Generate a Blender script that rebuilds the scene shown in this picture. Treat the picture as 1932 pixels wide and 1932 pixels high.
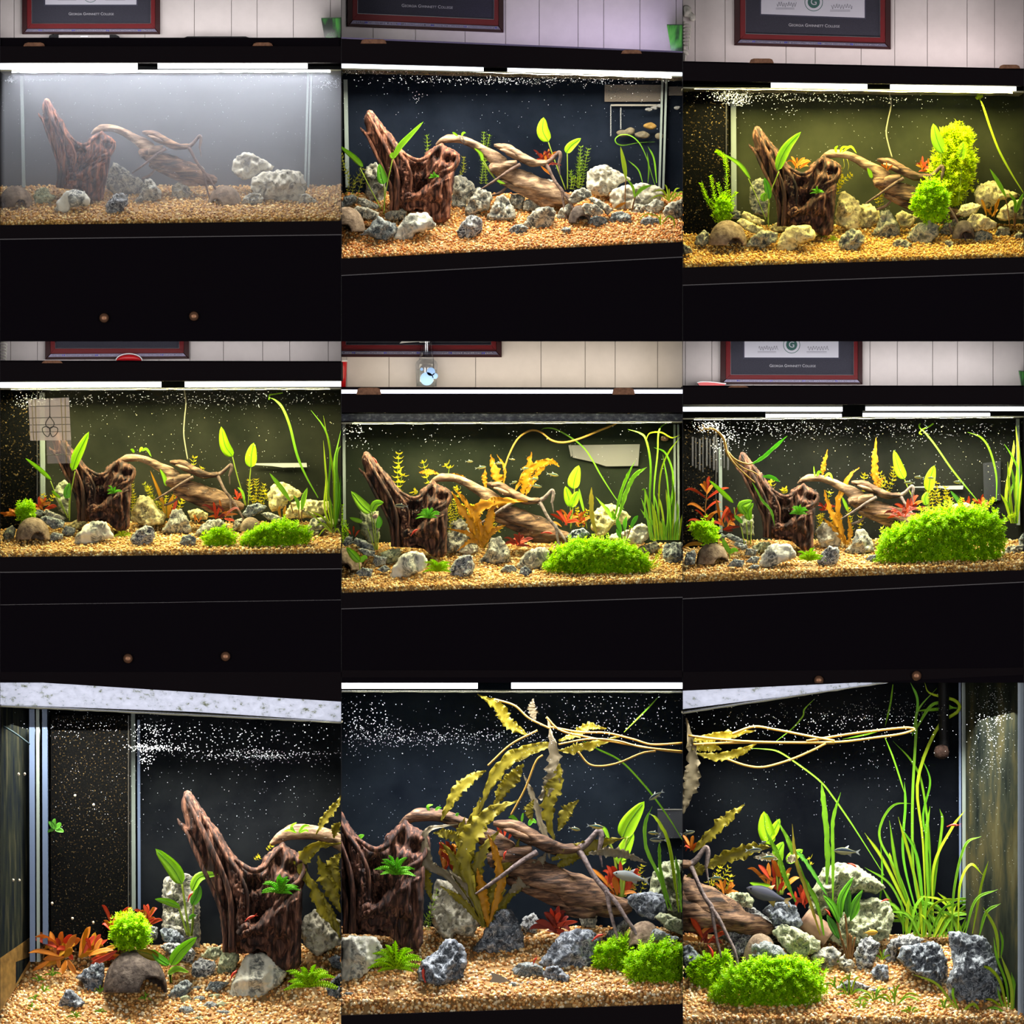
import bpy, math, random
import numpy as np
from mathutils import Vector, noise as mn
from mathutils.geometry import delaunay_2d_cdt

for o in list(bpy.data.objects):
    bpy.data.objects.remove(o)
sc = bpy.context.scene
COL = sc.collection
# ------------------------------------------------------------------ frame
S, D, ZC = 1.6, 60.0, 2.4          # cell size (m), camera distance, camera height
K = S / 1932.0                     # metres per unit (each tank niche is 1932 units wide and high)
cam = bpy.data.cameras.new('camera')
cam.sensor_width = 36.0
cam.lens = 36.0 * D / (3 * S)
cam.clip_end = 200.0
co = bpy.data.objects.new('camera', cam)
co.location = (0, -D, ZC)
co.rotation_euler = (math.pi / 2, 0, 0)
COL.objects.link(co)
sc.camera = co
# ------------------------------------------------------------------ world, room light, exposure
w = bpy.data.worlds.new('room_light')
sc.world = w
w.use_nodes = True
w.node_tree.nodes['Background'].inputs[0].default_value = (0.95, 0.93, 1.0, 1)
w.node_tree.nodes['Background'].inputs[1].default_value = 0.17
for az in (-15, 15):  # two suns added as soft frontal fill for walls and rocks
    sl = bpy.data.lights.new('room_fill', 'SUN')
    sl.energy = .44
    sl.angle = math.radians(14)
    sl.color = (1.0, 0.96, 0.94)
    so = bpy.data.objects.new('room_fill', sl)
    so.rotation_euler = (math.radians(90), 0, math.radians(az))
    so.location = (az * .2, -8, 4)
    COL.objects.link(so)
vs = sc.view_settings
vs.view_transform = 'Standard'
vs.look = 'None'
vs.gamma = 1.0
vs.exposure = 0.0
vs.use_curve_mapping = False
sc.cycles.use_denoising = True
sc.cycles.use_adaptive_sampling = True
sc.cycles.adaptive_threshold = .06
sc.cycles.adaptive_min_samples = 10
sc.cycles.max_bounces = 4
sc.cycles.diffuse_bounces = 2
sc.cycles.glossy_bounces = 2
sc.cycles.transmission_bounces = 2
sc.cycles.transparent_max_bounces = 8
sc.cycles.volume_bounces = 1
sc.cycles.caustics_reflective = False
sc.cycles.caustics_refractive = False
sc.cycles.sample_clamp_indirect = 4.0
# lamp colour and power of the nine tanks (each lamp is built with its tank below)
LAMP = [((.87, .89, 1.0), 35), ((1, .94, .80), 42), ((1, .88, .36), 50),
        ((1, .94, .52), 52), ((1, .94, .58), 52), ((1, .95, .70), 52),
        ((1, .96, .86), 56), ((.99, .97, .97), 58), ((1, .98, .90), 56)]
TN = ['in top-row first tank', 'in top-row second tank', 'in top-row third tank',
      'in middle-row first tank', 'in middle-row second tank', 'in middle-row third tank',
      'in bottom-row first tank', 'in bottom-row second tank', 'in bottom-row third tank']
cur = 0
R = random.Random(7)


def X(u): return (cur % 3 - 1) * S + (u / 1932.0 - .5) * S
def Z(v): return ZC + (1 - cur // 3) * S - (v / 1932.0 - .5) * S


def P(u, v, d):
    k = (D + d) / D
    return (X(u) * k, d, ZC + (Z(v) - ZC) * k)


def PA(uv, d):
    uv = np.asarray(uv, float)
    d = np.asarray(d, float) + np.zeros(len(uv))
    k = (D + d) / D
    x = ((cur % 3 - 1) * S + (uv[:, 0] / 1932 - .5) * S) * k
    z = ZC + ((1 - cur // 3) * S - (uv[:, 1] / 1932 - .5) * S) * k
    return np.stack([x, d, z], 1)


# back and front line of the gravel, bottom edge at both sides
GR = [(1050, 1240, 1275, 1250), (1090, 1400, 1465, 1370), (1270, 1460, 1515, 1455),
      (1020, 1180, 1222, 1200), (1140, 1365, 1425, 1365), (1120, 1285, 1365, 1295),
      (1480, 1960, 2010, 2010), (1380, 1765, 1885, 1820), (1420, 1890, 1965, 1965)]
DF, DB = 0.07, 0.56


def dep(v):
    b, f = GR[cur][:2]
    return min(DB, max(DF, DF + (f - v) / (f - b) * (DB - DF)))


# ------------------------------------------------------------------ meshes
def clip(V, F):
    V = np.array(V, float)
    k = (D + V[:, 1]) / D
    x0, x1 = X(-2) * k, X(1934) * k
    z1, z0 = ZC + (Z(-2) - ZC) * k, ZC + (Z(1934) - ZC) * k
    keep = []
    oL, oR, oB, oT = V[:, 0] < x0, V[:, 0] > x1, V[:, 2] < z0, V[:, 2] > z1
    if not (oL.any() or oR.any() or oB.any() or oT.any()):
        return V, F
    for f in F:
        f = list(f)
        if oL[f].all() or oR[f].all() or oB[f].all() or oT[f].all():
            continue
        keep.append(f)
    V[:, 0] = np.clip(V[:, 0], x0, x1)
    V[:, 2] = np.clip(V[:, 2], z0, z1)
    used = sorted({i for f in keep for i in f})
    m = {i: j for j, i in enumerate(used)}
    return (V[used] if used else V[:0]), [[m[i] for i in f] for f in keep]


def obj(name, V, F, mat, parent=None, smooth=True, clipping=True, mats=None, fm=None):
    if clipping and fm is None:
        V, F = clip(V, F)
        if len(F) == 0:
            return None
    V = np.asarray(V, float)
    if parent is None:
        base = Vector((V[:, 0].mean(), V[:, 1].mean(), V[:, 2].min()))
    else:
        base = Vector(parent['_b'])
    me = bpy.data.meshes.new(name)
    me.from_pydata((V - np.array(base)).tolist(), [], [list(map(int, f)) for f in F])
    for mm in (mats or [mat]):
        me.materials.append(mm)
    if fm is not None:
        me.polygons.foreach_set('material_index', np.array(fm, np.int32))
    if smooth:
        me.polygons.foreach_set('use_smooth', np.ones(len(me.polygons), bool))
    o = bpy.data.objects.new(name, me)
    COL.objects.link(o)
    if parent is None:
        o.location = base
    else:
        o.parent = parent
    o['_b'] = tuple(base)
    return o


def tri_obj(name, V, T, mat, parent=None, smooth=False):
    """large triangle soups, numpy"""
    V = np.asarray(V, float)
    base = np.array(parent['_b']) if parent is not None else np.array([V[:, 0].mean(), V[:, 1].mean(), V[:, 2].min()])
    me = bpy.data.meshes.new(name)
    n = len(T)
    me.vertices.add(len(V)); me.vertices.foreach_set('co', (V - base).astype(np.float32).ravel())
    me.loops.add(n * 3); me.loops.foreach_set('vertex_index', np.asarray(T, np.int32).ravel())
    me.polygons.add(n)
    me.polygons.foreach_set('loop_start', np.arange(0, n * 3, 3, dtype=np.int32))
    me.polygons.foreach_set('loop_total', np.full(n, 3, np.int32))
    if smooth:
        me.polygons.foreach_set('use_smooth', np.ones(n, bool))
    me.materials.append(mat)
    me.update(calc_edges=True)
    o = bpy.data.objects.new(name, me)
    COL.objects.link(o)
    if parent is not None:
        o.parent = parent
    else:
        o.location = Vector(base)
    o['_b'] = tuple(base)
    return o


def thing(name, label, cat, u, v, d, group=None):
    o = bpy.data.objects.new(name, None)
    COL.objects.link(o)
    o.empty_display_size = .02
    o.location = P(u, v, d)
    o['_b'] = tuple(o.location)
    return tag(o, label, cat, group)


def tag(o, label=None, cat=None, group=None, kind=None, at=True):
    if o is None:
        return None
    if label:
        o['label'] = (label + ' ' + TN[cur]) if at else label
    if cat: o['category'] = cat
    if group: o['group'] = group
    if kind: o['kind'] = kind
    return o


def pts(s):
    return [tuple(float(x) for x in p.split(',')) for p in s.split()]


def slab(name, poly, d0, d1, mat, parent=None, bev=0):
    """polygon given in niche units, extruded in depth"""
    n = len(poly)
    A = PA(poly, d0)
    B = A.copy(); B[:, 1] = d1
    V = np.vstack([A, B])
    F = [list(range(n))[::-1], list(range(n, 2 * n))]
    F += [[(i + 1) % n, (i + 1) % n + n, i + n, i] for i in range(n)]
    o = obj(name, V, F, mat, parent, smooth=False, clipping=False)
    if bev:
        b = o.modifiers.new('bevel', 'BEVEL'); b.width = bev * K; b.segments = 2
    return o


def box(name, u0, v0, u1, v1, d0, d1, mat, parent=None, bev=0):
    return slab(name, [(u0, v0), (u1, v0), (u1, v1), (u0, v1)], d0, d1, mat, parent, bev)


def quad(name, uL, vL0, vL1, uR, vR0, vR1, d0, d1, mat, parent=None, bev=0):
    return slab(name, [(uL, vL0), (uR, vR0), (uR, vR1), (uL, vL1)], d0, d1, mat, parent, bev)


def resample(poly, sp, jit, rnd):
    out = []
    n = len(poly)
    for i in range(n):
        a, b = np.array(poly[i]), np.array(poly[(i + 1) % n])
        L = np.linalg.norm(b - a)
        m = max(1, int(L / sp))
        nrm = np.array([-(b - a)[1], (b - a)[0]]) / (L + 1e-6)
        for j in range(m):
            p = a + (b - a) * j / m
            if j:
                p = p + nrm * rnd.uniform(-jit, jit)
            out.append(p)
    return np.array(out)


def smooth_poly(poly, it=1):
    p = [np.array(x, float) for x in poly]
    for _ in range(it):
        q = []
        for i in range(len(p)):
            a, b = p[i], p[(i + 1) % len(p)]
            q += [a * .8 + b * .2, a * .2 + b * .8]
        p = q
    return p


def bdist(p, poly):
    a = poly; b = np.roll(poly, -1, 0)
    ab = b - a
    ap = p[:, None, :] - a[None]
    t = np.clip((ap * ab[None]).sum(2) / ((ab * ab).sum(1)[None] + 1e-9), 0, 1)
    q = ap - t[..., None] * ab[None]
    return np.sqrt((q * q).sum(2)).min(1)


def inside(p, poly):
    a = poly; b = np.roll(poly, -1, 0)
    x, y = p[:, 0:1], p[:, 1:2]
    c = ((a[None, :, 1] > y) != (b[None, :, 1] > y)) & (x < (b[None, :, 0] - a[None, :, 0]) * (y - a[None, :, 1]) / (b[None, :, 1] - a[None, :, 1] + 1e-12) + a[None, :, 0])
    return c.sum(1) % 2 == 1


def inflate(poly, d, T, sp, relief, seed, jit=0.0, Rf=.85, mp=None, Tk=1.0):
    """closed solid with the given outline; front and back bulge by T units"""
    rnd = random.Random(seed)
    bp = resample(poly, sp, jit, rnd)
    lo, hi = bp.min(0), bp.max(0)
    gx, gy = np.meshgrid(np.arange(lo[0], hi[0], sp), np.arange(lo[1], hi[1], sp))
    g = np.stack([gx.ravel(), gy.ravel()], 1)
    rs = np.random.RandomState(seed)
    g[:, 0] += (np.floor((g[:, 1] - lo[1]) / sp) % 2) * sp * .5
    g += rs.uniform(-.22, .22, g.shape) * sp
    g = g[inside(g, bp)]
    if len(g):
        g = g[bdist(g, bp) > sp * .55]
    allp = np.vstack([bp, g]) if len(g) else bp
    r = delaunay_2d_cdt([Vector(p) for p in allp], [], [list(range(len(bp)))], 1, 1e-4)
    vv = np.array([tuple(p) for p in r[0]])
    tris = [list(f) for f in r[2]]
    ds = bdist(vv, bp)
    Rm = max(ds.max() * Rf, 1e-3)
    q = np.clip(ds / Rm, 0, 1)
    prof = np.sqrt(np.clip(1 - (1 - q) ** 2, 0, 1))
    hf, hb = relief(vv, q, prof, T, rnd)
    edge = ds < 1e-3
    uv = vv if mp is None else mp(vv)
    A = PA(uv, d - hf * K * Tk)
    B = PA(uv, d + hb * K * Tk)
    n = len(vv)
    idx = np.arange(n) + n
    idx[edge] = np.arange(n)[edge]
    V = np.vstack([A, B])
    F = []
    for f in tris:
        a, b, c = f
        ar = (vv[b][0] - vv[a][0]) * (vv[c][1] - vv[a][1]) - (vv[c][0] - vv[a][0]) * (vv[b][1] - vv[a][1])
        if ar > 0: f = [a, c, b]
        F.append(f[::-1])
        bf = [idx[f[0]], idx[f[1]], idx[f[2]]]
        if not (edge[f[0]] and edge[f[1]] and edge[f[2]]):
            F.append([int(i) for i in bf])
    used = sorted({i for f in F for i in f})
    m = {i: j for j, i in enumerate(used)}
    return V[used], [[m[i] for i in f] for f in F]


def nz(u, v, s, seed):
    return mn.noise(Vector((u * s, v * s, seed * 1.37)))


def rock_relief(rough, facets, seed):
    def f(vv, q, prof, T, rnd):
        c = vv.mean(0)
        h = T * prof
        ext = np.abs(vv - c).max()
        for i in range(facets):
            th = rnd.uniform(0, 2 * math.pi); s = rnd.uniform(.35, 1.3)
            pl = T * rnd.uniform(.45, .95) - s * T / ext * ((vv[:, 0] - c[0]) * math.cos(th) + (vv[:, 1] - c[1]) * math.sin(th)) * 1.1
            h = np.minimum(h, np.maximum(pl, .12 * T * prof))
        sz = max(20.0, ext)
        nn = np.array([nz(p[0], p[1], 2.0 / sz, seed) * .6 + (.3 - abs(nz(p[0], p[1], 4.2 / sz, seed + 9))) * 1.0 + (.25 - abs(nz(p[0], p[1], 10 / sz, seed + 5))) * .55 for p in vv])
        h = h + rough * T * nn * np.clip(q * 2.2, 0, 1)
        h = np.maximum(h, .03 * T * prof)
        return h, .85 * T * prof
    return f


RN = [0]
def rock(mat, label, poly, T=None, d=None, rough=.8, facets=7, name='rock', sp=None, cat='rock', group=None, sm=0):
    RN[0] += 1
    p = pts(poly) if isinstance(poly, str) else poly
    a = np.array(p)
    wdt, hgt = a.max(0) - a.min(0)
    T = T or .42 * min(wdt, hgt) + .08 * max(wdt, hgt)
    if d is None:
        d = min(DB - .02, dep(a[:, 1].max()) + T * K * .55)
    sp = sp or max(4.0, min(11.0, min(wdt, hgt) / 13))
    V, F = inflate(smooth_poly(p, sm), d, T, sp, rock_relief(rough, facets, RN[0] * 3 + 1), RN[0], jit=sp * .45, Rf=.5)
    return tag(obj(name, V, F, mat), label, cat, group)


def blob(cx, cy, wd, ht, seed, n=9):
    rr = random.Random(seed)
    return [(cx + wd / 2 * rr.uniform(.78, 1.08) * math.cos(2 * math.pi * i / n), cy + ht / 2 * rr.uniform(.78, 1.08) * math.sin(2 * math.pi * i / n)) for i in range(n)]


def catmull(ps, n):
    ps = np.asarray(ps, float)
    if len(ps) == 2:
        t = np.linspace(0, 1, n)[:, None]
        return ps[0] * (1 - t) + ps[1] * t
    q = np.vstack([2 * ps[0] - ps[1], ps, 2 * ps[-1] - ps[-2]])
    m = len(ps) - 1
    out = []
    for t in np.linspace(0, m - 1e-6, n):
        i = int(t); f = t - i
        a, b, c, e = q[i], q[i + 1], q[i + 2], q[i + 3]
        out.append(.5 * ((2 * b) + (-a + c) * f + (2 * a - 5 * b + 4 * c - e) * f * f + (-a + 3 * b - 3 * c + e) * f ** 3))
    return np.array(out)


def tube_mesh(path, d, n=24, ring=10, flute=0.0, seed=0, bump=0.0):
    """path rows: u, v, radius(units), depth offset(units)"""
    a = np.array([list(p) + [0.0] * (4 - len(p)) for p in path], float)
    c = catmull(a, n)
    W = PA(c[:, :2], d + c[:, 3] * K)
    r = np.maximum(c[:, 2], .3) * K
    V, F = [], []
    tan = np.gradient(W, axis=0)
    tan /= np.linalg.norm(tan, axis=1)[:, None] + 1e-9
    up = np.array([0, 1.0, 0])
    for i in range(n):
        s = np.cross(tan[i], up); s /= np.linalg.norm(s) + 1e-9
        t2 = np.cross(s, tan[i])
        for j in range(ring):
            an = 2 * math.pi * j / ring
            rr = r[i]
            if flute:
                rr *= 1 + flute * (mn.noise(Vector((math.cos(an) * 1.6 + seed, math.sin(an) * 1.6, i * .16))) + .6 * mn.noise(Vector((math.cos(an) * 4 + seed, math.sin(an) * 4, i * .22 + 7))))
            if bump:
                rr *= 1 + bump * math.sin(i * 2.1 + j)
            V.append(W[i] + rr * (math.cos(an) * s + math.sin(an) * t2))
    for i in range(n - 1):
        for j in range(ring):
            k = (j + 1) % ring
            F.append([i * ring + j, i * ring + k, (i + 1) * ring + k, (i + 1) * ring + j])
    F.append(list(range(ring))[::-1]); F.append([(n - 1) * ring + j for j in range(ring)])
    return np.array(V), F


def tube(name, path, d, mat, parent=None, **kw):
    V, F = tube_mesh(path, d, **kw)
    return obj(name, V, F, mat, parent)


def affine(src, dst):
    A = np.array([[x, y, 1] for x, y in src], float)
    M_ = np.linalg.solve(A, np.array(dst, float))
    return lambda uv: np.hstack([np.asarray(uv, float), np.ones((len(uv), 1))]) @ M_, math.sqrt(abs(np.linalg.det(M_[:2])))


# ------------------------------------------------------------------ materials
MC = {}


def newmat(name):
    m = bpy.data.materials.new(name)
    m.use_nodes = True
    nt = m.node_tree
    return m, nt, nt.nodes, nt.links, nt.nodes['Principled BSDF']


def ramp(nodes, cols, interp='LINEAR'):
    r = nodes.new('ShaderNodeValToRGB')
    r.color_ramp.interpolation = interp
    e = r.color_ramp.elements
    while len(e) < len(cols): e.new(.5)
    for i, (p, c) in enumerate(cols):
        e[i].position = p; e[i].color = (*c, 1)
    return r


def plain(name, col, rough=.5, metal=0, spec=.5, emit=None, es=0):
    if name in MC: return MC[name]
    m, nt, N, L, b = newmat(name)
    b.inputs['Base Color'].default_value = (*col, 1)
    b.inputs['Roughness'].default_value = rough
    b.inputs['Metallic'].default_value = metal
    b.inputs['Specular IOR Level'].default_value = spec
    if emit:
        b.inputs['Emission Color'].default_value = (*emit, 1)
        b.inputs['Emission Strength'].default_value = es
    MC[name] = m
    return m


def noisy(name, cols, scale=20, detail=6, rough=.8, bump=.3, stretch=(1, 1, 1), rot=(0, 0, 0), dist=0.0, spec=.3, bscale=None, rgh=.6):
    """colour from a noise field in world space, fine relief from a second one"""
    if name in MC: return MC[name]
    m, nt, N, L, b = newmat(name)
    g = N.new('ShaderNodeNewGeometry')
    mp = N.new('ShaderNodeMapping')
    mp.inputs['Scale'].default_value = stretch
    mp.inputs['Rotation'].default_value = rot
    L.new(g.outputs['Position'], mp.inputs[0])
    n = N.new('ShaderNodeTexNoise')
    n.inputs['Scale'].default_value = scale
    n.inputs['Detail'].default_value = detail
    n.inputs['Roughness'].default_value = rgh
    n.inputs['Distortion'].default_value = dist
    L.new(mp.outputs[0], n.inputs['Vector'])
    r = ramp(N, cols)
    L.new(n.outputs['Fac'], r.inputs[0])
    L.new(r.outputs[0], b.inputs['Base Color'])
    b.inputs['Roughness'].default_value = rough
    b.inputs['Specular IOR Level'].default_value = spec
    if bump:
        n2 = N.new('ShaderNodeTexNoise')
        n2.inputs['Scale'].default_value = bscale or scale * 2
        n2.inputs['Detail'].default_value = 5
        L.new(mp.outputs[0], n2.inputs['Vector'])
        bp = N.new('ShaderNodeBump')
        bp.inputs['Strength'].default_value = bump
        bp.inputs['Distance'].default_value = .01
        L.new(n2.outputs['Fac'], bp.inputs['Height'])
        L.new(bp.outputs[0], b.inputs['Normal'])
    MC[name] = m
    return m


def leafmat(name, c1, c2, trans=.4, rough=.45, scale=30):
    """leaf skin: two tones by leaf, some light passing through"""
    if name in MC: return MC[name]
    m, nt, N, L, b = newmat(name)
    g = N.new('ShaderNodeNewGeometry')
    n = N.new('ShaderNodeTexNoise'); n.inputs['Scale'].default_value = scale; n.inputs['Detail'].default_value = 3
    L.new(g.outputs['Position'], n.inputs['Vector'])
    ad = N.new('ShaderNodeMath'); ad.operation = 'ADD'
    mu = N.new('ShaderNodeMath'); mu.operation = 'MULTIPLY'; mu.inputs[1].default_value = .55
    L.new(g.outputs['Random Per Island'], mu.inputs[0])
    L.new(mu.outputs[0], ad.inputs[0])
    m2 = N.new('ShaderNodeMath'); m2.operation = 'MULTIPLY'; m2.inputs[1].default_value = .5
    L.new(n.outputs['Fac'], m2.inputs[0]); L.new(m2.outputs[0], ad.inputs[1])
    r = ramp(N, [(.15, c1), (.85, c2)])
    L.new(ad.outputs[0], r.inputs[0])
    L.new(r.outputs[0], b.inputs['Base Color'])
    b.inputs['Roughness'].default_value = rough
    b.inputs['Specular IOR Level'].default_value = .3
    t = N.new('ShaderNodeBsdfTranslucent')
    L.new(r.outputs[0], t.inputs[0])
    mx = N.new('ShaderNodeMixShader'); mx.inputs[0].default_value = trans
    L.new(b.outputs[0], mx.inputs[1]); L.new(t.outputs[0], mx.inputs[2])
    L.new(mx.outputs[0], N['Material Output'].inputs[0])
    MC[name] = m
    return m


def island(name, cols, rough=.5, spec=.4):
    if name in MC: return MC[name]
    m, nt, N, L, b = newmat(name)
    g = N.new('ShaderNodeNewGeometry')
    r = ramp(N, cols)
    L.new(g.outputs['Random Per Island'], r.inputs[0])
    L.new(r.outputs[0], b.inputs['Base Color'])
    b.inputs['Roughness'].default_value = rough
    b.inputs['Specular IOR Level'].default_value = spec
    MC[name] = m
    return m


def clear(name, tint=(1, 1, 1), gloss=.04, rough=.02, gcol=(1, 1, 1)):
    if name in MC: return MC[name]
    m, nt, N, L, b = newmat(name)
    t = N.new('ShaderNodeBsdfTransparent'); t.inputs[0].default_value = (*tint, 1)
    g = N.new('ShaderNodeBsdfGlossy'); g.inputs['Roughness'].default_value = rough; g.inputs[0].default_value = (*gcol, 1)
    mx = N.new('ShaderNodeMixShader'); mx.inputs[0].default_value = gloss
    L.new(t.outputs[0], mx.inputs[1]); L.new(g.outputs[0], mx.inputs[2])
    L.new((mx if gloss else t).outputs[0], N['Material Output'].inputs[0])
    if not gloss:
        N.remove(mx); N.remove(g); N.remove(b)
    MC[name] = m
    return m


def half(name, col, op, rough=.4):
    """partly see-through sheet"""
    if name in MC: return MC[name]
    m, nt, N, L, b = newmat(name)
    b.inputs['Base Color'].default_value = (*col, 1); b.inputs['Roughness'].default_value = rough
    t = N.new('ShaderNodeBsdfTransparent')
    mx = N.new('ShaderNodeMixShader'); mx.inputs[0].default_value = op
    L.new(t.outputs[0], mx.inputs[1]); L.new(b.outputs[0], mx.inputs[2])
    L.new(mx.outputs[0], N['Material Output'].inputs[0])
    MC[name] = m
    return m


def stone(name, dark, mid, vein, scale=9, vw=.03, bump=.5, stripes=None):
    """grey limestone: blotches plus thin pale veins"""
    if name in MC: return MC[name]
    m, nt, N, L, b = newmat(name)
    g = N.new('ShaderNodeNewGeometry')
    n = N.new('ShaderNodeTexNoise'); n.inputs['Scale'].default_value = scale * 3.2; n.inputs['Detail'].default_value = 7; n.inputs['Roughness'].default_value = .62
    L.new(g.outputs['Position'], n.inputs['Vector'])
    r = ramp(N, [(.36, dark), (.52, mid), (.66, tuple(x * .5 + y * .5 for x, y in zip(mid, vein)))])
    L.new(n.outputs['Fac'], r.inputs[0])
    n2 = N.new('ShaderNodeTexNoise'); n2.inputs['Scale'].default_value = scale * 2.4; n2.inputs['Detail'].default_value = 5; n2.inputs['Distortion'].default_value = 1.5
    L.new(g.outputs['Position'], n2.inputs['Vector'])
    r2 = ramp(N, [(.5 - vw * 2, (0, 0, 0)), (.5 - vw * .5, (.8, .8, .8)), (.5 + vw * .5, (.8, .8, .8)), (.5 + vw * 2, (0, 0, 0))])
    L.new(n2.outputs['Fac'], r2.inputs[0])
    mx = N.new('ShaderNodeMix'); mx.data_type = 'RGBA'
    L.new(r2.outputs[0], mx.inputs[0]); L.new(r.outputs[0], mx.inputs[6]); mx.inputs[7].default_value = (*vein, 1)
    out = mx.outputs[2]
    if stripes:
        wv = N.new('ShaderNodeTexWave'); wv.inputs['Scale'].default_value = stripes; wv.inputs['Distortion'].default_value = 2.0; wv.inputs['Detail'].default_value = 3
        wv.bands_direction = 'X'
        L.new(g.outputs['Position'], wv.inputs['Vector'])
        r3 = ramp(N, [(.55, (0, 0, 0)), (.75, (1, 1, 1))])
        L.new(wv.outputs['Fac'], r3.inputs[0])
        m3 = N.new('ShaderNodeMix'); m3.data_type = 'RGBA'
        L.new(r3.outputs[0], m3.inputs[0]); L.new(out, m3.inputs[6]); m3.inputs[7].default_value = (*vein, 1)
        out = m3.outputs[2]
    L.new(out, b.inputs['Base Color'])
    b.inputs['Roughness'].default_value = .75
    b.inputs['Specular IOR Level'].default_value = .3
    n3 = N.new('ShaderNodeTexNoise'); n3.inputs['Scale'].default_value = scale * 7; n3.inputs['Detail'].default_value = 5
    L.new(g.outputs['Position'], n3.inputs['Vector'])
    bp = N.new('ShaderNodeBump'); bp.inputs['Strength'].default_value = bump; bp.inputs['Distance'].default_value = .012
    L.new(n3.outputs['Fac'], bp.inputs['Height']); L.new(bp.outputs[0], b.inputs['Normal'])
    MC[name] = m
    return m
# ------------------------------------------------------------------ palette
DARK = plain('espresso_wood', (.0055, .0028, .0045), .5, spec=.04)
DARK2 = plain('espresso_front', (.0035, .0018, .0042), .55, spec=.03)
EDGE = plain('edge_highlight', (.055, .045, .05), .4)  # paler colour paints the light caught along the cabinet trim edge
BRONZE = plain('bronze_knob', (.22, .11, .06), .35, .8)
HINGE = noisy('copper_hinge', [(.3, (.16, .06, .025)), (.7, (.38, .17, .08))], 60, rough=.5, bump=.2)
BLACKPL = plain('black_plastic', (.006, .006, .007), .5, spec=.1)
WALLM = noisy('painted_panelling', [(.3, (.70, .645, .63)), (.7, (.76, .70, .685))], 14, bump=.05, rough=.6)
WALLB = plain('panelling_groove', (.5, .45, .44), .8)
PANE = clear('tank_glass', (.985, .99, .985), 0)
WHITELED = plain('lamp_lens', (.9, .9, 1), .5, emit=(.86, .91, 1.0), es=3.2)
HOUSING = plain('lamp_housing', (.02, .02, .025), .4)
SEAM = plain('silicone_seam', (.22, .26, .235), .3, spec=.4)
SEAMB = plain('silicone_seam_blue', (.11, .15, .25), .25, spec=.4)
WATER = half('water_meniscus', (.55, .52, .36), .75, .15)
BUB = plain('air_bubble', (.85, .88, .95), .15, spec=.8)
FLECK = plain('drifting_fleck', (.62, .52, .30), .6)
MAHOG = plain('mahogany_moulding', (.030, .005, .006), .4, spec=.15)
MAHOG2 = plain('red_moulding', (.14, .007, .010), .4, spec=.15)
SILVER = plain('silver_led_glint', (.62, .62, .70), .22, .9)
BLUEB = plain('blue_led_glint', (.05, .06, .75), .3, .5)  # blue dots of LED reflection, painted as beads
MATB = noisy('picture_mat', [(.3, (.028, .028, .042)), (.7, (.040, .040, .058))], 200, bump=.05, rough=.8)
PAPER = plain('diploma_paper', (.58, .58, .66), .8)
INK = plain('ink', (.04, .04, .07), .8)
SEALG = plain('seal_green', (.02, .10, .085), .6)
LETTER = plain('silver_lettering', (.45, .45, .5), .5)
RED = plain('red_plastic', (.50, .008, .012), .35)
WHITE = plain('white_rim', (.8, .78, .78), .4)
BONE = plain('bone_white', (.72, .70, .62), .6)

G1 = stone('grey_stone', (.048, .052, .048), (.19, .185, .155), (.56, .52, .385))
G2 = stone('dark_veined_stone', (.018, .020, .024), (.085, .088, .095), (.55, .55, .52), 13, .035)
G3 = stone('cream_stone', (.13, .12, .095), (.36, .33, .245), (.62, .575, .44), 7, .05)
G4 = stone('striped_stone', (.09, .095, .09), (.33, .33, .27), (.68, .655, .53), 7, .03, stripes=2.6)
G5 = stone('slate_stone', (.035, .045, .05), (.13, .15, .155), (.42, .43, .38), 16, .025)
G6 = stone('mossy_stone', (.05, .06, .04), (.22, .25, .14), (.50, .50, .30), 10, .04)
G7 = stone('bluish_stone', (.022, .027, .034), (.095, .108, .128), (.40, .43, .46), 9, .025)
GY = stone('golden_stone', (.12, .10, .05), (.42, .36, .16), (.78, .68, .32), 8, .05)
GO = stone('olive_stone', (.04, .045, .035), (.16, .17, .13), (.46, .43, .28), 10, .03)
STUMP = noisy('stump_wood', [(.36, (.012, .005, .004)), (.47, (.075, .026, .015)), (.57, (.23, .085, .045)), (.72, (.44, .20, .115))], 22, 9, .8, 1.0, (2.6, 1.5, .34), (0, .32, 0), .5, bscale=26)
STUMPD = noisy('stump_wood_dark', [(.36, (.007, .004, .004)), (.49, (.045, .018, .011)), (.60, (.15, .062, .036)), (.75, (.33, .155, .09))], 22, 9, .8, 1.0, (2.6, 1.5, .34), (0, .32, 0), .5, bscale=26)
LIMB = noisy('pale_limb_wood', [(.34, (.06, .034, .02)), (.50, (.22, .135, .08)), (.68, (.50, .34, .20))], 22, 8, .75, .7, (.6, 1.2, 2.2), (0, .45, 0), .4, bscale=22)
TRUNK = noisy('trunk_wood', [(.36, (.016, .009, .006)), (.50, (.12, .062, .034)), (.68, (.36, .21, .115))], 20, 9, .75, .9, (.5, 1.2, 2.6), (0, .55, 0), .6, bscale=22)
TWIG = noisy('twig_bark', [(.3, (.05, .028, .022)), (.7, (.20, .13, .10))], 40, 6, .8, .6)
TWIGG = noisy('twig_bark_grey', [(.3, (.06, .045, .045)), (.7, (.27, .20, .18))], 40, 6, .8, .6)
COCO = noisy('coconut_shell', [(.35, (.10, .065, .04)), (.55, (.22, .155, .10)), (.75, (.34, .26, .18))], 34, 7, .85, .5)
COCOD = noisy('coconut_shell_dark', [(.35, (.035, .024, .02)), (.55, (.10, .075, .06)), (.75, (.20, .16, .13))], 30, 7, .85, .5)

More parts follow.
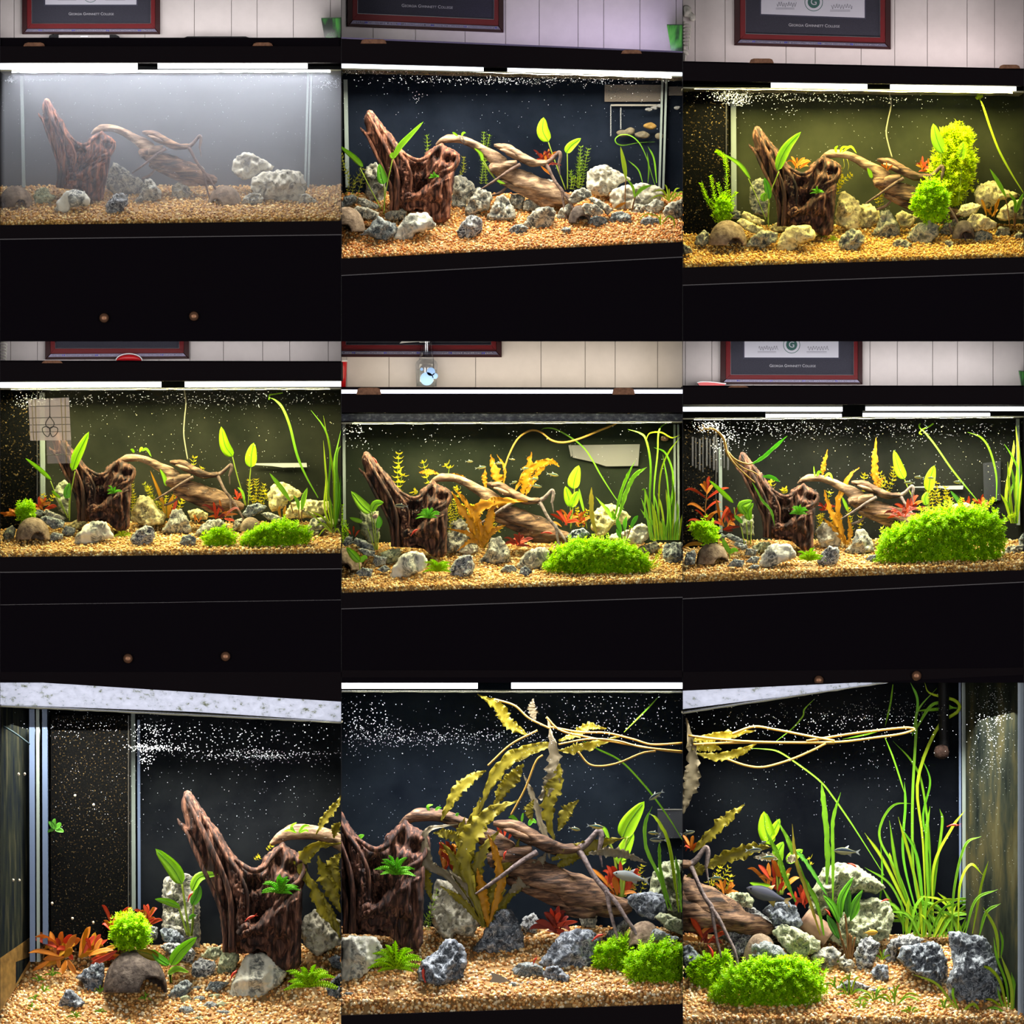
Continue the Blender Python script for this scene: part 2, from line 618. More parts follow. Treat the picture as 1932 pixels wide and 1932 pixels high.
LG = leafmat('sword_green', (.20, .48, .012), (.40, .72, .02), .45)
LY = leafmat('sword_yellow', (.28, .60, .006), (.50, .82, .01), .5)
LGD = leafmat('deep_green', (.035, .16, .012), (.10, .34, .02), .35)
LGB = leafmat('bright_green', (.08, .38, .012), (.22, .60, .02), .4)
LMOSS = leafmat('carpet_green', (.22, .56, .004), (.60, .90, .006), .5)
LMOSSY = leafmat('carpet_yellow_green', (.42, .66, .006), (.78, .86, .01), .5)
LROT = leafmat('stem_olive', (.20, .22, .02), (.48, .46, .04), .4)
LROTY = leafmat('stem_yellow', (.55, .48, .012), (.82, .70, .03), .4)
LROTG = leafmat('stem_green', (.12, .24, .02), (.30, .44, .03), .4)
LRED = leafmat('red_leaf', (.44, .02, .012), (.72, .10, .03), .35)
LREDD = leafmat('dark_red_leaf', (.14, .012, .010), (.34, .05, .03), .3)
LORG = leafmat('orange_leaf', (.50, .12, .010), (.78, .30, .03), .35)
LBRN = leafmat('bronze_leaf', (.40, .16, .004), (.70, .34, .012), .4, scale=18)
LOLV = leafmat('olive_ruffled_leaf', (.15, .12, .008), (.36, .295, .02), .4, scale=18)
LPINK = leafmat('pale_ruffled_leaf', (.17, .14, .085), (.30, .245, .15), .3, scale=18)
LVAL = leafmat('ribbon_green', (.10, .34, .010), (.28, .56, .02), .4)
LVALY = leafmat('ribbon_yellow_green', (.32, .50, .010), (.52, .66, .02), .4)
STALK = leafmat('stalk_green', (.16, .26, .02), (.30, .38, .03), .2)
STALKB = leafmat('stalk_brown', (.16, .07, .02), (.28, .13, .03), .2)
TENDR = leafmat('tendril_ochre', (.30, .16, .025), (.42, .25, .04), .2)
THREAD = plain('thread', (.02, .025, .03), .8)

GRAVC = {
    0: [(0, (.20, .08, .015)), (.3, (.50, .24, .05)), (.7, (.72, .42, .11)), (1, (.92, .74, .36))],
    1: [(0, (.20, .055, .010)), (.3, (.60, .20, .03)), (.7, (.80, .38, .09)), (1, (.95, .76, .42))],
    2: [(0, (.22, .085, .005)), (.3, (.62, .28, .03)), (.7, (.80, .47, .08)), (1, (.95, .80, .36))],
    3: [(0, (.20, .075, .010)), (.3, (.58, .28, .05)), (.7, (.78, .50, .15)), (1, (.96, .84, .50))],
    6: [(0, (.20, .07, .015)), (.3, (.62, .27, .06)), (.7, (.84, .52, .19)), (1, (.98, .86, .60))]}
GRAVM = {}
for k_, c_ in GRAVC.items():
    GRAVM[k_] = island('gravel_%s' % {0: 'tan', 1: 'orange', 2: 'golden', 3: 'sandy', 6: 'speckled'}[k_], c_, .45)
GRAVB = plain('gravel_bed', (.30, .17, .06), .9)

# ------------------------------------------------------------------ the setting
PART = plain('partition_board', (.004, .003, .005), .7)
cur = 4
names = ['wall_left', 'light_divider', 'light_divider', 'wall_right']
for i, xb in enumerate((-1.5, -.5, .5, 1.5)):  # added boards that keep lamp light from leaking between tanks
    x = xb * S
    k = (D + .72) / D
    e = .0012
    V = []
    for z in (-.08, 3 * S + .12):
        V += [(x - e, 0.0, z), (x + e, 0.0, z), (x * k + e, .72, z), (x * k - e, .72, z)]
    if i == 0: V = [(a - (.02 if j % 4 in (0, 3) else 0), b, c) for j, (a, b, c) in enumerate(V)]
    if i == 3: V = [(a + (.02 if j % 4 in (1, 2) else 0), b, c) for j, (a, b, c) in enumerate(V)]
    F = [[0, 1, 2, 3], [7, 6, 5, 4], [0, 4, 5, 1], [1, 5, 6, 2], [2, 6, 7, 3], [3, 7, 4, 0]]
    o = obj(names[i], V, F, PART, smooth=False, clipping=False)
    o['kind'] = 'structure'; o['label'] = 'added light-blocking board between the %s columns of tanks' % ('first and second' if i == 1 else 'second and third') if 0 < i < 3 else 'dark outer board beside the ' + ('first' if i == 0 else 'third') + ' column of tanks'
    o['category'] = 'wall'


def rawbox(name, x0, x1, y0, y1, z0, z1, mat, kind, label, cat):
    V = [(x, y, z) for z in (z0, z1) for y in (y0, y1) for x in (x0, x1)]
    F = [[0, 1, 3, 2][::-1], [4, 5, 7, 6], [0, 1, 5, 4], [2, 3, 7, 6][::-1], [0, 2, 6, 4][::-1], [1, 3, 7, 5]]
    o = obj(name, V, F, mat, smooth=False, clipping=False)
    o['kind'] = kind; o['label'] = label; o['category'] = cat
    return o


rawbox('floor', -2.6, 2.6, -.6, .80, -.14, -.08, PART, 'structure', 'dark floor under the bottom row of tanks', 'floor')
rawbox('ceiling', -2.6, 2.6, 0, .80, 3 * S + .12, 3 * S + .18, PART, 'structure', 'dark ceiling board over the top row of tanks', 'ceiling')

WGR = {0: [80, 330, 560, 820, 1100, 1310, 1455, 1660, 1870], 1: [180, 420, 700, 930, 1120, 1340, 1485, 1690, 1895],
       2: [70, 240, 585, 750, 1010, 1200, 1385, 1610, 1765], 3: [60, 212, 480, 700, 900, 1075, 1265, 1487, 1640, 1858],
       4: [30, 270, 520, 760, 1130, 1380, 1550, 1790], 5: [15, 165, 400, 620, 830, 1060, 1215, 1415, 1555, 1757]}
HOODT = {0: (213, 213), 1: (212, 292), 2: (346, 388), 3: (108, 112), 4: (258, 262), 5: (250, 250)}
for cur in range(6):
    lo = max(HOODT[cur]) + 120
    wl = box('wall_back', 0, -40, 1932, lo, .700, .715, WALLB)
    tag(wl, 'cream panelled wall above the %s' % TN[cur][3:], 'wall', kind='structure', at=False)
    ed = [0] + WGR[cur] + [1932]
    for a, b in zip(ed, ed[1:]):
        box('panel', a + (1.6 if a else 0), -40, b - (1.6 if b < 1932 else 0), lo, .690, .701, WALLM, wl)


def arealight(u, v, d, sx, sy, col, en, rot=(0, 0, 0), parent=None, name='lamp_light'):
    l = bpy.data.lights.new(name, 'AREA')
    l.shape = 'RECTANGLE'; l.size = sx; l.size_y = sy
    l.color = col; l.energy = en
    if name == 'lamp_light' and cur > 5: l.spread = math.radians(125)
    o = bpy.data.objects.new(name, l)
    COL.objects.link(o)
    o.rotation_euler = rot
    p = Vector(P(u, v, d))
    if parent is not None:
        o.parent = parent; o.location = p - Vector(parent['_b'])
    else:
        o.location = p
    return o


# ------------------------------------------------------------------ hood, lamp, tank, cabinet of each niche
BACKC = {0: ((.034, .034, .038), (.052, .052, .056)), 1: ((.0045, .0065, .011), (.012, .016, .026)), 2: ((.022, .025, .014), (.046, .050, .026)),
         3: ((.011, .0125, .009), (.028, .029, .019)), 4: ((.010, .0135, .009), (.024, .028, .018)), 5: ((.008, .009, .008), (.020, .021, .017)),
         6: ((.0035, .0042, .0062), (.014, .016, .018)), 7: ((.004, .0056, .0088), (.011, .015, .020)), 8: ((.0025, .003, .005), (.0075, .009, .0115))}
# hood bottom left/right, water line left/right, lip line left/right
HB = {0: (355, 355), 1: (357, 407), 2: (457, 487), 3: (228, 222), 4: (405, 405), 5: (358, 358), 6: (-16, 108), 7: (-30, -30), 8: (46, -45)}
WL = {0: (398, 396), 1: (388, 432), 2: (496, 518), 3: (268, 266), 4: (462, 456), 5: (438, 426), 6: (132, 226), 7: (50, 54), 8: (172, -118)}
LIP = {0: (1352, 1326), 1: (1557, 1452), 2: (1612, 1542), 3: (1305, 1285), 4: (1512, 1446), 5: (1455, 1360)}
HINGES = {0: [(132, 240, 255, 262), (1428, 240, 1546, 260)], 1: [(108, 222, 257, 247), (1583, 282, 1702, 304)], 2: [(378, 331, 516, 357), (1790, 366, 1912, 388)],
          3: [(235, 108, 355, 124)], 4: [(85, 262, 226, 302), (1533, 262, 1662, 302)], 5: [(255, 250, 375, 262)]}
KNOBS = {0: [(590, 1800), (1098, 1790)], 3: [(725, 1795), (1277, 1783)], 5: [(770, 1918), (1323, 1892)]}
for cur in range(9):
    (hl, hr), (wl_, wr) = HB[cur], WL[cur]
    if cur < 6:
        tl, tr = HOODT[cur]
        t = thing('aquarium_hood', 'dark espresso wooden hood with copper hinge tabs', 'hood', 966, hl, .01)
        quad('fascia', 0, tl + 46 if cur in (0,) else tl + 6, hl, 1932, tr + 46 if cur in (0,) else tr + 6, hr, .0, .03, DARK, t, 3)
        quad('lid', 0, tl, hl - 4, 1932, tr, hr - 4, .032, .62, DARK2, t, 3)
        if cur == 1:
            quad('violet_light_strip', 0, tl - 2, tl + 7, 1932, tr - 2, tr + 7, -.003, .03, plain('violet_lit_edge', (.10, .07, .20), .4), t)  # violet light on the hood's top edge, painted as a coloured strip
        for (a, b, c, e) in HINGES[cur]:
            slab('hinge', [(a, e), (a + 8, b + 6), (a + 24, b), (c - 24, b), (c - 8, b + 6), (c, e)], -.006, .031, HINGE, t, 2)
    else:
        t = thing('aquarium_hood', 'dark underside edge of the hood', 'hood', 966, max(hl, hr), .01)
        quad('fascia', 0, min(-60, hl - 40), hl, 1932, min(-60, hr - 40), hr, .0, .03, DARK, t)
        quad('lid', 0, min(-60, hl - 40), min(hl, -2) , 1932, min(-60, hr - 40), min(hr, -2), .032, .62, DARK2, t)
    # tank
    b_, f_, gl, gr = GR[cur]
    ta = thing('aquarium', {0: 'glass tank of cloudy grey water with bare wood and rocks', 1: 'clear navy-backed glass tank with sparse new plants', 2: 'golden-lit glass tank with one tall bush',
               3: 'glass tank with a modelled leaded window reflection', 4: 'bright glass tank with dense plants and orange ruffled leaves', 5: 'glass tank with a huge green carpet mound',
               6: 'close glass tank corner with the tall stump', 7: 'close glass tank view of the arched driftwood', 8: 'close glass tank corner with tall grass'}[cur], 'aquarium', 966, gl, .3)
    m_ = noisy('tank_back_%d' % cur, [(.3, BACKC[cur][0]), (.7, BACKC[cur][1])], 3.2, 5, .9, 0, spec=.0)
    quad('back_panel', 0, hl - 3, min(gl, 1936), 1932, hr - 3, min(gr, 1936), .60, .612, m_, ta)
    quad('front_pane', 0, hl - 3, min(gl + 3, 1940), 1932, hr - 3, min(gr + 3, 1940), .020, .024, PANE, ta)
    rr = random.Random(cur)
    ww = [(u, wl_ + (wr - wl_) * u / 1932) for u in range(0, 1933, 46)]
    slab('water_surface', [(u, v - 3) for u, v in ww] + [(u, v + 2.5 + rr.uniform(0, 3.5)) for u, v in ww[::-1]], .026, .592, WATER, ta)
    SE = {0: [(113, 131, 430, 1060, SEAM, 1), (1738, 1750, 420, 1060, SEAM, 1), (1757, 1768, 420, 1060, SEAM, 1)], 1: [(12, 34, 450, 1060, SEAM, 0), (1812, 1824, 440, 1070, SEAM, 0), (1834, 1846, 440, 1070, SEAM, 0)],
          2: [(272, 302, 570, 1185, SEAM, 0)], 3: [(225, 252, 290, 900, SEAM, 0)], 4: [(6, 22, 470, 1050, SEAM, 0), (1880, 1892, 470, 1100, SEAM, 0), (1900, 1912, 470, 1100, SEAM, 0)],
          5: [(203, 222, 600, 1080, SEAM, 0), (1888, 1906, 440, 1040, SEAM, 0)], 6: [(742, 764, 175, 1290, SEAM, 0), (776, 792, 210, 1290, SEAMB, 0), (165, 196, 150, 1580, SEAMB, 0), (204, 222, 150, 1580, SEAM, 0), (238, 266, 150, 1480, SEAMB, 0)],
          7: [], 8: [(1562, 1574, -20, 1250, SEAMB, 0), (1580, 1600, -20, 1260, SEAM, 0)]}[cur]
    for (a, b, v0, v1, mm, lean) in SE:
        sl_ = 12 if cur in (0, 1) and a < 400 else (-18 if cur in (0, 1) else 4)
        slab('seam', [(a, v0), (b, v0), (b + sl_, v1), (a + sl_, v1)], .54 if a > 260 or cur < 6 else .30, .59, mm, ta)
    # lamp
    lt = thing('aquarium_light', 'white strip lamp glowing under the hood', 'lamp', 966, min(wl_, wr) - 30, .25) if cur not in (6, 8) else t
    col, en = LAMP[cur]
    BARS = {0: [(0, 778, 358, 392), (892, 1740, 356, 388)], 1: [(0, 805, None, 22), (940, 1932, None, 22)], 2: [(500, 1045, None, 26), (1175, 1888, None, 26)], 3: [(0, 912, None, 30), (1046, 1932, None, 30)],
            4: [], 5: [(0, 905, 372, 396), (1036, 1932, 370, 394), (470, 900, 412, 432), (1020, 1740, 406, 426)], 6: [], 7: [(0, 772, 2, 34), (962, 1932, 0, 34)], 8: []}[cur]
    for (a, b, v0, v1) in BARS:
        if v0 is None:
            fa, fb = a / 1932, b / 1932
            q = [(a, hl + (hr - hl) * fa + 4), (b, hl + (hr - hl) * fb + 4), (b, hl + (hr - hl) * fb + 4 + v1), (a, hl + (hr - hl) * fa + 4 + v1)]
        else:
            q = [(a, v0), (b, v0), (b, v1), (a, v1)]
        slab('lens', q, .20, .23, WHITELED, lt)
        slab('housing', [(x, y - 14) for x, y in q[:2]] + [(x, y - 1) for x, y in q[1::-1]], .19, .30, HOUSING, lt)
    arealight(966, max(wl_, wr) + (6 if cur == 0 else 16), .23, 1.5, .34, col, en, (math.radians(-8), 0, 0), lt)
    if cur == 4:     # the lit bar lying on the hood
        box('top_bar', 0, 266, 1932, 272, .001, .06, HOUSING, t)
        box('top_lens', 0, 273, 1932, 296, -.002, .03, plain('bar_lens', (.7, .7, .75), .3, emit=(.85, .88, 1), es=.9), lt)
        for i in range(56):
            box('diode', 14 + i * 34, 281, 24 + i * 34, 287, -.004, -.002, plain('diode_glow', (.9, .9, 1), .3, emit=(1, .97, .95), es=4), lt)
    # cabinet
    if cur in LIP:
        (l0, l1) = LIP[cur]
        cb = thing('aquarium_cabinet', 'near-black wooden cabinet carrying the tank', 'cabinet', 966, 1932, .02)
        quad('top_trim', 0, gl, l0, 1932, gr, l1, -.004, .60, DARK, cb)
        quad('trim_edge', 0, l0, l0 + 5, 1932, l1, l1 + 5, -.006, .02, EDGE, cb)
        quad('front_panel', 0, l0 + 5, 1932, 1932, l1 + 5, 1932, .004, .03, DARK2, cb)
        quad('body', 0, l0 + 5, 1860, 1932, l1 + 5, 1860, .031, .60, DARK2, cb)
        if cur == 3:
            quad('drawer_line', 0, 1490, 1493, 1932, 1462, 1465, .002, .006, EDGE, cb)
        for (ku, kv) in KNOBS.get(cur, []):
            kb = thing('drawer_knob', '', None, ku, kv, -.02)
            # turned knob: neck and round face
            n = 20
            prof = [(8, .004), (9, -.012), (14, -.017), (26, -.022), (28, -.027), (24, -.032), (8, -.034)]
            V, F = [], []
            for (r_, y_) in prof:
                for j in range(n):
                    an = 2 * math.pi * j / n
                    p = P(ku + r_ * math.cos(an), kv + r_ * math.sin(an), 0)
                    V.append((p[0], y_, p[2]))
            for i in range(len(prof) - 1):
                for j in range(n):
                    k2 = (j + 1) % n
                    F.append([i * n + j, i * n + k2, (i + 1) * n + k2, (i + 1) * n + j])
            F.append([(len(prof) - 1) * n + j for j in range(n)])
            bpy.data.objects.remove(kb)
            obj('knob', V, F, BRONZE, cb)
    elif cur == 7:
        cb = thing('aquarium_cabinet', 'dark top trim of the cabinet below the gravel', 'cabinet', 966, 1932, .02)
        quad('top_trim', 0, gl, 1960, 1932, gr, 1960, -.004, .60, DARK, cb)
    # gravel
    vb, vf = GR[cur][:2]
    rs = np.random.RandomState(cur + 3)
    gm = GRAVM.get(cur, GRAVM[3] if cur < 6 else GRAVM[6])
    tilt = lambda u: (gr - gl) * (u / 1932.0 - .5)
    nu, nd = 50, 14
    V = []
    def gsurf(u, f):      # f: 0 front .. 1 back
        und = 8 * mn.noise(Vector((u * .006, f * 3, cur)))
        v = vf + (vb - vf) * f + tilt(u) * (1 - f) + und
        return v, .046 + (DB + .03 - .046) * f
    for j in range(nd):
        for i in range(nu):
            u = 1932 * i / (nu - 1)
            v, d = gsurf(u, j / (nd - 1))
            V.append(P(u, v + 5, d))
    F = [[j * nu + i, j * nu + i + 1, (j + 1) * nu + i + 1, (j + 1) * nu + i] for j in range(nd - 1) for i in range(nu - 1)]
    nb = len(V)
    for i in range(nu):
        u = 1932 * i / (nu - 1)
        V.append(P(u, gl + (gr - gl) * u / 1932, .046))
    F += [[i, nb + i, nb + i + 1, i + 1] for i in range(nu - 1)]
    g = obj('gravel', V, F, GRAVB, clipping=False)
    tag(g, 'bed of %s gravel' % ('tan' if cur == 0 else 'orange' if cur == 1 else 'golden' if cur == 2 else 'pale orange speckled' if cur > 5 else 'yellow-brown'), 'gravel', kind='stuff')
    ps = 13.0 if cur < 6 else 18.0
    ico = np.array([(0, 1, 1.618), (0, -1, 1.618), (0, 1, -1.618), (0, -1, -1.618), (1, 1.618, 0), (-1, 1.618, 0), (1, -1.618, 0), (-1, -1.618, 0), (1.618, 0, 1), (-1.618, 0, 1), (1.618, 0, -1), (-1.618, 0, -1)]) / 1.9
    it = np.array([(0, 1, 8), (0, 8, 4), (0, 4, 5), (0, 5, 9), (0, 9, 1), (1, 9, 7), (1, 7, 6), (1, 6, 8), (8, 6, 10), (8, 10, 4), (4, 10, 2), (4, 2, 5), (5, 2, 11), (5, 11, 9), (9, 11, 7), (7, 11, 3), (7, 3, 6), (6, 3, 10), (10, 3, 2), (2, 3, 11)])
    area = (vf - vb + abs(gl - vf)) * 1932
    n = int(2.0 * area / ps ** 2)
    cen = []
    hface = (gl + gr) / 2 - vf
    for i in range(n):
        u = rs.uniform(0, 1932)
        if rs.rand() < (vf - vb) / (vf - vb + hface):
            f = rs.rand() ** 1.0
            v, d = gsurf(u, f)
            if v < 1945: cen.append((u, v + rs.uniform(0, 3), d))
        else:
            v0, _ = gsurf(u, 0)
            v1 = gl + (gr - gl) * u / 1932
            v = v0 + (v1 - v0) * rs.rand()
            if v < 1945: cen.append((u, min(v, v1 - 3), .040))
    cen = np.array(cen)
    W = PA(cen[:, :2], cen[:, 2])
    n = len(W)
    scl = ps * K * .58 * rs.uniform(.55, 1.25, (n, 1, 1)) * rs.uniform(.75, 1.2, (n, 1, 3))
    V = W[:, None, :] + ico[None] * scl * (1 + rs.uniform(-.18, .18, (n, 12, 1)))
    V[:, :, 1] = np.maximum(V[:, :, 1], .0252)
    T = it[None] + (np.arange(n) * 12)[:, None, None]
    pb = tri_obj('pebbles', V.reshape(-1, 3), T.reshape(-1, 3), gm, g)
    pb['kind'] = 'stuff'


def specks(n, clusters, label, mat=BUB, size=(1.2, 3.0), area=None, name='air_bubbles'):
    """tiny bubbles / flecks suspended in the water"""
    rs = np.random.RandomState(cur + 40 + n)
    (a, b, c, e) = area or (10, WL[cur][0] + 14, 1922, GR[cur][0] - 30)
    pos = []
    for i in range(n):
        pos.append((rs.uniform(a, c), b + (e - b) * rs.rand() ** 1.3, rs.uniform(.06, .5), rs.uniform(*size)))
    for (cu, cv, ru, rv, m, s) in clusters:
        for i in range(m):
            pos.append((cu + rs.normal() * ru, cv + rs.normal() * rv, rs.uniform(.08, .35), s * rs.uniform(.5, 1.3)))
    wmin = min(WL[cur])
    pos = np.array([p for p in pos if wmin + 2 < p[1] and 2 < p[0] < 1930])
    W = PA(pos[:, :2], pos[:, 2])
    oc = np.array([(1, 0, 0), (-1, 0, 0), (0, 1, 0), (0, -1, 0), (0, 0, 1), (0, 0, -1)], float)
    ot = np.array([(0, 2, 4), (2, 1, 4), (1, 3, 4), (3, 0, 4), (2, 0, 5), (1, 2, 5), (3, 1, 5), (0, 3, 5)])
    V = W[:, None, :] + oc[None] * (pos[:, 3] * K * .62)[:, None, None]
    T = ot[None] + (np.arange(len(W)) * 6)[:, None, None]
    o = tri_obj(name, V.reshape(-1, 3), T.reshape(-1, 3), mat, smooth=True)
    return tag(o, label, 'bubbles' if mat is BUB else 'flecks', kind='stuff')


# ------------------------------------------------------------------ plants
def blade_mesh(path, wid, d, shape='lance', n=12, roll=0.0, ruf=0.0, seed=0, bow=0.0, fold=.18):
    a = np.array([list(p) + [0.0] * (3 - len(p)) for p in path], float)   # u, v, depth offset (units)
    c = catmull(a, n)
    t = np.linspace(0, 1, n)
    if shape == 'lance': wf = np.sin(np.pi * np.clip(t * .96 + .04, 0, 1)) ** .8
    elif shape == 'oval': wf = np.clip(np.sin(np.pi * (t ** .75)), 0, 1) ** .6
    elif shape == 'strap': wf = np.minimum(1, .35 + t * 2.2) * np.clip((1 - t) * 4, .06, 1)
    elif shape == 'ruffle': wf = np.minimum(1, .16 + t * 2.6) * np.clip((1 - t) * 2.4, .06, 1) ** .8
    else: wf = np.sin(np.pi * np.clip(t * .9 + .08, 0, 1)) ** .7          # lobed
    W = PA(c[:, :2], d + c[:, 2] * K)
    tan = np.gradient(W, axis=0); tan /= np.linalg.norm(tan, axis=1)[:, None] + 1e-9
    rnd = random.Random(seed)
    ph = rnd.uniform(0, 6)
    cols = [-1, -.5, 0, .5, 1]
    V = []
    for side in (-1, 1):
        for i in range(n):
            ac = np.cross(tan[i], np.array([0, 1.0, 0])); ac /= np.linalg.norm(ac) + 1e-9
            yy = np.cross(ac, tan[i])
            r_ = roll
            acr = ac * math.cos(r_) + yy * math.sin(r_)
            nrm = np.cross(acr, tan[i])
            for s in cols:
                wv = wid * wf[i] * K
                off = 0.0
                if ruf:
                    q1 = mn.noise(Vector((i * .62, s * 3 + ph * 5, seed * .7)))
                    q2 = mn.noise(Vector((i * .85 + 9, s * 5 + ph * 3, seed * .3)))
                    off = 1.9 * ruf * wid * K * q1 * abs(s) ** 1.3
                    wv *= 1 + 1.5 * ruf * q2 * abs(s) ** 1.5
                if shape == 'lobed' and abs(s) > .7:
                    wv *= (1.0 if i % 2 else .24)
                V.append(W[i] + acr * s * wv + nrm * (off - fold * wid * wf[i] * K * abs(s) + side * .35 * K * (2.2 if abs(s) < .1 else .6)))
    F = []
    m = 5
    N0 = n * m
    for i in range(n - 1):
        for j in range(m - 1):
            q = [i * m + j, i * m + j + 1, (i + 1) * m + j + 1, (i + 1) * m + j]
            F.append(q[::-1]); F.append([x + N0 for x in q])
        for j in (0, m - 1):
            F.append([i * m + j, (i + 1) * m + j, (i + 1) * m + j + N0, i * m + j + N0])
    return np.array(V), F


LN = [0]
def leaf(parent, path, wid, d, mat, shape='lance', name='leaf', **kw):
    LN[0] += 1
    if isinstance(path, str): path = pts(path)
    kw.setdefault('roll', R.uniform(-.35, .35))
    V, F = blade_mesh(path, wid, d, shape, seed=LN[0], **kw)
    return obj(name, V, F, mat, parent)


def stalk(parent, path, r, d, mat, name='stem', n=12):
    if isinstance(path, str): path = pts(path)
    p = [(q[0], q[1], r, q[2] if len(q) > 2 else 0) for q in path]
    return tube(name, p, d, mat, parent, n=n, ring=6)


def sword(label, base, leaves, mat, d=None, smat=None, name='sword_plant', r=3.2, shape='oval'):
    """base (u,v); leaves: (petiole path, blade path, half width[, material])"""
    d = dep(base[1]) if d is None else d
    t = thing(name, label, 'plant', base[0], base[1], d)
    for lf in leaves:
        pet, bl, wd = lf[:3]
        mm = lf[3] if len(lf) > 3 else mat
        o = leaf(t, bl, wd, d, mm, shape)
        if pet and o is not None:
            stalk(o, pet, r, d + .004, smat or STALK)
        if o is not None and wd >= 20:
            b_ = pts(bl)
            e_ = (np.array(b_[-1]) * .85 + np.array(b_[-2]) * .15)
            stalk(o, b_[:-1] + [tuple(e_)], 1.5, d - .0022, LGD, 'midrib', n=10)
    return t


def leafsoup(nodes, L, W, rs, k=5, up=.4, jit=.3):
    """nodes: (pos xyz, axis xyz, scale); whorls of k small folded leaves"""
    p = np.repeat(np.array([n[0] for n in nodes], float), k, 0)
    ax = np.array([n[1] for n in nodes], float)
    ax /= np.linalg.norm(ax, axis=1)[:, None] + 1e-9
    b1 = np.cross(ax, np.array([.3, .9, .2])); b1 /= np.linalg.norm(b1, axis=1)[:, None] + 1e-9
    b2 = np.cross(ax, b1)
    ax, b1, b2 = np.repeat(ax, k, 0), np.repeat(b1, k, 0), np.repeat(b2, k, 0)
    s = np.repeat(np.array([n[2] for n in nodes], float), k)
    m = len(p)
    an = np.repeat(rs.uniform(0, 6.28, len(nodes)), k) + np.tile(np.arange(k), len(nodes)) * 6.283 / k + rs.uniform(-jit, jit, m)
    dr = b1 * np.cos(an)[:, None] + b2 * np.sin(an)[:, None] + ax * (up + rs.uniform(-.25, .25, m))[:, None]
    dr /= np.linalg.norm(dr, axis=1)[:, None]
    sd = np.cross(dr, ax); sd /= np.linalg.norm(sd, axis=1)[:, None] + 1e-9
    nn = np.cross(dr, sd)
    l = (L * s * rs.uniform(.7, 1.25, m))[:, None]
    wv = (W * s)[:, None]
    V = np.stack([p, p + dr * l * .5 + sd * wv, p + dr * l - nn * l * .12, p + dr * l * .5 - sd * wv, p + dr * l * .5 + nn * wv * .45], 1).reshape(-1, 3)
    t = np.array([(0, 1, 4), (1, 2, 4), (2, 3, 4), (3, 0, 4)])
    T = (t[None] + (np.arange(m) * 5)[:, None, None]).reshape(-1, 3)
    return V, T


def soupclip(V, T):
    V, F = clip(V, [list(t) for t in T])
    return V, np.array(F)


def stems(label, lines, L, W, mat, d=None, smat=None, k=4, gap=None, name='stem_plant', up=.45):
    """bunch of upright stems: lines of uv paths from base to tip"""
    lines = [pts(s) if isinstance(s, str) else s for s in lines]
    d = dep(lines[0][0][1]) if d is None else d
    t = thing(name, label, 'plant', lines[0][0][0], lines[0][0][1], d)
    rs = np.random.RandomState(int(lines[0][0][0]) + cur)
    gap = gap or L * .55
    for i, ln in enumerate(lines):
        dd = d + (i % 3) * .02 - .01
        st = stalk(t, ln, 1.8, dd, smat or STALK)
        if st is None: continue
        ln_ = np.array(ln, float)
        tot = np.linalg.norm(np.diff(ln_, axis=0), axis=1).sum()
        n = max(3, int(tot / gap))
        c = catmull([list(p) + [0] for p in ln], n)
        Wp = PA(c[:, :2], dd)
        ax = np.gradient(Wp, axis=0)
        nodes = [(Wp[j], ax[j], .75 + .35 * (1 - abs(2 * j / n - 1.1))) for j in range(n)]
        nodes.append((Wp[-1], ax[-1] * 1.0, .7))
        V, T = leafsoup(nodes, L * K, W * K, rs, k, up)
        V, T = soupclip(V, T)
        if len(T): tri_obj('foliage', V, T, mat, st)
    return t


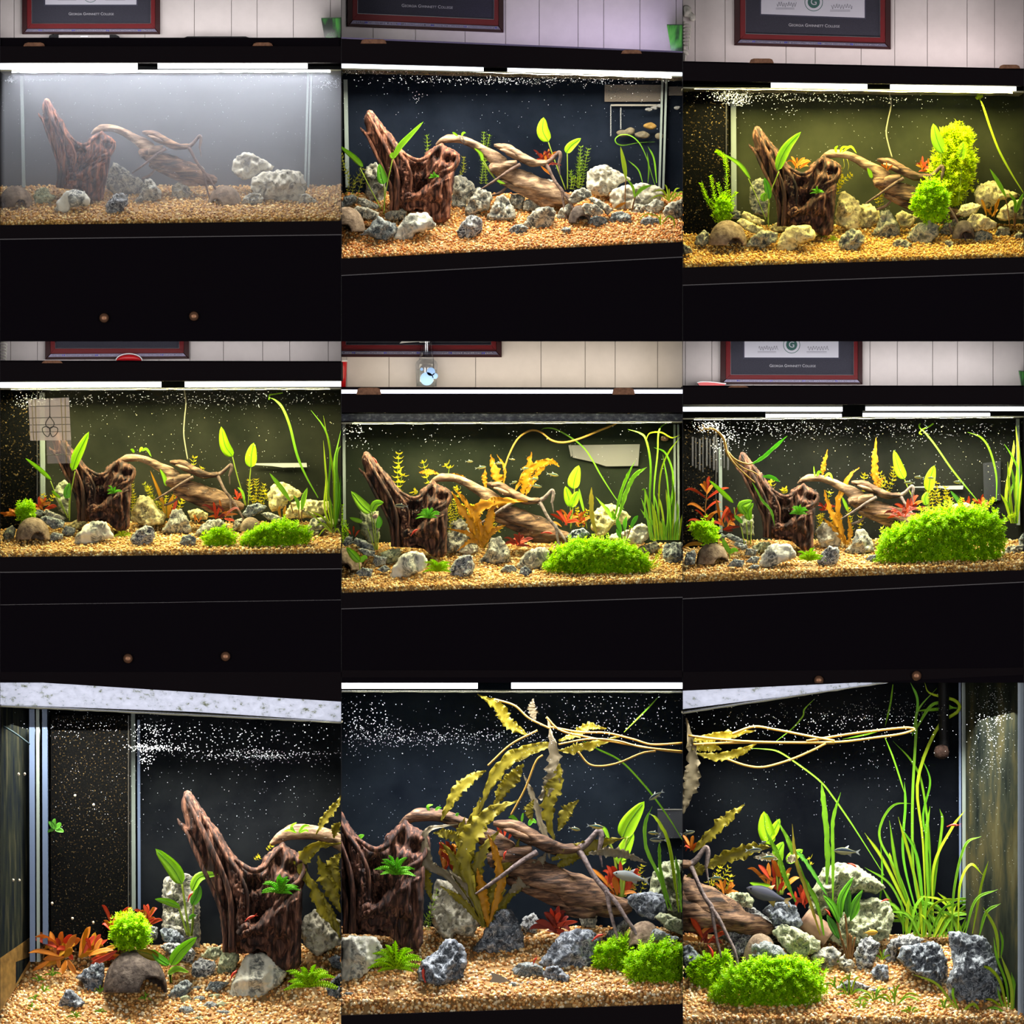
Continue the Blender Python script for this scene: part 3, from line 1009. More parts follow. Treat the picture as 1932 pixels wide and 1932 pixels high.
def bush(label, poly, n, L, W, mat, T=None, d=None, name='carpet_plant', k=5, stems_n=10):
    """dense mound of tiny leaves filling an outline"""
    p = np.array(smooth_poly(pts(poly), 1))
    base = (p[:, 0].mean(), p[:, 1].max())
    wd, ht = p.max(0) - p.min(0)
    T = T or .36 * min(wd, ht) + 40
    d = (dep(base[1]) + T * K * .8) if d is None else d
    rs = np.random.RandomState(int(base[0]) + n)
    t = thing(name, label, 'plant', base[0], base[1], d)
    lo, hi = p.min(0), p.max(0)
    q = rs.uniform(lo, hi, (n * 3, 2)); q = q[inside(q, p)][:n]
    ds = bdist(q, p); R_ = ds.max()
    prof = np.sqrt(np.clip(1 - (1 - np.clip(ds / R_, 0, 1)) ** 2, 0.02, 1))
    # most sprigs near the shell, some inside
    sg = np.where(rs.rand(len(q)) < .72, -1, 1) * rs.uniform(.35, 1, len(q)) ** .5
    y = d + sg * prof * T * K
    q = q + rs.normal(0, L * .5, q.shape) * (1 + 1.1 * (rs.rand(len(q)) < .12))[:, None]
    Wp = PA(q, y)
    c = PA([(p[:, 0].mean(), p[:, 1].max() - ht * .25)], d)[0]
    nodes = []
    for i in range(len(Wp)):
        ax = Wp[i] - c + rs.normal(0, .04, 3) + np.array([0, 0, .05])
        nodes.append((Wp[i], ax, rs.uniform(.75, 1.35)))
        if i % 9 == 0 and sg[i] < 0:       # little shoots standing out of the mound
            ax = ax / (np.linalg.norm(ax) + 1e-9) + np.array([0, -.5, .5]); ax /= np.linalg.norm(ax)
            for j in range(1, 4):
                nodes.append((Wp[i] + ax * L * K * .62 * j, ax, 1.25 - .18 * j))
    V, F = leafsoup(nodes, L * K, W * K, rs, k, .5)
    V, F = soupclip(V, F)
    if len(F): tri_obj('foliage', V, F, mat, t)
    for i in range(stems_n):
        j = rs.randint(len(q))
        b0 = (p[:, 0].mean() + rs.uniform(-.3, .3) * wd, p[:, 1].max() - 6)
        stalk(t, [b0, ((b0[0] + q[j, 0]) / 2, (b0[1] + q[j, 1]) / 2 + 5), tuple(q[j])], 1.4, (d + y[j]) / 2, STALK, n=6)
    return t


def rosette(label, u, v, leaves, wid, mat, d=None, name='red_plant', cat='plant', shape='lance', mats=None, stem=None, ruf=0.0):
    """leaves: list of (angle deg from straight up, length units[, start v offset])"""
    d = dep(v) if d is None else d
    t = thing(name, label, cat, u, v, d)
    if stem: stalk(t, stem, 3, d, STALKB)
    big = max(lf[1] for lf in leaves)
    full = []
    for lf in leaves:
        off = lf[2] if len(lf) > 2 else R.uniform(0, .30) * big
        full.append((lf[0], lf[1], off))
        if not stem and len(leaves) > 3:
            full.append((lf[0] * .9 + R.uniform(-22, 22), lf[1] * R.uniform(.5, .8), R.uniform(0, .45) * big))
    for i, (deg, L, off) in enumerate(full):
        an = math.radians(deg)
        du, dv = math.sin(an), -math.cos(an)
        z = R.uniform(-.55, .25)
        u0 = stem_u(stem, v - off) if stem else u + R.uniform(-.26, .26) * big
        bend = R.uniform(.02, .22) * L
        path = [(u0, v - off, 0), (u0 + du * L * .35, v - off + dv * L * .42 - bend * .3, z * L * .35), (u0 + du * L * .72, v - off + dv * L * .78 - bend * .2, z * L * .7), (u0 + du * L, v - off + dv * L + abs(du) * bend, z * L)]
        leaf(t, path, wid * R.uniform(.5, .85), d + R.uniform(-.03, .03), (mats[i % len(mats)] if mats else mat), shape, n=10, ruf=ruf, roll=R.uniform(-.7, .7))
    return t


def stem_u(stem, v):
    s = pts(stem) if isinstance(stem, str) else stem
    s = sorted(s, key=lambda p: p[1])
    return float(np.interp(v, [p[1] for p in s], [p[0] for p in s]))


def ribbons(label, base, blades, wid, mat, d=None, name='ribbon_grass', mats=None, shape='strap', n=14):
    d = dep(base[1]) if d is None else d
    t = thing(name, label, 'plant', base[0], base[1], d)
    for i, b in enumerate(blades):
        b = pts(b) if isinstance(b, str) else b
        z = R.uniform(-30, 30)
        L = len(b) - 1
        leaf(t, [(p[0], p[1], z * j / max(1, L)) for j, p in enumerate(b)], wid * R.uniform(.75, 1.2), d, mats[i % len(mats)] if mats else mat, shape, n=n, roll=R.uniform(-.7, .7), ruf=.25 if wid > 11 else 0)
    return t


def tuft(label, u, v, n, L, wid, mat, d=None, spread=75, name='grass_tuft', mats=None, droop=.35):
    """tuft of arching blades"""
    d = dep(v) if d is None else d
    t = thing(name, label, 'plant', u, v, d)
    rr = random.Random(int(u * 7 + v))
    for i in range(n):
        an = math.radians(-spread + 2 * spread * (i + .5) / n + rr.uniform(-8, 8))
        l = L * rr.uniform(.65, 1.1)
        z = rr.uniform(-.4, .3) * l
        du, dv = math.sin(an), -math.cos(an)
        b0 = u + rr.uniform(-.08, .08) * L
        path = [(b0, v, 0), (b0 + du * l * .45, v + dv * l * .6, z * .4), (b0 + du * l, v + dv * l * .85 + abs(du) * l * droop, z)]
        leaf(t, path, wid, d, mats[i % len(mats)] if mats else mat, 'strap', n=8)
    return t


def fern(label, u, v, n, L, wid, mat, d, spread=85, name='fern', cat='fern'):
    t = thing(name, label, cat, u, v, d)
    rr = random.Random(int(u + v))
    n = int(n * 1.6)
    wid *= .85
    for i in range(n):
        an = math.radians(-spread + 2 * spread * (i + .5) / n + rr.uniform(-10, 10))
        l = L * rr.uniform(.6, 1.15); z = -rr.uniform(-.2, .8) * l
        du, dv = math.sin(an), -math.cos(an)
        leaf(t, [(u, v, 0), (u + du * l * .5, v + dv * l * .6, z * .6), (u + du * l, v + dv * l * .85 + abs(du) * l * .2, z)], wid, d, mat, 'lobed', 'frond', n=25)
    return t


# ------------------------------------------------------------------ driftwood
STP = pts('145,628 160,622 178,628 200,660 235,705 270,745 290,765 310,800 350,850 390,885 430,899 462,888 480,858 500,845 535,825 570,808 600,833 640,848 668,870 672,900 665,935 645,965 632,1005 628,1065 618,1140 610,1238 586,1254 530,1246 500,1208 425,1202 345,1196 280,1192 270,1115 265,1040 238,980 220,910 190,850 160,790 125,757 108,724 128,736 143,745 132,700 130,668')


def stump_relief(vv, q, prof, T, rnd):
    h = T * prof
    out = np.zeros(len(vv))
    for i, p in enumerate(vv):
        f = min(1, max(0, (p[0] - 330 - (p[1] - 900) * .12) / 120))
        a = math.radians(18 * (1 - f) - 38 * f)            # grain leans differently on the two lobes
        al = p[0] * math.sin(a) + p[1] * math.cos(a)
        ac = p[0] * math.cos(a) - p[1] * math.sin(a)
        n1 = mn.noise(Vector((ac * .030, al * .006, 1.0 + f * 3)))
        n2 = mn.noise(Vector((ac * .075, al * .011, 5.0)))
        n3 = mn.noise(Vector((ac * .14, al * .03, 9.0)))
        out[i] = .75 * (1 - 2 * abs(n1)) * .6 + .5 * n2 + .25 * n3 - .3
    h = h + 62 * out * np.clip(q * 1.8, 0, 1)
    for (cu, cv, ru, rv, dp) in [(450, 1065, 42, 46, 170), (430, 955, 34, 24, 110), (600, 905, 24, 22, 90), (545, 880, 18, 30, 70), (640, 905, 14, 18, 60), (440, 1170, 85, 24, 120), (520, 1190, 40, 36, 90), (575, 1085, 16, 60, 70), (400, 1000, 16, 50, 60), (300, 960, 9, 130, 40), (225, 800, 8, 90, 36), (335, 1060, 9, 90, 40), (270, 870, 8, 70, 30), (500, 930, 14, 40, 50)]:
        h = h - dp * np.exp(-((vv[:, 0] - cu) / ru) ** 2 - ((vv[:, 1] - cv) / rv) ** 2)
    # ridge of the overhanging lip
    for i, p in enumerate(vv):
        tt = (p[0] - 355) / (635 - 355)
        if 0 <= tt <= 1:
            vl = 1135 - tt * 135
            h[i] += 55 * math.exp(-((p[1] - vl) / 15) ** 2)
    return np.maximum(h, (3 - 66 * prof)), T * prof * .8


S_SRC = [(160, 622), (668, 870), (600, 1250)]
S_DST = {0: [(265, 555), (655, 800), (575, 1130)], 1: S_SRC, 2: [(420, 712), (895, 935), (840, 1322)], 3: [(318, 505), (765, 715), (722, 1062)], 4: [(140, 622), (620, 848), (585, 1212)],
         5: [(340, 625), (770, 860), (728, 1175)], 6: [(1060, 608), (1735, 1000), (1688, 1615)], 7: [(-185, 490), (500, 872), (445, 1500)]}


LIPP = pts('352,1140 372,1118 410,1098 440,1082 470,1052 520,1020 560,1004 600,985 634,968 640,990 632,1065 622,1140 614,1236 590,1258 545,1262 505,1240 480,1215 455,1190 425,1180 400,1192 372,1196 350,1180')


def lip_relief(vv, q, prof, T, rnd):
    h = T * prof * .8
    for i, p in enumerate(vv):
        a = math.radians(-28)
        al = p[0] * math.sin(a) + p[1] * math.cos(a); ac = p[0] * math.cos(a) - p[1] * math.sin(a)
        h[i] += 30 * min(1, q[i] * 2) * (.5 - 1.6 * abs(mn.noise(Vector((ac * .035, al * .009, 3)))) + .5 * mn.noise(Vector((ac * .1, al * .02, 8))))
    for (cu, cv, ru, rv, dp) in [(430, 1150, 60, 20, 90), (530, 1175, 34, 44, 90), (480, 1120, 30, 14, 40), (585, 1090, 12, 50, 50)]:
        h = h - dp * np.exp(-((vv[:, 0] - cu) / ru) ** 2 - ((vv[:, 1] - cv) / rv) ** 2)
    return np.maximum(h, 3 - 40 * prof), T * prof * .5


def stump(mat, d=.36):
    mp, k = affine(S_SRC, S_DST[cur])
    b = mp([(420, 1200)])[0]
    t = thing('driftwood_stump', 'tall ragged reddish-brown driftwood stump with a hollow side lobe', 'driftwood', max(10, b[0]), b[1], d)
    V, F = inflate(STP, d, 105, 7.0, stump_relief, 11, jit=2.5, Rf=.8, mp=mp, Tk=k)
    obj('trunk', V, F, mat, t)
    V, F = inflate(LIPP, d - 78 * k * K, 46, 7.0, lip_relief, 12, jit=2.5, Rf=.7, mp=mp, Tk=k)
    obj('front_lip', V, F, mat, t)
    for path in ([(150, 640, 8, -50), (190, 720, 11, -75), (250, 830, 11, -95), (300, 930, 10, -102), (320, 1040, 12, -100), (310, 1190, 15, -85)],
                 [(178, 650, 5, -30), (240, 745, 8, -62), (310, 850, 9, -80), (365, 920, 9, -85), (395, 990, 8, -85), (388, 1090, 7, -80)],
                 [(118, 735, 4, -10), (150, 775, 9, -45), (200, 880, 9, -70), (250, 990, 9, -80), (285, 1080, 11, -80), (282, 1190, 14, -60)],
                 [(350, 865, 6, -45), (420, 905, 10, -75), (470, 900, 11, -82), (505, 870, 9, -75), (560, 825, 8, -55)],
                 [(640, 860, 6, -35), (655, 905, 9, -50), (620, 950, 9, -80), (560, 975, 8, -92), (500, 1000, 6, -88)],
                 [(345, 1130, 14, -105), (380, 1100, 15, -112), (400, 1120, 10, -110)],
                 [(108, 722, 3, -8), (122, 742, 7, -20), (150, 770, 10, -35)]):
        q = mp([(x[0], x[1]) for x in path])
        tube('ridge', [(q[i][0], q[i][1], x[2] * k, x[3] * k) for i, x in enumerate(path)], d, mat, t, n=34, ring=9, flute=.35, seed=path[0][0])
    return t


B_SRC = {0: [(540, 815), (1235, 860), (1358, 1290)], 4: [(540, 815), (1235, 860), (790, 1072)], 8: [(1160, 930), (1235, 860), (1358, 1290)]}
B_DST = {0: [(520, 755), (1132, 768), (1256, 1157)], 1: B_SRC[0], 2: [(780, 900), (1468, 938), (1603, 1362)], 3: [(658, 690), (1308, 698), (1392, 1062)], 4: [(505, 800), (1195, 842), (760, 1047)],
         5: [(655, 800), (1300, 818), (897, 1006)], 6: None, 7: [(335, 800), (1462, 835), (1697, 1512)], 8: [(45, 1040), (135, 930), (316, 1607)]}


def branch(d=.40, limb=LIMB, trunk=TRUNK, twig=TWIG):
    if cur == 6:
        mp, k = affine([(540, 815), (750, 820), (640, 900)], [(1540, 905), (1925, 905), (1725, 1060)])
    else:
        mp, k = affine(B_SRC.get(cur if cur in (8,) else (4 if cur in (4, 5) else 0)), B_DST[cur])
    b = mp([(900, 1100)])[0]
    t = thing('driftwood_branch', 'arched pale driftwood branch with forked twigs' + (' above the stump lobe' if cur == 6 else ''), 'driftwood', b[0], b[1], d)

    def w(name, path, mat, **kw):
        p = mp([(x[0], x[1]) for x in path])
        tube(name, [(p[i][0], p[i][1], x[2] * k, (x[3] if len(x) > 3 else 0) * k) for i, x in enumerate(path)], d, mat, t, **kw)
    w('limb', [(536, 820, 6, 10), (556, 806, 14, 5), (585, 790, 20), (620, 784, 23), (690, 792, 23), (755, 822, 25), (815, 858, 29), (870, 898, 36), (905, 928, 40), (930, 945, 30)], limb, n=50, ring=16, flute=.22, seed=1)
    if cur == 6: return t
    w('knuckle', [(600, 785, 10, -4), (612, 772, 9, -4), (640, 772, 6, -2)], limb, n=10, ring=8, flute=.3, seed=2)
    w('trunk', [(850, 935, 28, 5), (885, 950, 40), (950, 985, 44), (1020, 1020, 50), (1090, 1055, 56), (1160, 1090, 58), (1230, 1122, 50), (1300, 1135, 32), (1335, 1140, 14)], trunk, n=60, ring=22, flute=.30, seed=5)
    w('stump_end', [(845, 960, 26, -20), (870, 950, 34, -25), (905, 945, 30, -20)], trunk, n=12, ring=12, flute=.4, seed=9)
    w('nub', [(890, 955, 26, -25), (935, 935, 24, -38), (985, 920, 16, -42), (996, 918, 6, -42)], limb, n=18, ring=12, flute=.2, seed=3)
    w('upper_limb', [(864, 824, 7, -30), (890, 826, 14, -30), (930, 838, 22, -30), (975, 865, 26, -30), (1030, 900, 27, -30), (1090, 922, 21, -32), (1140, 925, 18, -35), (1165, 920, 15, -36)], trunk, n=44, ring=16, flute=.42, seed=7)
    w('splinter', [(900, 845, 6, -45), (940, 862, 12, -55), (985, 880, 10, -50), (1010, 895, 4, -40)], limb, n=14, ring=8, flute=.4, seed=8)
    w('crook', [(1150, 928, 15, -36), (1185, 908, 12, -38), (1218, 874, 10, -40), (1234, 862, 11, -42), (1240, 880, 10, -44), (1234, 915, 8, -46), (1228, 936, 6, -46)], twig, n=26, ring=10, flute=.22, seed=11)
    w('spur', [(1229, 928, 5, -46), (1233, 955, 4.5, -46), (1238, 992, 2.5, -46)], twig, n=10, ring=7)
    w('twig', [(1158, 928, 13, -38), (1175, 958, 10, -55), (1193, 995, 9, -70), (1218, 1040, 8.5, -85), (1248, 1080, 10, -95), (1254, 1130, 7.5, -102), (1266, 1195, 6, -110), (1282, 1257, 4, -118)], twig, n=40, ring=9, flute=.2, seed=13)
    w('twig', [(1244, 1076, 9, -95), (1278, 1118, 8, -105), (1311, 1176, 7, -118), (1344, 1236, 6.5, -130), (1358, 1291, 4, -140)], twig, n=26, ring=9, flute=.2, seed=14)
    w('twig', [(1012, 930, 11, -50), (966, 955, 9, -62), (900, 1000, 8, -75), (840, 1040, 6.5, -85), (788, 1073, 3, -92)], twig, n=26, ring=9, flute=.2, seed=15)
    w('lower_limb', [(900, 1022, 12, -10), (918, 1030, 17, -8), (960, 1048, 22), (1050, 1085, 32), (1150, 1128, 42), (1210, 1140, 36)], trunk, n=34, ring=14, flute=.32, seed=17)
    w('hanging_twig', [(945, 1050, 6, 10), (900, 1090, 9, 12), (850, 1108, 7, 14)], twig, n=10, ring=7)
    return t


def coconut(label, cu, vb, wd, ht, op=None, mat=COCO, d=None, tilt=0.0):
    """half coconut shell, hollow, with an arched doorway; op = (u, v, ru, rv)"""
    d = (dep(vb) + wd * .38 * K) if d is None else d
    na, nb_ = 72, 26
    V, F = [], []
    for j in range(nb_ + 1):
        ph = math.pi / 2 * j / nb_
        for i in range(na):
            th = 2 * math.pi * i / na
            rr = 1 + .025 * mn.noise(Vector((math.cos(th) * 2, math.sin(th) * 2, ph * 2 + cu)))
            V.append((cu + wd / 2 * math.cos(ph) ** .9 * math.cos(th) * rr, vb - ht * math.sin(ph) * rr + tilt * math.cos(th) * math.cos(ph) * wd / 2, wd * .46 * math.cos(ph) ** .9 * math.sin(th)))
    for j in range(nb_):
        for i in range(na):
            k2 = (i + 1) % na
            q = [j * na + i, j * na + k2, (j + 1) * na + k2, (j + 1) * na + i]
            c = np.mean([V[x] for x in q], 0)
            if op and c[2] < 0 and ((c[0] - op[0]) / op[2]) ** 2 + ((c[1] - op[1]) / op[3]) ** 2 < 1:
                continue
            F.append(q)
    V = np.array(V)
    if op:      # pull the doorway rim onto a clean arch
        used = set(i for f in F for i in f)
        for i in range(len(V)):
            if i in used and V[i][2] < 0:
                r = math.hypot((V[i][0] - op[0]) / op[2], (V[i][1] - op[1]) / op[3])
                if r < 1.06 and r > .5:
                    V[i][0] = op[0] + (V[i][0] - op[0]) / r; V[i][1] = op[1] + (V[i][1] - op[1]) / r
    o = obj('coconut_shell', PA(V[:, :2], d + V[:, 2] * K), F, mat)
    s = o.modifiers.new('shell', 'SOLIDIFY'); s.thickness = 9 * K; s.offset = -1 if True else 1
    return tag(o, label, 'coconut shell')


# ------------------------------------------------------------------ animals
def fish(label, u, v, L, ang, mats, face=1, hgt=.30, d=.16, name='fish', group=None):
    """face +1: head to the right; ang: degrees, nose up positive"""
    a = math.radians(ang)
    prof = [(0, .02), (.05, .10), (.14, .20), (.30, .30), (.45, .31), (.60, .24), (.74, .14), (.84, .085), (.90, .075)]
    ring = 12
    V, F, fm = [], [], []

    def W(x, y, z):      # x along body 0..1 from nose, y up, z depth (units of L)
        x = (.5 - x) * face
        uu = u + L * (x * math.cos(a) - y * math.sin(a) * face)
        vv_ = v - L * (x * math.sin(a) * face + y * math.cos(a))
        return P(uu, vv_, d + z * L * K)
    for (x, h) in prof:
        for j in range(ring):
            an = 2 * math.pi * j / ring
            V.append(W(x, h * hgt / .31 * .5 * math.sin(an), h * .28 * math.cos(an)))
    for i in range(len(prof) - 1):
        for j in range(ring):
            k2 = (j + 1) % ring
            F.append([i * ring + j, i * ring + k2, (i + 1) * ring + k2, (i + 1) * ring + j])
            s = math.sin(2 * math.pi * (j + .5) / ring)
            fm.append(0 if s > .75 else (1 if s > -.2 else 2))
    F.append(list(range(ring))[::-1]); fm.append(1)
    b = len(V)                                   # forked tail, joined to the body's last ring
    V += [W(.90, .035, 0), W(.90, -.035, 0), W(1.08, .13, .01), W(.99, 0, 0), W(1.08, -.13, -.01)]
    F += [[b, b + 2, b + 3], [b + 1, b + 3, b + 4], [b, b + 3, b + 1]]; fm += [3, 3, 3]
    o = obj(name, V, F, None, mats=mats, fm=fm, clipping=False)
    tag(o, label, 'fish', group)
    tip = [W(.42, hgt * .46, 0), W(.56, hgt * .42, 0), W(.60, hgt * .85, .01), W(.42, hgt * .46, .012), W(.56, hgt * .42, .012)]
    obj('dorsal_fin', tip, [[0, 1, 2], [3, 2, 4]], mats[3], o, clipping=False)
    tip = [W(.55, -hgt * .40, 0), W(.72, -hgt * .22, 0), W(.72, -hgt * .72, .01), W(.55, -hgt * .40, .012), W(.72, -hgt * .22, .012)]
    obj('anal_fin', tip, [[0, 1, 2], [3, 2, 4]], mats[3], o, clipping=False)
    e = np.array(W(.10, .02, -.05))
    ev = [e + np.array(p) * L * .028 * K for p in ((1, 0, 0), (-1, 0, 0), (0, 1, 0), (0, -1, 0), (0, 0, 1), (0, 0, -1))]
    obj('eye', ev, [(0, 2, 4), (2, 1, 4), (1, 3, 4), (3, 0, 4), (2, 0, 5), (1, 2, 5), (3, 1, 5), (0, 3, 5)], plain('fish_eye', (.01, .01, .01), .1), o, clipping=False)
    return o


def shrimp(label, u, v, L, ang, d=.12, mat=None):
    """small red shrimp: arched tapering body, tail fan, antennae"""
    mat = mat or plain('shrimp_red', (.62, .035, .01), .35)
    a = math.radians(ang)
    f = lambda x, y: (u + x * math.cos(a) * L + y * math.sin(a) * L, v - x * math.sin(a) * L + y * math.cos(a) * L)
    t = thing('shrimp', label, 'shrimp', u, v, d)
    pr = [(.5, .0, .02), (.40, -.02, .09), (.2, -.06, .12), (0, -.06, .11), (-.2, -.02, .085), (-.36, .04, .06), (-.44, .07, .03)]
    tube('body', [(*f(x, y), r * L) for x, y, r in pr], d, mat, t, n=16, ring=9)
    leaf(t, [f(-.42, .06), f(-.52, .09), f(-.60, .14)], .07 * L, d, mat, 'oval', 'tail_fan', n=5)
    for s in (-1, 1):
        tube('antenna', [(*f(.48, -.02), .012 * L), (*f(.66, -.05 + .08 * s), .010 * L), (*f(.8, .0 + .14 * s), .006 * L)], d, mat, t, n=6, ring=5)
    for i in range(4):
        tube('leg', [(*f(.3 - i * .12, .03), .014 * L), (*f(.32 - i * .12, .16), .010 * L)], d, mat, t, n=4, ring=5)
    return t


TETRA = [plain('fish_back', (.11, .12, .05), .6, spec=.1), plain('fish_stripe', (.006, .012, .02), .6, spec=.1), plain('fish_belly', (.36, .34, .18), .6, spec=.1), half('fish_fin', (.45, .48, .45), .6)]
TETRAY = [plain('fish_back_gold', (.26, .20, .05), .6, spec=.1), plain('fish_stripe_teal', (.015, .05, .05), .6, spec=.1), plain('fish_belly_gold', (.50, .38, .08), .6, spec=.1), half('fish_fin', (.45, .48, .45), .6)]
# ------------------------------------------------------------------ things above the hoods
def letters(body, u, v, wd, d, mat, parent, small=True, name='lettering', rot=0.0, maxh=None):
    c = bpy.data.curves.new(name, 'FONT')
    c.body = body
    c.align_x = 'CENTER'; c.align_y = 'CENTER'
    c.size = 1.0
    if small:
        c.small_caps_scale = .78
        for i in range(len(body)):
            c.body_format[i].use_small_caps = True
    c.extrude = .004
    c.materials.append(mat)
    o = bpy.data.objects.new(name, c)
    COL.objects.link(o)
    o.parent = parent
    o.location = Vector(P(u, v, d)) - Vector(parent['_b'])
    o.rotation_euler = (math.pi / 2, rot, 0)
    bpy.context.view_layer.update()
    x = max(1e-3, max(p[0] for p in o.bound_box) - min(p[0] for p in o.bound_box))
    s = wd * K / x
    me = bpy.data.meshes.new_from_object(o.evaluated_get(bpy.context.evaluated_depsgraph_get()))
    for v_ in me.vertices: v_.co = v_.co * s
    loc, rt = o.location.copy(), o.rotation_euler.copy()
    bpy.data.objects.remove(o)
    o = bpy.data.objects.new(name, me)
    COL.objects.link(o)
    o.parent = parent; o.location = loc; o.rotation_euler = rt
    return o


def diploma(label, u0, u1, bl, br, mu0, mu1, ml, mr, text=None, paper=None, seal=None):
    def slab(name, poly, *a, **k):       # keep to the wall of this niche
        if max(p[0] for p in poly) < 3: return None
        return globals()['slab'](name, [(max(1.0, x), y) for x, y in poly], *a, **k)
    f = thing('diploma_frame', label, 'picture frame', (u0 + u1) / 2, (bl + br) / 2, .68)
    sb = (br - bl) / (u1 - u0)
    TOP = -34
    B = lambda u, off: bl + (u - u0) * sb + off
    M_ = lambda u, off: ml + (u - mu0) * (mr - ml) / (mu1 - mu0) + off
    hO = (bl - ml)
    mL, mR = mu0 - u0, u1 - mu1
    a, c = .50, .50        # outer dark band share
    # outer moulding
    slab('moulding', [(u0, TOP), (u0 + mL * a, TOP), (u0 + mL * a, B(u0, -hO * .50)), (u0, B(u0, 0))], .655, .689, MAHOG, f, 2)
    slab('moulding', [(u1 - mR * a, TOP), (u1, TOP), (u1, B(u1, 0)), (u1 - mR * a, B(u1, -hO * .50))], .655, .689, MAHOG, f, 2)
    slab('moulding', [(u0, B(u0, 0)), (u0 + mL * a, B(u0, -hO * .50)), (u1 - mR * a, B(u1, -hO * .50)), (u1, B(u1, 0))], .655, .689, MAHOG, f, 2)
    # inner red moulding
    slab('inner_moulding', [(u0 + mL * a, TOP), (mu0 - 3, TOP), (mu0 - 3, M_(mu0, 3)), (u0 + mL * a, B(u0, -hO * .50))], .662, .689, MAHOG2, f, 1)
    slab('inner_moulding', [(mu1 + 3, TOP), (u1 - mR * a, TOP), (u1 - mR * a, B(u1, -hO * .50)), (mu1 + 3, M_(mu1, 3))], .662, .689, MAHOG2, f, 1)
    slab('inner_moulding', [(u0 + mL * a, B(u0, -hO * .50)), (mu0 - 3, M_(mu0, 3)), (mu1 + 3, M_(mu1, 3)), (u1 - mR * a, B(u1, -hO * .50))], .662, .689, MAHOG2, f, 1)
    # beading along the bottom, LED reflections put into its bead colours
    bd = slab('bead_rail', [(u0 + mL * .55, B(u0, -hO * .47)), (u1 - mR * .55, B(u1, -hO * .47)), (u1 - mR * .3, B(u1, -hO * .22)), (u0 + mL * .3, B(u0, -hO * .22))], .650, .656, plain('bead_rail', (.10, .09, .14), .3, .6), f)
    V, F, fm = [], [], []
    rr = random.Random(int(u0) + cur)
    u = max(4, u0 + mL * .7)
    i = 0
    while u < u1 - mR * .7:
        rw, rh = rr.uniform(2.2, 4.2), hO * .085
        cv = B(u, -hO * .345 + rr.uniform(-1.5, 1.5))
        q = len(V)
        for (x, y, z) in ((1, 0, 0), (-1, 0, 0), (0, 1, 0), (0, -1, 0), (0, 0, -1), (0, 0, 1)):
            V.append(P(u + x * rw, cv + y * rh, .650 + z * .004))
        F += [[q + t for t in tr] for tr in ((0, 2, 4), (2, 1, 4), (1, 3, 4), (3, 0, 4), (2, 0, 5), (1, 2, 5), (3, 1, 5), (0, 3, 5))]
        fm += [1 if i % 19 in (6, 7) else 0] * 8
        u += rr.uniform(8.5, 11); i += 1
    obj('beading', V, F, None, bd, mats=[SILVER, BLUEB], fm=fm, clipping=False)
    # mat with silver fillet, sheet, seal, writing
    slab('fillet', [(mu0 - 3, TOP), (mu1 + 3, TOP), (mu1 + 3, M_(mu1, 3)), (mu0 - 3, M_(mu0, 3))], .676, .688, plain('fillet', (.30, .30, .34), .4), f)
    slab('mat', [(mu0, TOP), (mu1, TOP), (mu1, M_(mu1, 0)), (mu0, M_(mu0, 0))], .674, .677, MATB, f)
    if text:
        letters('Georgia Gwinnett College', text[0], text[1], text[2], .6735, LETTER, f, rot=math.atan(sb))
    if paper:
        p0, p1, pl, pr = paper
        slab('sheet_edge', [(p0 - 8, TOP), (p1 + 8, TOP), (p1 + 8, pr + 8), (p0 - 8, pl + 8)], .6735, .674, INK, f)
        sh = slab('sheet', [(p0, TOP), (p1, TOP), (p1, pr), (p0, pl)], .6725, .6736, PAPER, f)
        if seal:
            su, sv, sr = seal
            circ = lambda r: [(su + r * math.cos(6.283 * j / 40), sv + r * math.sin(6.283 * j / 40)) for j in range(40)]
            clipc = lambda q: [(x, max(y, TOP)) for x, y in q]
            slab('seal_rim', clipc(circ(sr)), .6720, .6726, SEALG, sh)
            slab('seal_ring', clipc(circ(sr * .93)), .6716, .6721, PAPER, sh)
            slab('seal_disc', clipc(circ(sr * .66)), .6712, .6717, SEALG, sh)
            letters('G', su, sv, sr * .62, .6708, PAPER, sh, small=False, name='seal_letter')
            # two handwritten scrawls over ruled lines
            for (a0, wd) in ((p0 + (su - p0) * .30, 110), (su + (p1 - su) * .34, 120)):
                pv = pl + (pr - pl) * (a0 - p0) / (p1 - p0)
                h_ = sr * .30
                path = [(a0 + wd * j / 26, pv - sr * 1.1 + h_ * math.sin(j * 1.9 + a0) * (.4 + .6 * abs(math.sin(j * .7))), .9) for j in range(27)]
                tube('signature', path, .6722, INK, sh, n=90, ring=4)
                box('ruled_line', a0 - 6, pv - sr * .72, a0 + wd * .9, pv - sr * .69, .6719, .6726, INK, sh)
                box('caption_line', a0 - 6, pv - sr * .60, a0 + wd * .9, pv - sr * .56, .6719, .6726, plain('grey_ink', (.25, .25, .3), .8), sh)
    return f


def lathe(name, cu, prof, d, mat, parent=None, n=28, ky=1.0):
    """prof: (radius, v) in niche units around a vertical axis"""
    V, F = [], []
    for (r, v) in prof:
        for j in range(n):
            an = 2 * math.pi * j / n
            p = P(cu + r * math.cos(an), v, d)
            V.append((p[0], d + r * K * ky * math.sin(an), p[2]))
    for i in range(len(prof) - 1):
        for j in range(n):
            k2 = (j + 1) % n
            F.append([i * n + j, i * n + k2, (i + 1) * n + k2, (i + 1) * n + j])
    F.append(list(range(n))); F.append([(len(prof) - 1) * n + j for j in range(n)])
    return obj(name, V, F, mat, parent)


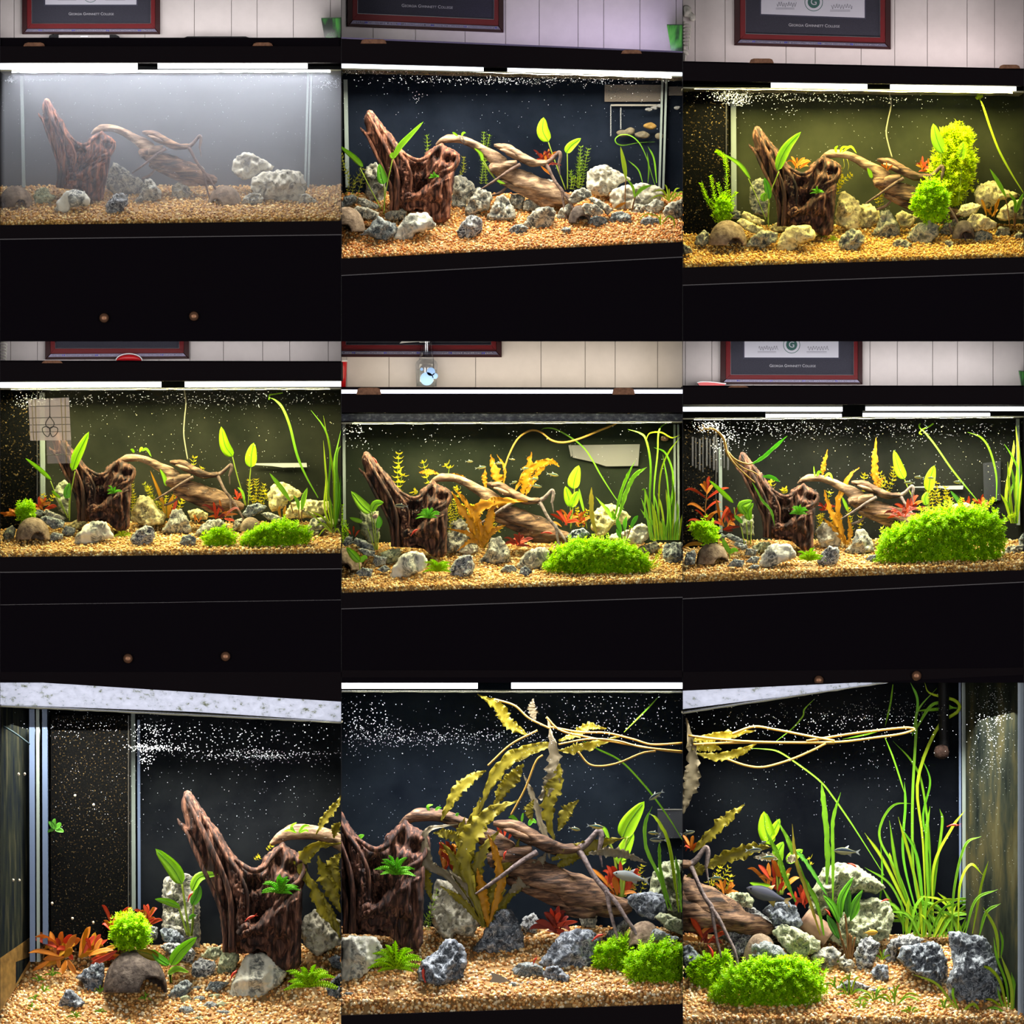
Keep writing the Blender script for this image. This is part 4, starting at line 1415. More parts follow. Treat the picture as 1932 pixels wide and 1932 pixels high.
cur = 0
diploma('mahogany-framed diploma hanging over the top-row first hood, bottom edge only', 125, 906, 193, 193, 181, 851, 131, 131, (516, 79, 258), (256, 772, 26, 26), (512, -28, 42))
t = thing('tablet_dock', 'slim silver bar with black end caps on the hood', 'device', 478, 216, .62)
slab('end_cap', [(275, 217), (280, 200), (300, 193), (330, 195), (330, 217)], .60, .66, BLACKPL, t)
slab('end_cap', [(622, 217), (622, 196), (655, 196), (672, 204), (680, 217)], .60, .66, BLACKPL, t)
box('bar', 330, 196, 622, 216, .61, .65, plain('brushed_silver', (.20, .19, .19), .35, .6), t, 2)
box('logo_plate', 455, 203, 498, 209, .607, .61, plain('white_plate', (.8, .8, .85), .4), t)
t = slab('hood_cover', [(1040, 214), (1060, 206), (1390, 206), (1415, 214)], .60, .66, BLACKPL, None, 1)
tag(t, 'low black cover plate lying on the hood beside the green box', 'cover')
GREENB = noisy('green_print', [(.42, (.004, .012, .006)), (.50, (.01, .10, .012)), (.62, (.05, .36, .03)), (.8, (.16, .55, .08))], 9, 3, .25, 0, (1.6, 1, .5), (0, .4, 0), 1.2, spec=.6)


def greenbox(q, label):
    t = thing('green_box', label, 'box', q[0][0], q[2][1], .63)
    slab('body', q, .60, .66, GREENB, t, 2)
    slab('rim', [(q[0][0], q[0][1] - 5), (q[1][0], q[1][1] - 5), q[1], q[0]], .598, .662, plain('green_rim', (.04, .09, .04), .4), t)


greenbox([(1818, 106), (1931, 102), (1931, 222), (1838, 222)], 'glossy green and black printed box on the hood corner')
cur = 1
diploma('mahogany-framed diploma tilted over the hood with blue LED glints coloured into its beading', 34, 918, 150, 184, 94, 862, 75, 108, (486, 37, 292))
greenbox([(1843, 142), (1931, 142), (1931, 300), (1868, 298)], 'green printed box cut off at the edge of the hood')
cur = 2
diploma('mahogany-framed diploma with white sheet and green seal', 292, 1178, 256, 279, 358, 1116, 189, 210, (744, 145, 292), (444, 1030, 79, 101), (742, 12, 52))
t = thing('skeleton_model', 'small white plastic skeleton figure standing on the hood', 'model', 20, 345, .64)
V, F = inflate(smooth_poly(pts('0,38 14,28 34,30 48,46 50,66 70,84 74,112 58,124 40,118 34,100 10,96 0,90'), 1), .64, 26, 6, rock_relief(.4, 1, 5), 3)
obj('skull', V, F, BONE, t)
tube('spine', [(8, 120, 7), (6, 200, 7), (10, 280, 8), (8, 345, 7)], .65, BONE, t, n=16, ring=8, bump=.2)
for i in range(7):
    tube('rib', [(4, 142 + i * 19, 4, 0), (30, 138 + i * 19 + i, 4.5, -14), (47 - i * 2, 152 + i * 19, 4, -8), (34, 166 + i * 19, 3, 2)], .64, BONE, t, n=10, ring=6)
tube('pelvis', [(2, 290, 10), (18, 296, 12), (28, 312, 8)], .64, BONE, t, n=8, ring=8)
tube('leg_bone', [(16, 308, 6), (14, 346, 6)], .64, BONE, t, n=5, ring=7)
cur = 3
diploma('lower edge of the mahogany diploma frame behind the red cup', 256, 1070, 102, 98, 314, 1012, 38, 38)
t = thing('plastic_cup', 'upturned red plastic cup lid showing above the hood edge', 'cup', 730, 112, .63)
V, F = inflate([(655 + 75 * (1 - math.cos(math.pi * j / 16)), 112 - 40 * math.sin(math.pi * j / 16)) for j in range(17)], .63, 30, 6, lambda vv, q, prof, T, r: (T * prof, T * prof), 2)
obj('body', V, F, RED, t)
tube('rim', [(655 + 75 * (1 - math.cos(math.pi * j / 12)), 111 - 41 * math.sin(math.pi * j / 12), 3.2) for j in range(13)], .612, WHITE, t, n=40, ring=7)
t = thing('skeleton_model', 'white plastic ribs peeking in over the hood', 'model', 12, 108, .64)
for i in range(6):
    tube('rib', [(0, 4 + i * 18, 4.5, 0), (24, 6 + i * 18, 5, -14), (38 - i, 18 + i * 18, 4.5, -6), (20, 30 + i * 17, 3.5, 3)], .64, BONE, t, n=10, ring=6)
cur = 4
diploma('lower edge of the mahogany diploma frame behind the clear bottle', -60, 908, 88, 90, 28, 846, 18, 18)
t = thing('spray_bottle', 'clear plastic bottle with blue bubble print on the hood', 'bottle', 482, 258, .60)
CLR = clear('bottle_plastic', (.84, .86, .88), .14, .12)
lathe('bottle_wall', 482, [(38, -20), (37, 20), (38, 50), (40, 90), (44, 104), (58, 116), (63, 130), (61, 170), (60, 225), (58, 256)], .60, CLR, t)
lathe('liquid', 482, [(57, 160), (57, 200), (56, 252)], .60, half('bottle_liquid', (.62, .66, .66), .35), t)
lathe('neck_ring', 482, [(41, 92), (43, 97), (41, 102)], .60, half('ring_plastic', (.6, .6, .62), .5), t)
BLUP = plain('blue_print', (.22, .40, .80), .5)
for (bu, bv, br_) in ((484, 212, 38), (507, 172, 24), (530, 196, 17), (455, 158, 9)):
    slab('blue_dot', [(bu + br_ * math.cos(6.283 * j / 24), bv + br_ * math.sin(6.283 * j / 24)) for j in range(24)], .543, .546, BLUP, t)
slab('nozzle', [(328, 12), (352, -10), (505, -10), (500, 4), (445, 8), (438, 2), (360, 8)], .585, .615, plain('nozzle_white', (.7, .7, .72), .4), t)
t = thing('plastic_cup', 'red plastic cup with white rim beside the copper hinge', 'cup', 10, 258, .62)
lathe('body', -6, [(40, 113), (37, 160), (34, 200), (31, 258)], .62, RED, t)
lathe('rim', -6, [(40, 106), (43, 109), (42, 114), (40, 116)], .62, WHITE, t)
cur = 5
diploma('mahogany-framed diploma with pale sheet and teal seal', 214, 1018, 242, 244, 274, 966, 187, 189, (622, 139, 264), (350, 882, 91, 92), (617, 20, 48))
t = thing('plastic_plate', 'red plastic lid with white rim lying on the hood', 'plate', 164, 250, .62)
slab('dish', [(84, 236), (100, 229), (160, 231), (246, 240), (236, 250), (95, 250)], .58, .66, RED, t)
tube('rim', [(82, 234, 3.5), (110, 229, 3.5), (170, 231, 3), (246, 240, 3.5)], .578, WHITE, t, n=16, ring=7)
greenbox([(1903, 170), (1931, 172), (1931, 252), (1916, 252)], 'sliver of green printed box at the end of the hood')
# added area lights brighten and tint the walls, most without any fixture
for cur, (c_, e_) in {0: ((1, .95, .95), 2.2), 1: ((.74, .62, 1.0), 3.0), 2: ((1.0, .86, .86), 3.0), 3: ((1, .96, .96), 1.8), 4: ((1.0, .87, .64), 2.9), 5: ((1, .96, .95), 2.8)}.items():
    arealight(966, max(HOODT[cur]) - 8, .50, 1.55, .10, c_, e_, (math.radians(142), 0, 0), name='wall_fill')


# ------------------------------------------------------------------ FIRST TANK, top row: cloudy, unplanted
def rocks(rows):
    for r in rows:
        kw = r[3] if len(r) > 3 else {}
        rock(r[0], r[1], r[2], **kw)


cur = 0
hz = box('murky_water', 3, 402, 1929, 1262, .03, .58, None)
m, nt, N, L_, b = newmat('murky_water')
N.remove(b)
vs_ = N.new('ShaderNodeVolumeScatter')
vs_.inputs['Color'].default_value = (.90, .92, .96, 1); vs_.inputs['Density'].default_value = .58; vs_.inputs['Anisotropy'].default_value = .2
L_.new(vs_.outputs[0], N['Material Output'].inputs['Volume'])
hz.data.materials.clear(); hz.data.materials.append(m)
tag(hz, 'milky grey haze filling the water', 'haze', kind='stuff')
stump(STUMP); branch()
coconut('speckled coconut shell cave at the tank edge', 88, 1172, 196, 120, (118, 1172, 34, 46), COCO)
coconut('brown coconut shell cave under the long twig', 1272, 1162, 190, 112, (1222, 1162, 32, 38), COCO)
rocks([
    (G6, 'small yellow-green rock beside the coconut shell', '190,1110 200,1080 235,1060 275,1065 280,1095 320,1108 290,1145 250,1155 200,1150'),
    (G4, 'white rock with dark stripes at the foot of the stump', '305,1185 330,1130 375,1080 420,1072 480,1080 510,1130 500,1165 430,1170 400,1175 380,1200 330,1207', {'rough': .25}),
    (G2, 'small black white-veined rock alone on the gravel', '595,1170 610,1140 650,1100 690,1092 728,1105 725,1150 700,1190 660,1215 605,1205'),
    (G1, 'big slanted grey rock behind the stump', '605,1010 640,915 670,930 720,965 790,1010 820,1040 810,1090 740,1105 640,1100 600,1060'),
    (G1, 'low pyramid-shaped grey rock right of the slanted one'.replace(' right of', ' next to'), '750,1145 790,1100 800,1060 820,1010 860,1015 885,1050 912,1080 910,1130 850,1140 780,1150'),
    (G1, 'grey rock tucked under the trunk', '970,1100 975,1050 1010,1030 1060,1050 1090,1090 1060,1120 1000,1125'),
    (G1, 'small round rock peeping over the trunk', '1080,940 1110,930 1150,945 1165,975 1120,990 1085,970', {'d': .5}),
    (G1, 'small grey rock between coconut shell and boulder', '1365,1150 1385,1110 1420,1092 1470,1095 1495,1125 1480,1155 1420,1160'),
    (G3, 'pale boulder perched on top of the pile', '1312,950 1325,900 1370,865 1410,862 1460,885 1520,920 1553,940 1540,965 1480,970 1440,1000 1380,1018 1325,990', {'d': .42, 'T': 80}),
    (G3, 'largest pale pitted boulder under the perched one', '1418,1060 1425,1010 1480,975 1560,965 1600,958 1690,968 1720,990 1735,1050 1730,1110 1700,1140 1620,1150 1560,1130 1500,1130 1440,1100', {'T': 95, 'rough': .8, 'd': .34}),
    (G1, 'dark wedge rock leaning against the largest boulder', '1690,1100 1740,1095 1810,1150 1750,1157 1690,1152'),
])
specks(420, [(60, 452, 14, 8, 60, 3), (220, 452, 90, 3, 60, 2.2), (1880, 470, 40, 18, 120, 3), (1550, 432, 120, 5, 40, 3)], 'fine white bubbles drifting in murky water')

# ------------------------------------------------------------------ SECOND TANK, top row
cur = 1
stump(STUMP); branch(trunk=LIMB)
rocks([
    (G5, 'dark slate behind the coconut shell', '0,1145 20,1110 60,1100 90,1115 85,1150 40,1170 0,1175'),
    (G1, 'upper pale slab leaning by the sword plant', '85,1150 95,1118 140,1125 225,1165 200,1185 130,1175', {'d': .34}),
    (G1, 'lower pale slab resting on the coconut shell', '60,1190 85,1165 150,1175 215,1205 205,1248 140,1240 80,1215', {'d': .27}),
    (G1, 'upright rough rock behind the sword plant', '130,960 160,930 200,918 225,950 250,1010 255,1100 230,1160 160,1150 135,1090 140,1020', {'d': .52}),
    (G1, 'small grey rock in front of the stump base', '245,1210 290,1185 350,1178 372,1200 360,1240 310,1250 250,1240'),
    (G5, 'heap-like dark flaky rock before the sword plant', '95,1335 150,1290 210,1220 260,1250 300,1260 320,1290 300,1340 250,1365 190,1350 140,1330', {'rough': 1.0}),
    (G4, 'cream rock with white stripes at the stump foot', '298,1345 310,1300 350,1245 380,1210 430,1200 490,1205 535,1265 540,1285 470,1310 420,1320 400,1355 330,1363', {'rough': .25}),
    (G2, 'dark crinkled rock alone in the middle gravel', '650,1310 680,1260 720,1220 750,1218 795,1240 800,1300 770,1330 720,1355 665,1345'),
    (G1, 'big grey rock standing behind the stump', '625,1110 640,1000 680,990 740,1030 765,1070 760,1150 700,1210 625,1190', {'d': .48}),
    (G1, 'grey rock leaning on the big standing one', '700,1190 720,1140 770,1060 840,1085 855,1115 840,1180 760,1210 700,1235'),
    (G1, 'pyramid-shaped grey rock under the branch', '815,1245 850,1180 880,1110 920,1100 950,1130 985,1190 985,1250 900,1258'),
    (G1, 'small rock with dark hollow behind the pyramid rock', '950,1130 960,1100 1010,1100 1040,1120 1020,1190 970,1180'),
    (G1, 'rounded rock below the trunk', '1025,1190 1035,1135 1080,1115 1130,1140 1140,1165 1080,1200'),
    (G1, 'faceted grey rock with one white vein line', '1025,1275 1060,1220 1100,1180 1160,1168 1200,1175 1217,1200 1205,1250 1180,1290 1110,1312 1060,1290', {'rough': .2, 'facets': 6}),
    (G5, 'low bluish stone touching the faceted rock', '945,1305 975,1275 1020,1265 1060,1290 1040,1330 970,1335'),
    (G5, 'tiny grey stone in front of the twigs', '1240,1300 1260,1285 1300,1290 1298,1320 1280,1340 1260,1320'),
    (G1, 'small pale rock behind the trunk', '1145,1030 1170,1012 1220,1030 1235,1060 1180,1060', {'d': .53}),
    (G1, 'rock leaning beside the twig ends', '1215,1230 1240,1180 1290,1150 1310,1170 1290,1220 1240,1255'),
    (G1, 'top slab of the cave roof', '1285,1130 1320,1075 1370,1062 1415,1080 1415,1110 1360,1140 1310,1155', {'d': .30}),
    (G1, 'front slab of the cave roof', '1360,1170 1375,1150 1440,1155 1480,1190 1485,1210 1430,1225 1380,1215', {'d': .22}),
    (G1, 'long slab sloping off the cave roof', '1395,1125 1430,1115 1500,1150 1540,1190 1510,1220 1480,1190', {'d': .28}),
    (G5, 'oval stone before the cave mouth', '1392,1265 1410,1230 1450,1218 1500,1235 1510,1265 1480,1290 1420,1295'),
    (G5, 'dark broken stone under the thin-leaved plant', '1512,1250 1530,1205 1590,1195 1640,1220 1650,1260 1600,1285 1540,1275'),
    (G1, 'small stone beneath the yellow boulder', '1640,1170 1670,1150 1720,1160 1730,1200 1690,1220 1640,1210'),
    (G1, 'wedge stone beside the edge boulder', '1720,1160 1780,1125 1825,1140 1830,1170 1780,1225 1725,1215'),
    (G5, 'flat stone behind the curved grass blades', '1680,1290 1700,1240 1740,1225 1800,1240 1810,1270 1750,1300'),
    (G3, 'cream boulder perched highest in the pile', '1388,1010 1392,970 1440,940 1500,932 1560,965 1620,1000 1640,1020 1600,1030 1560,1060 1500,1110 1440,1105 1390,1080', {'d': .47, 'T': 80}),
    (G3, 'wide cream boulder behind the thin-leaved plant', '1515,1110 1540,1070 1600,1050 1680,1040 1710,1035 1800,1055 1830,1085 1810,1130 1720,1160 1640,1190 1540,1190', {'d': .42, 'T': 80, 'rough': .8}),
    (G1, 'craggy grey boulder cut off at the tank edge', '1815,1200 1850,1150 1900,1135 1932,1130 1932,1270 1890,1270 1840,1240'),
])
coconut('tan coconut shell cave at the tank edge', 30, 1312, 210, 140, (14, 1316, 44, 48), COCO, d=.22)
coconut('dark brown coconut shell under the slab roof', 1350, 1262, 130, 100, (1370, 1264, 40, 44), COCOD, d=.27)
sword('tall pale green sword plant against the stump', (240, 1212), [
    ('240,1212 252,1080 290,900', '288,905 330,830 385,770 465,688', 17), ('240,1212 244,1100 240,1040', '242,1042 228,1000 215,925', 30, LGB),
    ('225,1182 160,1060 105,950', '124,945 70,890 -10,826', 17), (None, '295,895 285,880 290,862', 14, LG)], LG, d=.24)
stems('yellow-green feathery stems at the tank edge', ['30,1100 45,1020 20,950 0,880', '60,1100 75,1030 120,960', '90,1110 110,1040 125,990'], 30, 5, LROT, d=.45)
stems('short yellow sprig behind the stump', ['480,870 487,820 484,772'], 26, 5, LROTG, d=.52)
stems('olive sprig hanging beside the stump', ['660,1010 690,960 692,895'], 24, 4.5, LROT, d=.5)
stems('pair of dark green stems behind the arch', ['790,1040 805,900 806,755', '820,1040 815,900 838,770'], 26, 4.5, LROTG, d=.53)
stems('bushy yellow-green stems beside the perched boulder', ['1345,1065 1350,960 1355,835', '1360,1065 1375,960 1395,848', '1335,1060 1340,980 1345,900'], 28, 5.5, LROTG, d=.52)
stems('small green sprig at the foot of the upright leaves', ['1300,1070 1302,1020 1300,975', '1310,1072 1320,1030 1315,1000'], 24, 5, LROTG, d=.51)
sword('two bright lime paddle leaves on long stalks', (1278, 1072), [
    ('1270,1075 1215,930 1170,800', '1172,802 1140,740 1145,664', 36), ('1280,1072 1280,960 1279,868', '1270,866 1300,825 1356,782', 24)], LY, d=.5)
rosette('dark red curled leaves behind the crooked twig', 1150, 940, [(-35, 120), (-15, 80), (20, 70), (40, 90), (60, 110), (-60, 60), (100, 90), (130, 80)], 12, LREDD, d=.5, mats=[LREDD, LRED, LORG])
ribbons('looping thin green ribbon leaves by the tank seam', (1785, 1060), [
    '1790,1090 1760,1000 1730,900 1690,815 1640,770 1585,763 1552,785 1560,812 1600,822 1680,808 1776,803', '1705,1032 1680,960 1620,905', '1785,1035 1770,900 1735,828', '1735,1035 1740,950 1730,860'], 4.5, LVAL, d=.5, name='ribbon_plant', n=40)
sword('narrow-leaved plant with brown stems before the boulder', (1645, 1190), [
    ('1605,1190 1608,1050 1612,1010', '1612,1015 1600,930 1580,828', 13, LVALY), ('1648,1190 1660,1120', '1660,1120 1650,1060 1612,1005', 8), ('1640,1195 1665,1110', '1660,1115 1700,1070 1760,1046', 11), (None, '1545,1180 1580,1160 1612,1146', 9, LBRN)], LG, d=.26, smat=STALKB, shape='lance')
tuft('spray of thin yellow grass at the tank edge', 1860, 1140, 9, 130, 4, LVALY, d=.35)
ribbons('drooping bright grass blades on the front gravel', (1810, 1275), ['1805,1270 1790,1225 1720,1215 1660,1282', '1815,1270 1850,1225 1880,1240 1888,1300', '1808,1275 1805,1240 1808,1210'], 4.5, LVALY, d=.12)
fern('tiny green fern tuft growing on the stump', 525, 1005, 5, 42, 6, LGB, .22)
t = sword('small plant tied on the arch with dark thread', (690, 785), [(None, '660,770 640,755 628,748', 7, LG), (None, '680,770 690,752 705,752', 7, LG), ('765,845 790,890 870,1010', '798,912 790,870 752,838', 10, LG), ('905,1045 860,1000 800,920', '870,1010 900,1030 930,1040', 7, LG)], LG, d=.37)
tube('thread', [(668, 772, 2, -30), (680, 800, 2, -34), (705, 815, 2, -20)], .40, THREAD, t, n=12, ring=5)
tube('thread', [(685, 775, 2, -30), (695, 800, 2, -34), (690, 822, 2, -20)], .40, THREAD, t, n=12, ring=5)
specks(260, [(140, 405, 130, 9, 190, 3.4), (800, 450, 380, 14, 420, 2.4), (1300, 455, 300, 12, 260, 2.2), (430, 560, 30, 20, 20, 2)], 'white bubbles below the rippled water line')
# reflection of a dim second tank, modelled as faint objects beside the seam
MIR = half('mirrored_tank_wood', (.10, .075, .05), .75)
t = thing('mirrored_tank', 'modelled reflection of a faint small second tank beside the glass seam', 'reflection', 1700, 790, .55)
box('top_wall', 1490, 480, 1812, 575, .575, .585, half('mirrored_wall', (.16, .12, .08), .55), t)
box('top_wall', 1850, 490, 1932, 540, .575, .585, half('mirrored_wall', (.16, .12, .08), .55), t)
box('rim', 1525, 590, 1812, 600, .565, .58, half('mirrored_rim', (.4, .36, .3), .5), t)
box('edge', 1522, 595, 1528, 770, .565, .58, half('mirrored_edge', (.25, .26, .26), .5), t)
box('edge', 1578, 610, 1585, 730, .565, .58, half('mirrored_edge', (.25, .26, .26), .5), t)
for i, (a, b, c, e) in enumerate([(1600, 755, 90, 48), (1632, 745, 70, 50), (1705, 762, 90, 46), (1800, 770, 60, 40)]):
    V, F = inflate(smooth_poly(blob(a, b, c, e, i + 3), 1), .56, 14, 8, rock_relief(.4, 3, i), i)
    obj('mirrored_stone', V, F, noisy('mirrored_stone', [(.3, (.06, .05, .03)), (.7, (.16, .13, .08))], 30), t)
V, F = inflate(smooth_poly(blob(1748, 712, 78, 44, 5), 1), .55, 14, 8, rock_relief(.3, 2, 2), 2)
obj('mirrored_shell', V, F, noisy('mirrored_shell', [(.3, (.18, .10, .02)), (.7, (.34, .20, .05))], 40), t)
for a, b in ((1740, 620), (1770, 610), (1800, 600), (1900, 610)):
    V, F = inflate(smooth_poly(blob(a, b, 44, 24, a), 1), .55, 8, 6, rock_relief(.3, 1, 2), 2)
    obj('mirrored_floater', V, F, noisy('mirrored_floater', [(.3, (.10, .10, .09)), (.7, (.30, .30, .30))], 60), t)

# ------------------------------------------------------------------ THIRD TANK, top row: golden light
cur = 2
SPK = noisy('speckled_black_panel', [(.60, (.003, .003, .003)), (.66, (.035, .024, .010)), (.74, (.16, .11, .05))], 110, 2, .8, .2, spec=.02, rgh=.5)


def overflow(u0, u1, v0, v1, label, d=.30):
    t = thing('overflow_box', label, 'filter box', (u0 + u1) / 2, v1, d)
    box('face', u0, v0, u1, v1, d, d + .012, SPK, t)
    box('side', u1 - 6, v0, u1, v1, d + .012, .59, BLACKPL, t)
    box('corner_strip', u1 - 14, v0, u1 - 8, v1, d - .004, d, plain('box_strip', (.02, .017, .012), .4), t)
    return t


overflow(0, 258, 505, 1330, 'tall black speckled overflow box at the tank edge', .46)
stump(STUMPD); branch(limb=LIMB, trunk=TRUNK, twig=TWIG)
coconut('speckled grey coconut shell cave below the bright bush', 255, 1388, 218, 140, (302, 1392, 44, 46), COCO, d=.24)
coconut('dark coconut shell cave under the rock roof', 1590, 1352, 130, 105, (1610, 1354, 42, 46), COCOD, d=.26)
rocks([
    (GO, 'small green rock beside the coconut shell', '65,1385 75,1340 120,1300 150,1320 150,1380 110,1395'),
    (GO, 'dark flat stone cut off at the tank edge', '0,1380 40,1395 60,1430 0,1442'),
    (GO, 'short dark slab above the coconut shell', '260,1210 300,1185 330,1200 325,1240 280,1240', {'d': .38}),
    (GY, 'upper golden slab leaning to the stump', '330,1220 345,1195 400,1215 465,1250 455,1275 380,1260 335,1240', {'d': .34}),
    (GY, 'lower golden slab over the coconut shell', '305,1255 330,1235 380,1255 455,1290 450,1325 400,1320 350,1300', {'d': .29}),
    (GO, 'upright speckled rock behind the sword plant', '380,1060 395,1025 440,1005 475,1030 495,1090 480,1230 400,1210 378,1150', {'d': .50}),
    (GY, 'small golden rock before the stump base', '487,1295 530,1260 590,1252 610,1280 590,1310 530,1315'),
    (GO, 'flaky olive rubble rock beside the coconut door', '355,1395 390,1340 450,1300 540,1320 530,1370 440,1410 430,1395', {'rough': 1.0}),
    (GY, 'large rounded golden rock at the stump foot', '533,1410 545,1350 590,1290 620,1275 720,1275 762,1330 740,1360 660,1380 640,1410 560,1425', {'rough': .35}),
    (GO, 'dark olive rock alone in the middle gravel', '880,1380 900,1330 950,1295 1000,1300 1030,1340 1030,1380 990,1410 940,1425 890,1410'),
    (GY, 'tall golden rock behind the stump', '870,1180 890,1090 920,1080 1000,1140 1010,1180 1000,1290 940,1310 860,1270', {'d': .46}),
    (GY, 'golden rock next to the tall one', '1000,1160 1060,1150 1110,1190 1120,1250 1060,1290 1000,1290'),
    (GO, 'pyramid-shaped olive rock under the branch', '1065,1330 1100,1270 1125,1190 1170,1188 1195,1230 1230,1280 1230,1330 1140,1345'),
    (GY, 'golden rock below the trunk', '1200,1220 1240,1190 1290,1210 1330,1230 1290,1290 1230,1290'),
    (GO, 'faceted rock with golden vein under the bush', '1265,1350 1300,1290 1340,1260 1400,1245 1455,1280 1445,1340 1390,1385 1320,1385', {'rough': .2, 'facets': 6}),
    (GO, 'low mossy stone before the faceted rock', '1185,1380 1210,1355 1260,1355 1300,1380 1270,1410 1210,1410'),
    (GO, 'tiny dark stone on the front gravel', '1480,1370 1500,1358 1535,1370 1530,1400 1510,1410'),
    (GO, 'rock standing beside the cave mouth', '1450,1320 1480,1260 1530,1230 1560,1240 1550,1290 1500,1340'),
    (GY, 'top slab of the cave roof by the bush', '1545,1215 1580,1160 1640,1145 1690,1160 1670,1200 1600,1230', {'d': .32}),
    (GY, 'wide front slab of the cave roof', '1600,1260 1640,1205 1700,1215 1780,1260 1770,1290 1660,1310', {'d': .27}),
    (GO, 'oval olive stone before the cave', '1635,1345 1650,1310 1700,1300 1755,1325 1755,1355 1700,1375 1650,1370'),
    (GO, 'small stone at the foot of the brown-stemmed plant', '1765,1330 1790,1280 1850,1290 1855,1330 1800,1345'),
    (GO, 'low stone cut off at the edge of the gravel', '1860,1350 1900,1310 1932,1320 1932,1365'),
    (GY, 'perched bright golden boulder', '1650,1090 1670,1050 1730,1022 1770,1025 1800,1060 1910,1105 1890,1120 1810,1130 1750,1170 1700,1180 1655,1140', {'d': .46, 'T': 80}),
    (GY, 'golden boulder behind the brown-stemmed plant', '1775,1230 1800,1180 1850,1140 1932,1120 1932,1240 1850,1250 1790,1245', {'d': .40}),
])
bush('tall bright yellow-green bush in the middle of the tank', '1400,1240 1400,1060 1425,930 1440,850 1480,760 1520,712 1560,740 1600,725 1640,770 1620,840 1650,900 1640,1000 1600,1080 1560,1150 1500,1180 1450,1240', 1500, 24, 4.5, LMOSSY, T=95, d=.44, name='feathery_bush')
bush('rounded mossy clump at the foot of the bush', '1310,1180 1300,1130 1330,1070 1400,1020 1460,1040 1490,1110 1490,1190 1470,1245 1400,1250 1340,1225', 850, 18, 4, LMOSS, T=75, d=.30, name='moss_clump')
stems('loose sprigs topping the bush', ['1500,800 1515,750 1525,705', '1560,800 1590,760 1605,722', '1600,820 1630,780 1655,765', '1590,1000 1625,920 1662,845', '1440,930 1420,880 1425,840'], 22, 3.5, LMOSSY, d=.43)
sword('broad bright green leaves rising out of the bush', (1480, 1150), [('1480,1150 1470,980 1460,860', '1475,870 1440,790 1418,698', 34), ('1560,1150 1575,1000 1580,900', '1575,905 1580,860 1590,800', 30, LY)], LG, d=.36)
stems('bright feathery plant growing behind the coconut shell', ['240,1270 190,1150 160,1000', '250,1270 230,1150 200,1040', '235,1275 150,1150 105,1040', '255,1270 270,1150 300,1090', '245,1270 250,1050 240,900 190,855', '230,1275 200,1200 160,1130', '250,1275 240,1180 235,1090', '262,1270 255,1180 262,1080'], 22, 4.5, LMOSS, d=.34, gap=9)
bush('green mossy base of the feathery plant', '170,1220 200,1130 240,1110 280,1150 270,1230 240,1265 200,1255', 260, 15, 3.5, LMOSS, T=40, d=.33, name='moss_tuft')
sword('tall bright sword leaf crossing the stump', (485, 1285), [('485,1285 490,1120 545,970', '535,968 560,890 600,820 670,746', 30), ('470,1240 420,1120 370,1010', '384,1014 320,930 225,868', 13), ('482,1260 490,1150', '490,1130 480,1060 462,1005', 20, LGB), (None, '465,1140 460,1115 475,1090', 22, LG)], LG, d=.24)
stems('yellow sprig curving off the stump lobe', ['870,1100 890,1040 950,990', '880,1080 900,1020 890,960'], 28, 6, LROTY, d=.42)
stems('short yellow sprigs below the branch', ['1130,1160 1120,1110 1180,1095', '1110,1170 1100,1130', '1240,1150 1220,1115'], 24, 5, LROTY, d=.45)
rosette('orange leaves nestled on the stump saddle', 650, 960, [(-60, 70), (-30, 60), (40, 90), (65, 80), (20, 60)], 10, LORG, d=.47)
rosette('red-orange leaf tuft above the crooked twig', 1375, 975, [(-60, 70), (-30, 80), (0, 70), (35, 60), (60, 55), (-80, 50)], 11, LORG, d=.5, mats=[LRED, LORG])
rosette('small orange leaf tuft on the branch joint', 1160, 970, [(-50, 50), (0, 50), (40, 45)], 9, LORG, d=.32)
rosette('brown leaves standing before the golden boulders', 1750, 1240, [(-18, 110), (15, 120), (5, 70), (40, 60)], 10, LBRN, d=.33)
sword('brown-stemmed plant with narrow green leaves', (1870, 1285), [('1852,1290 1840,1180 1825,1110', '1830,1115 1790,1040 1738,955', 13), ('1875,1285 1880,1200', '1880,1205 1880,1140 1845,1090', 10), ('1880,1285 1890,1200', '1888,1205 1905,1150 1931,1090', 12)], LG, d=.25, smat=STALKB, shape='lance')
t = ribbons('long twisted green leaf reaching the water surface', (1925, 1085), ['1928,1090 1860,980 1790,850 1740,720 1700,600 1672,545'], 6, LVALY, d=.4, name='ribbon_plant', n=50)
tube('flower_head', [(1662, 560, 8), (1675, 548, 14), (1700, 545, 7)], .4, LVALY, t, n=8, ring=8, bump=.3)
t = tube('air_tube', [(1168, 520, 4), (1180, 590, 4), (1162, 680, 4), (1152, 750, 4), (1165, 820, 4), (1185, 890, 4)], .52, plain('pale_tube', (.30, .28, .16), .5), None, n=40, ring=6)
tag(t, 'thin pale tube hanging from the lamp brace behind the wood', 'tube')
fern('small green fern tuft on the dark stump', 760, 1095, 5, 46, 7, LGB, .22)
t = sword('little plant tied on top of the arch', (880, 870), [(None, '870,865 865,840 880,825', 8, LY), (None, '890,865 905,835 940,830', 7, LY), (None, '900,865 950,830 985,868', 7, LY), (None, '1070,1010 1060,975 1045,950', 12, LG)], LG, d=.37)
tube('root', [(910, 900, 1.6), (915, 940, 1.4), (905, 960, 1)], .36, LROT, t, n=8, ring=5)
tube('root', [(930, 900, 1.6), (940, 935, 1.4), (935, 965, 1)], .36, LROT, t, n=8, ring=5)
tuft('small bright grass tuft at the stump foot', 850, 1365, 7, 46, 4, LVALY)
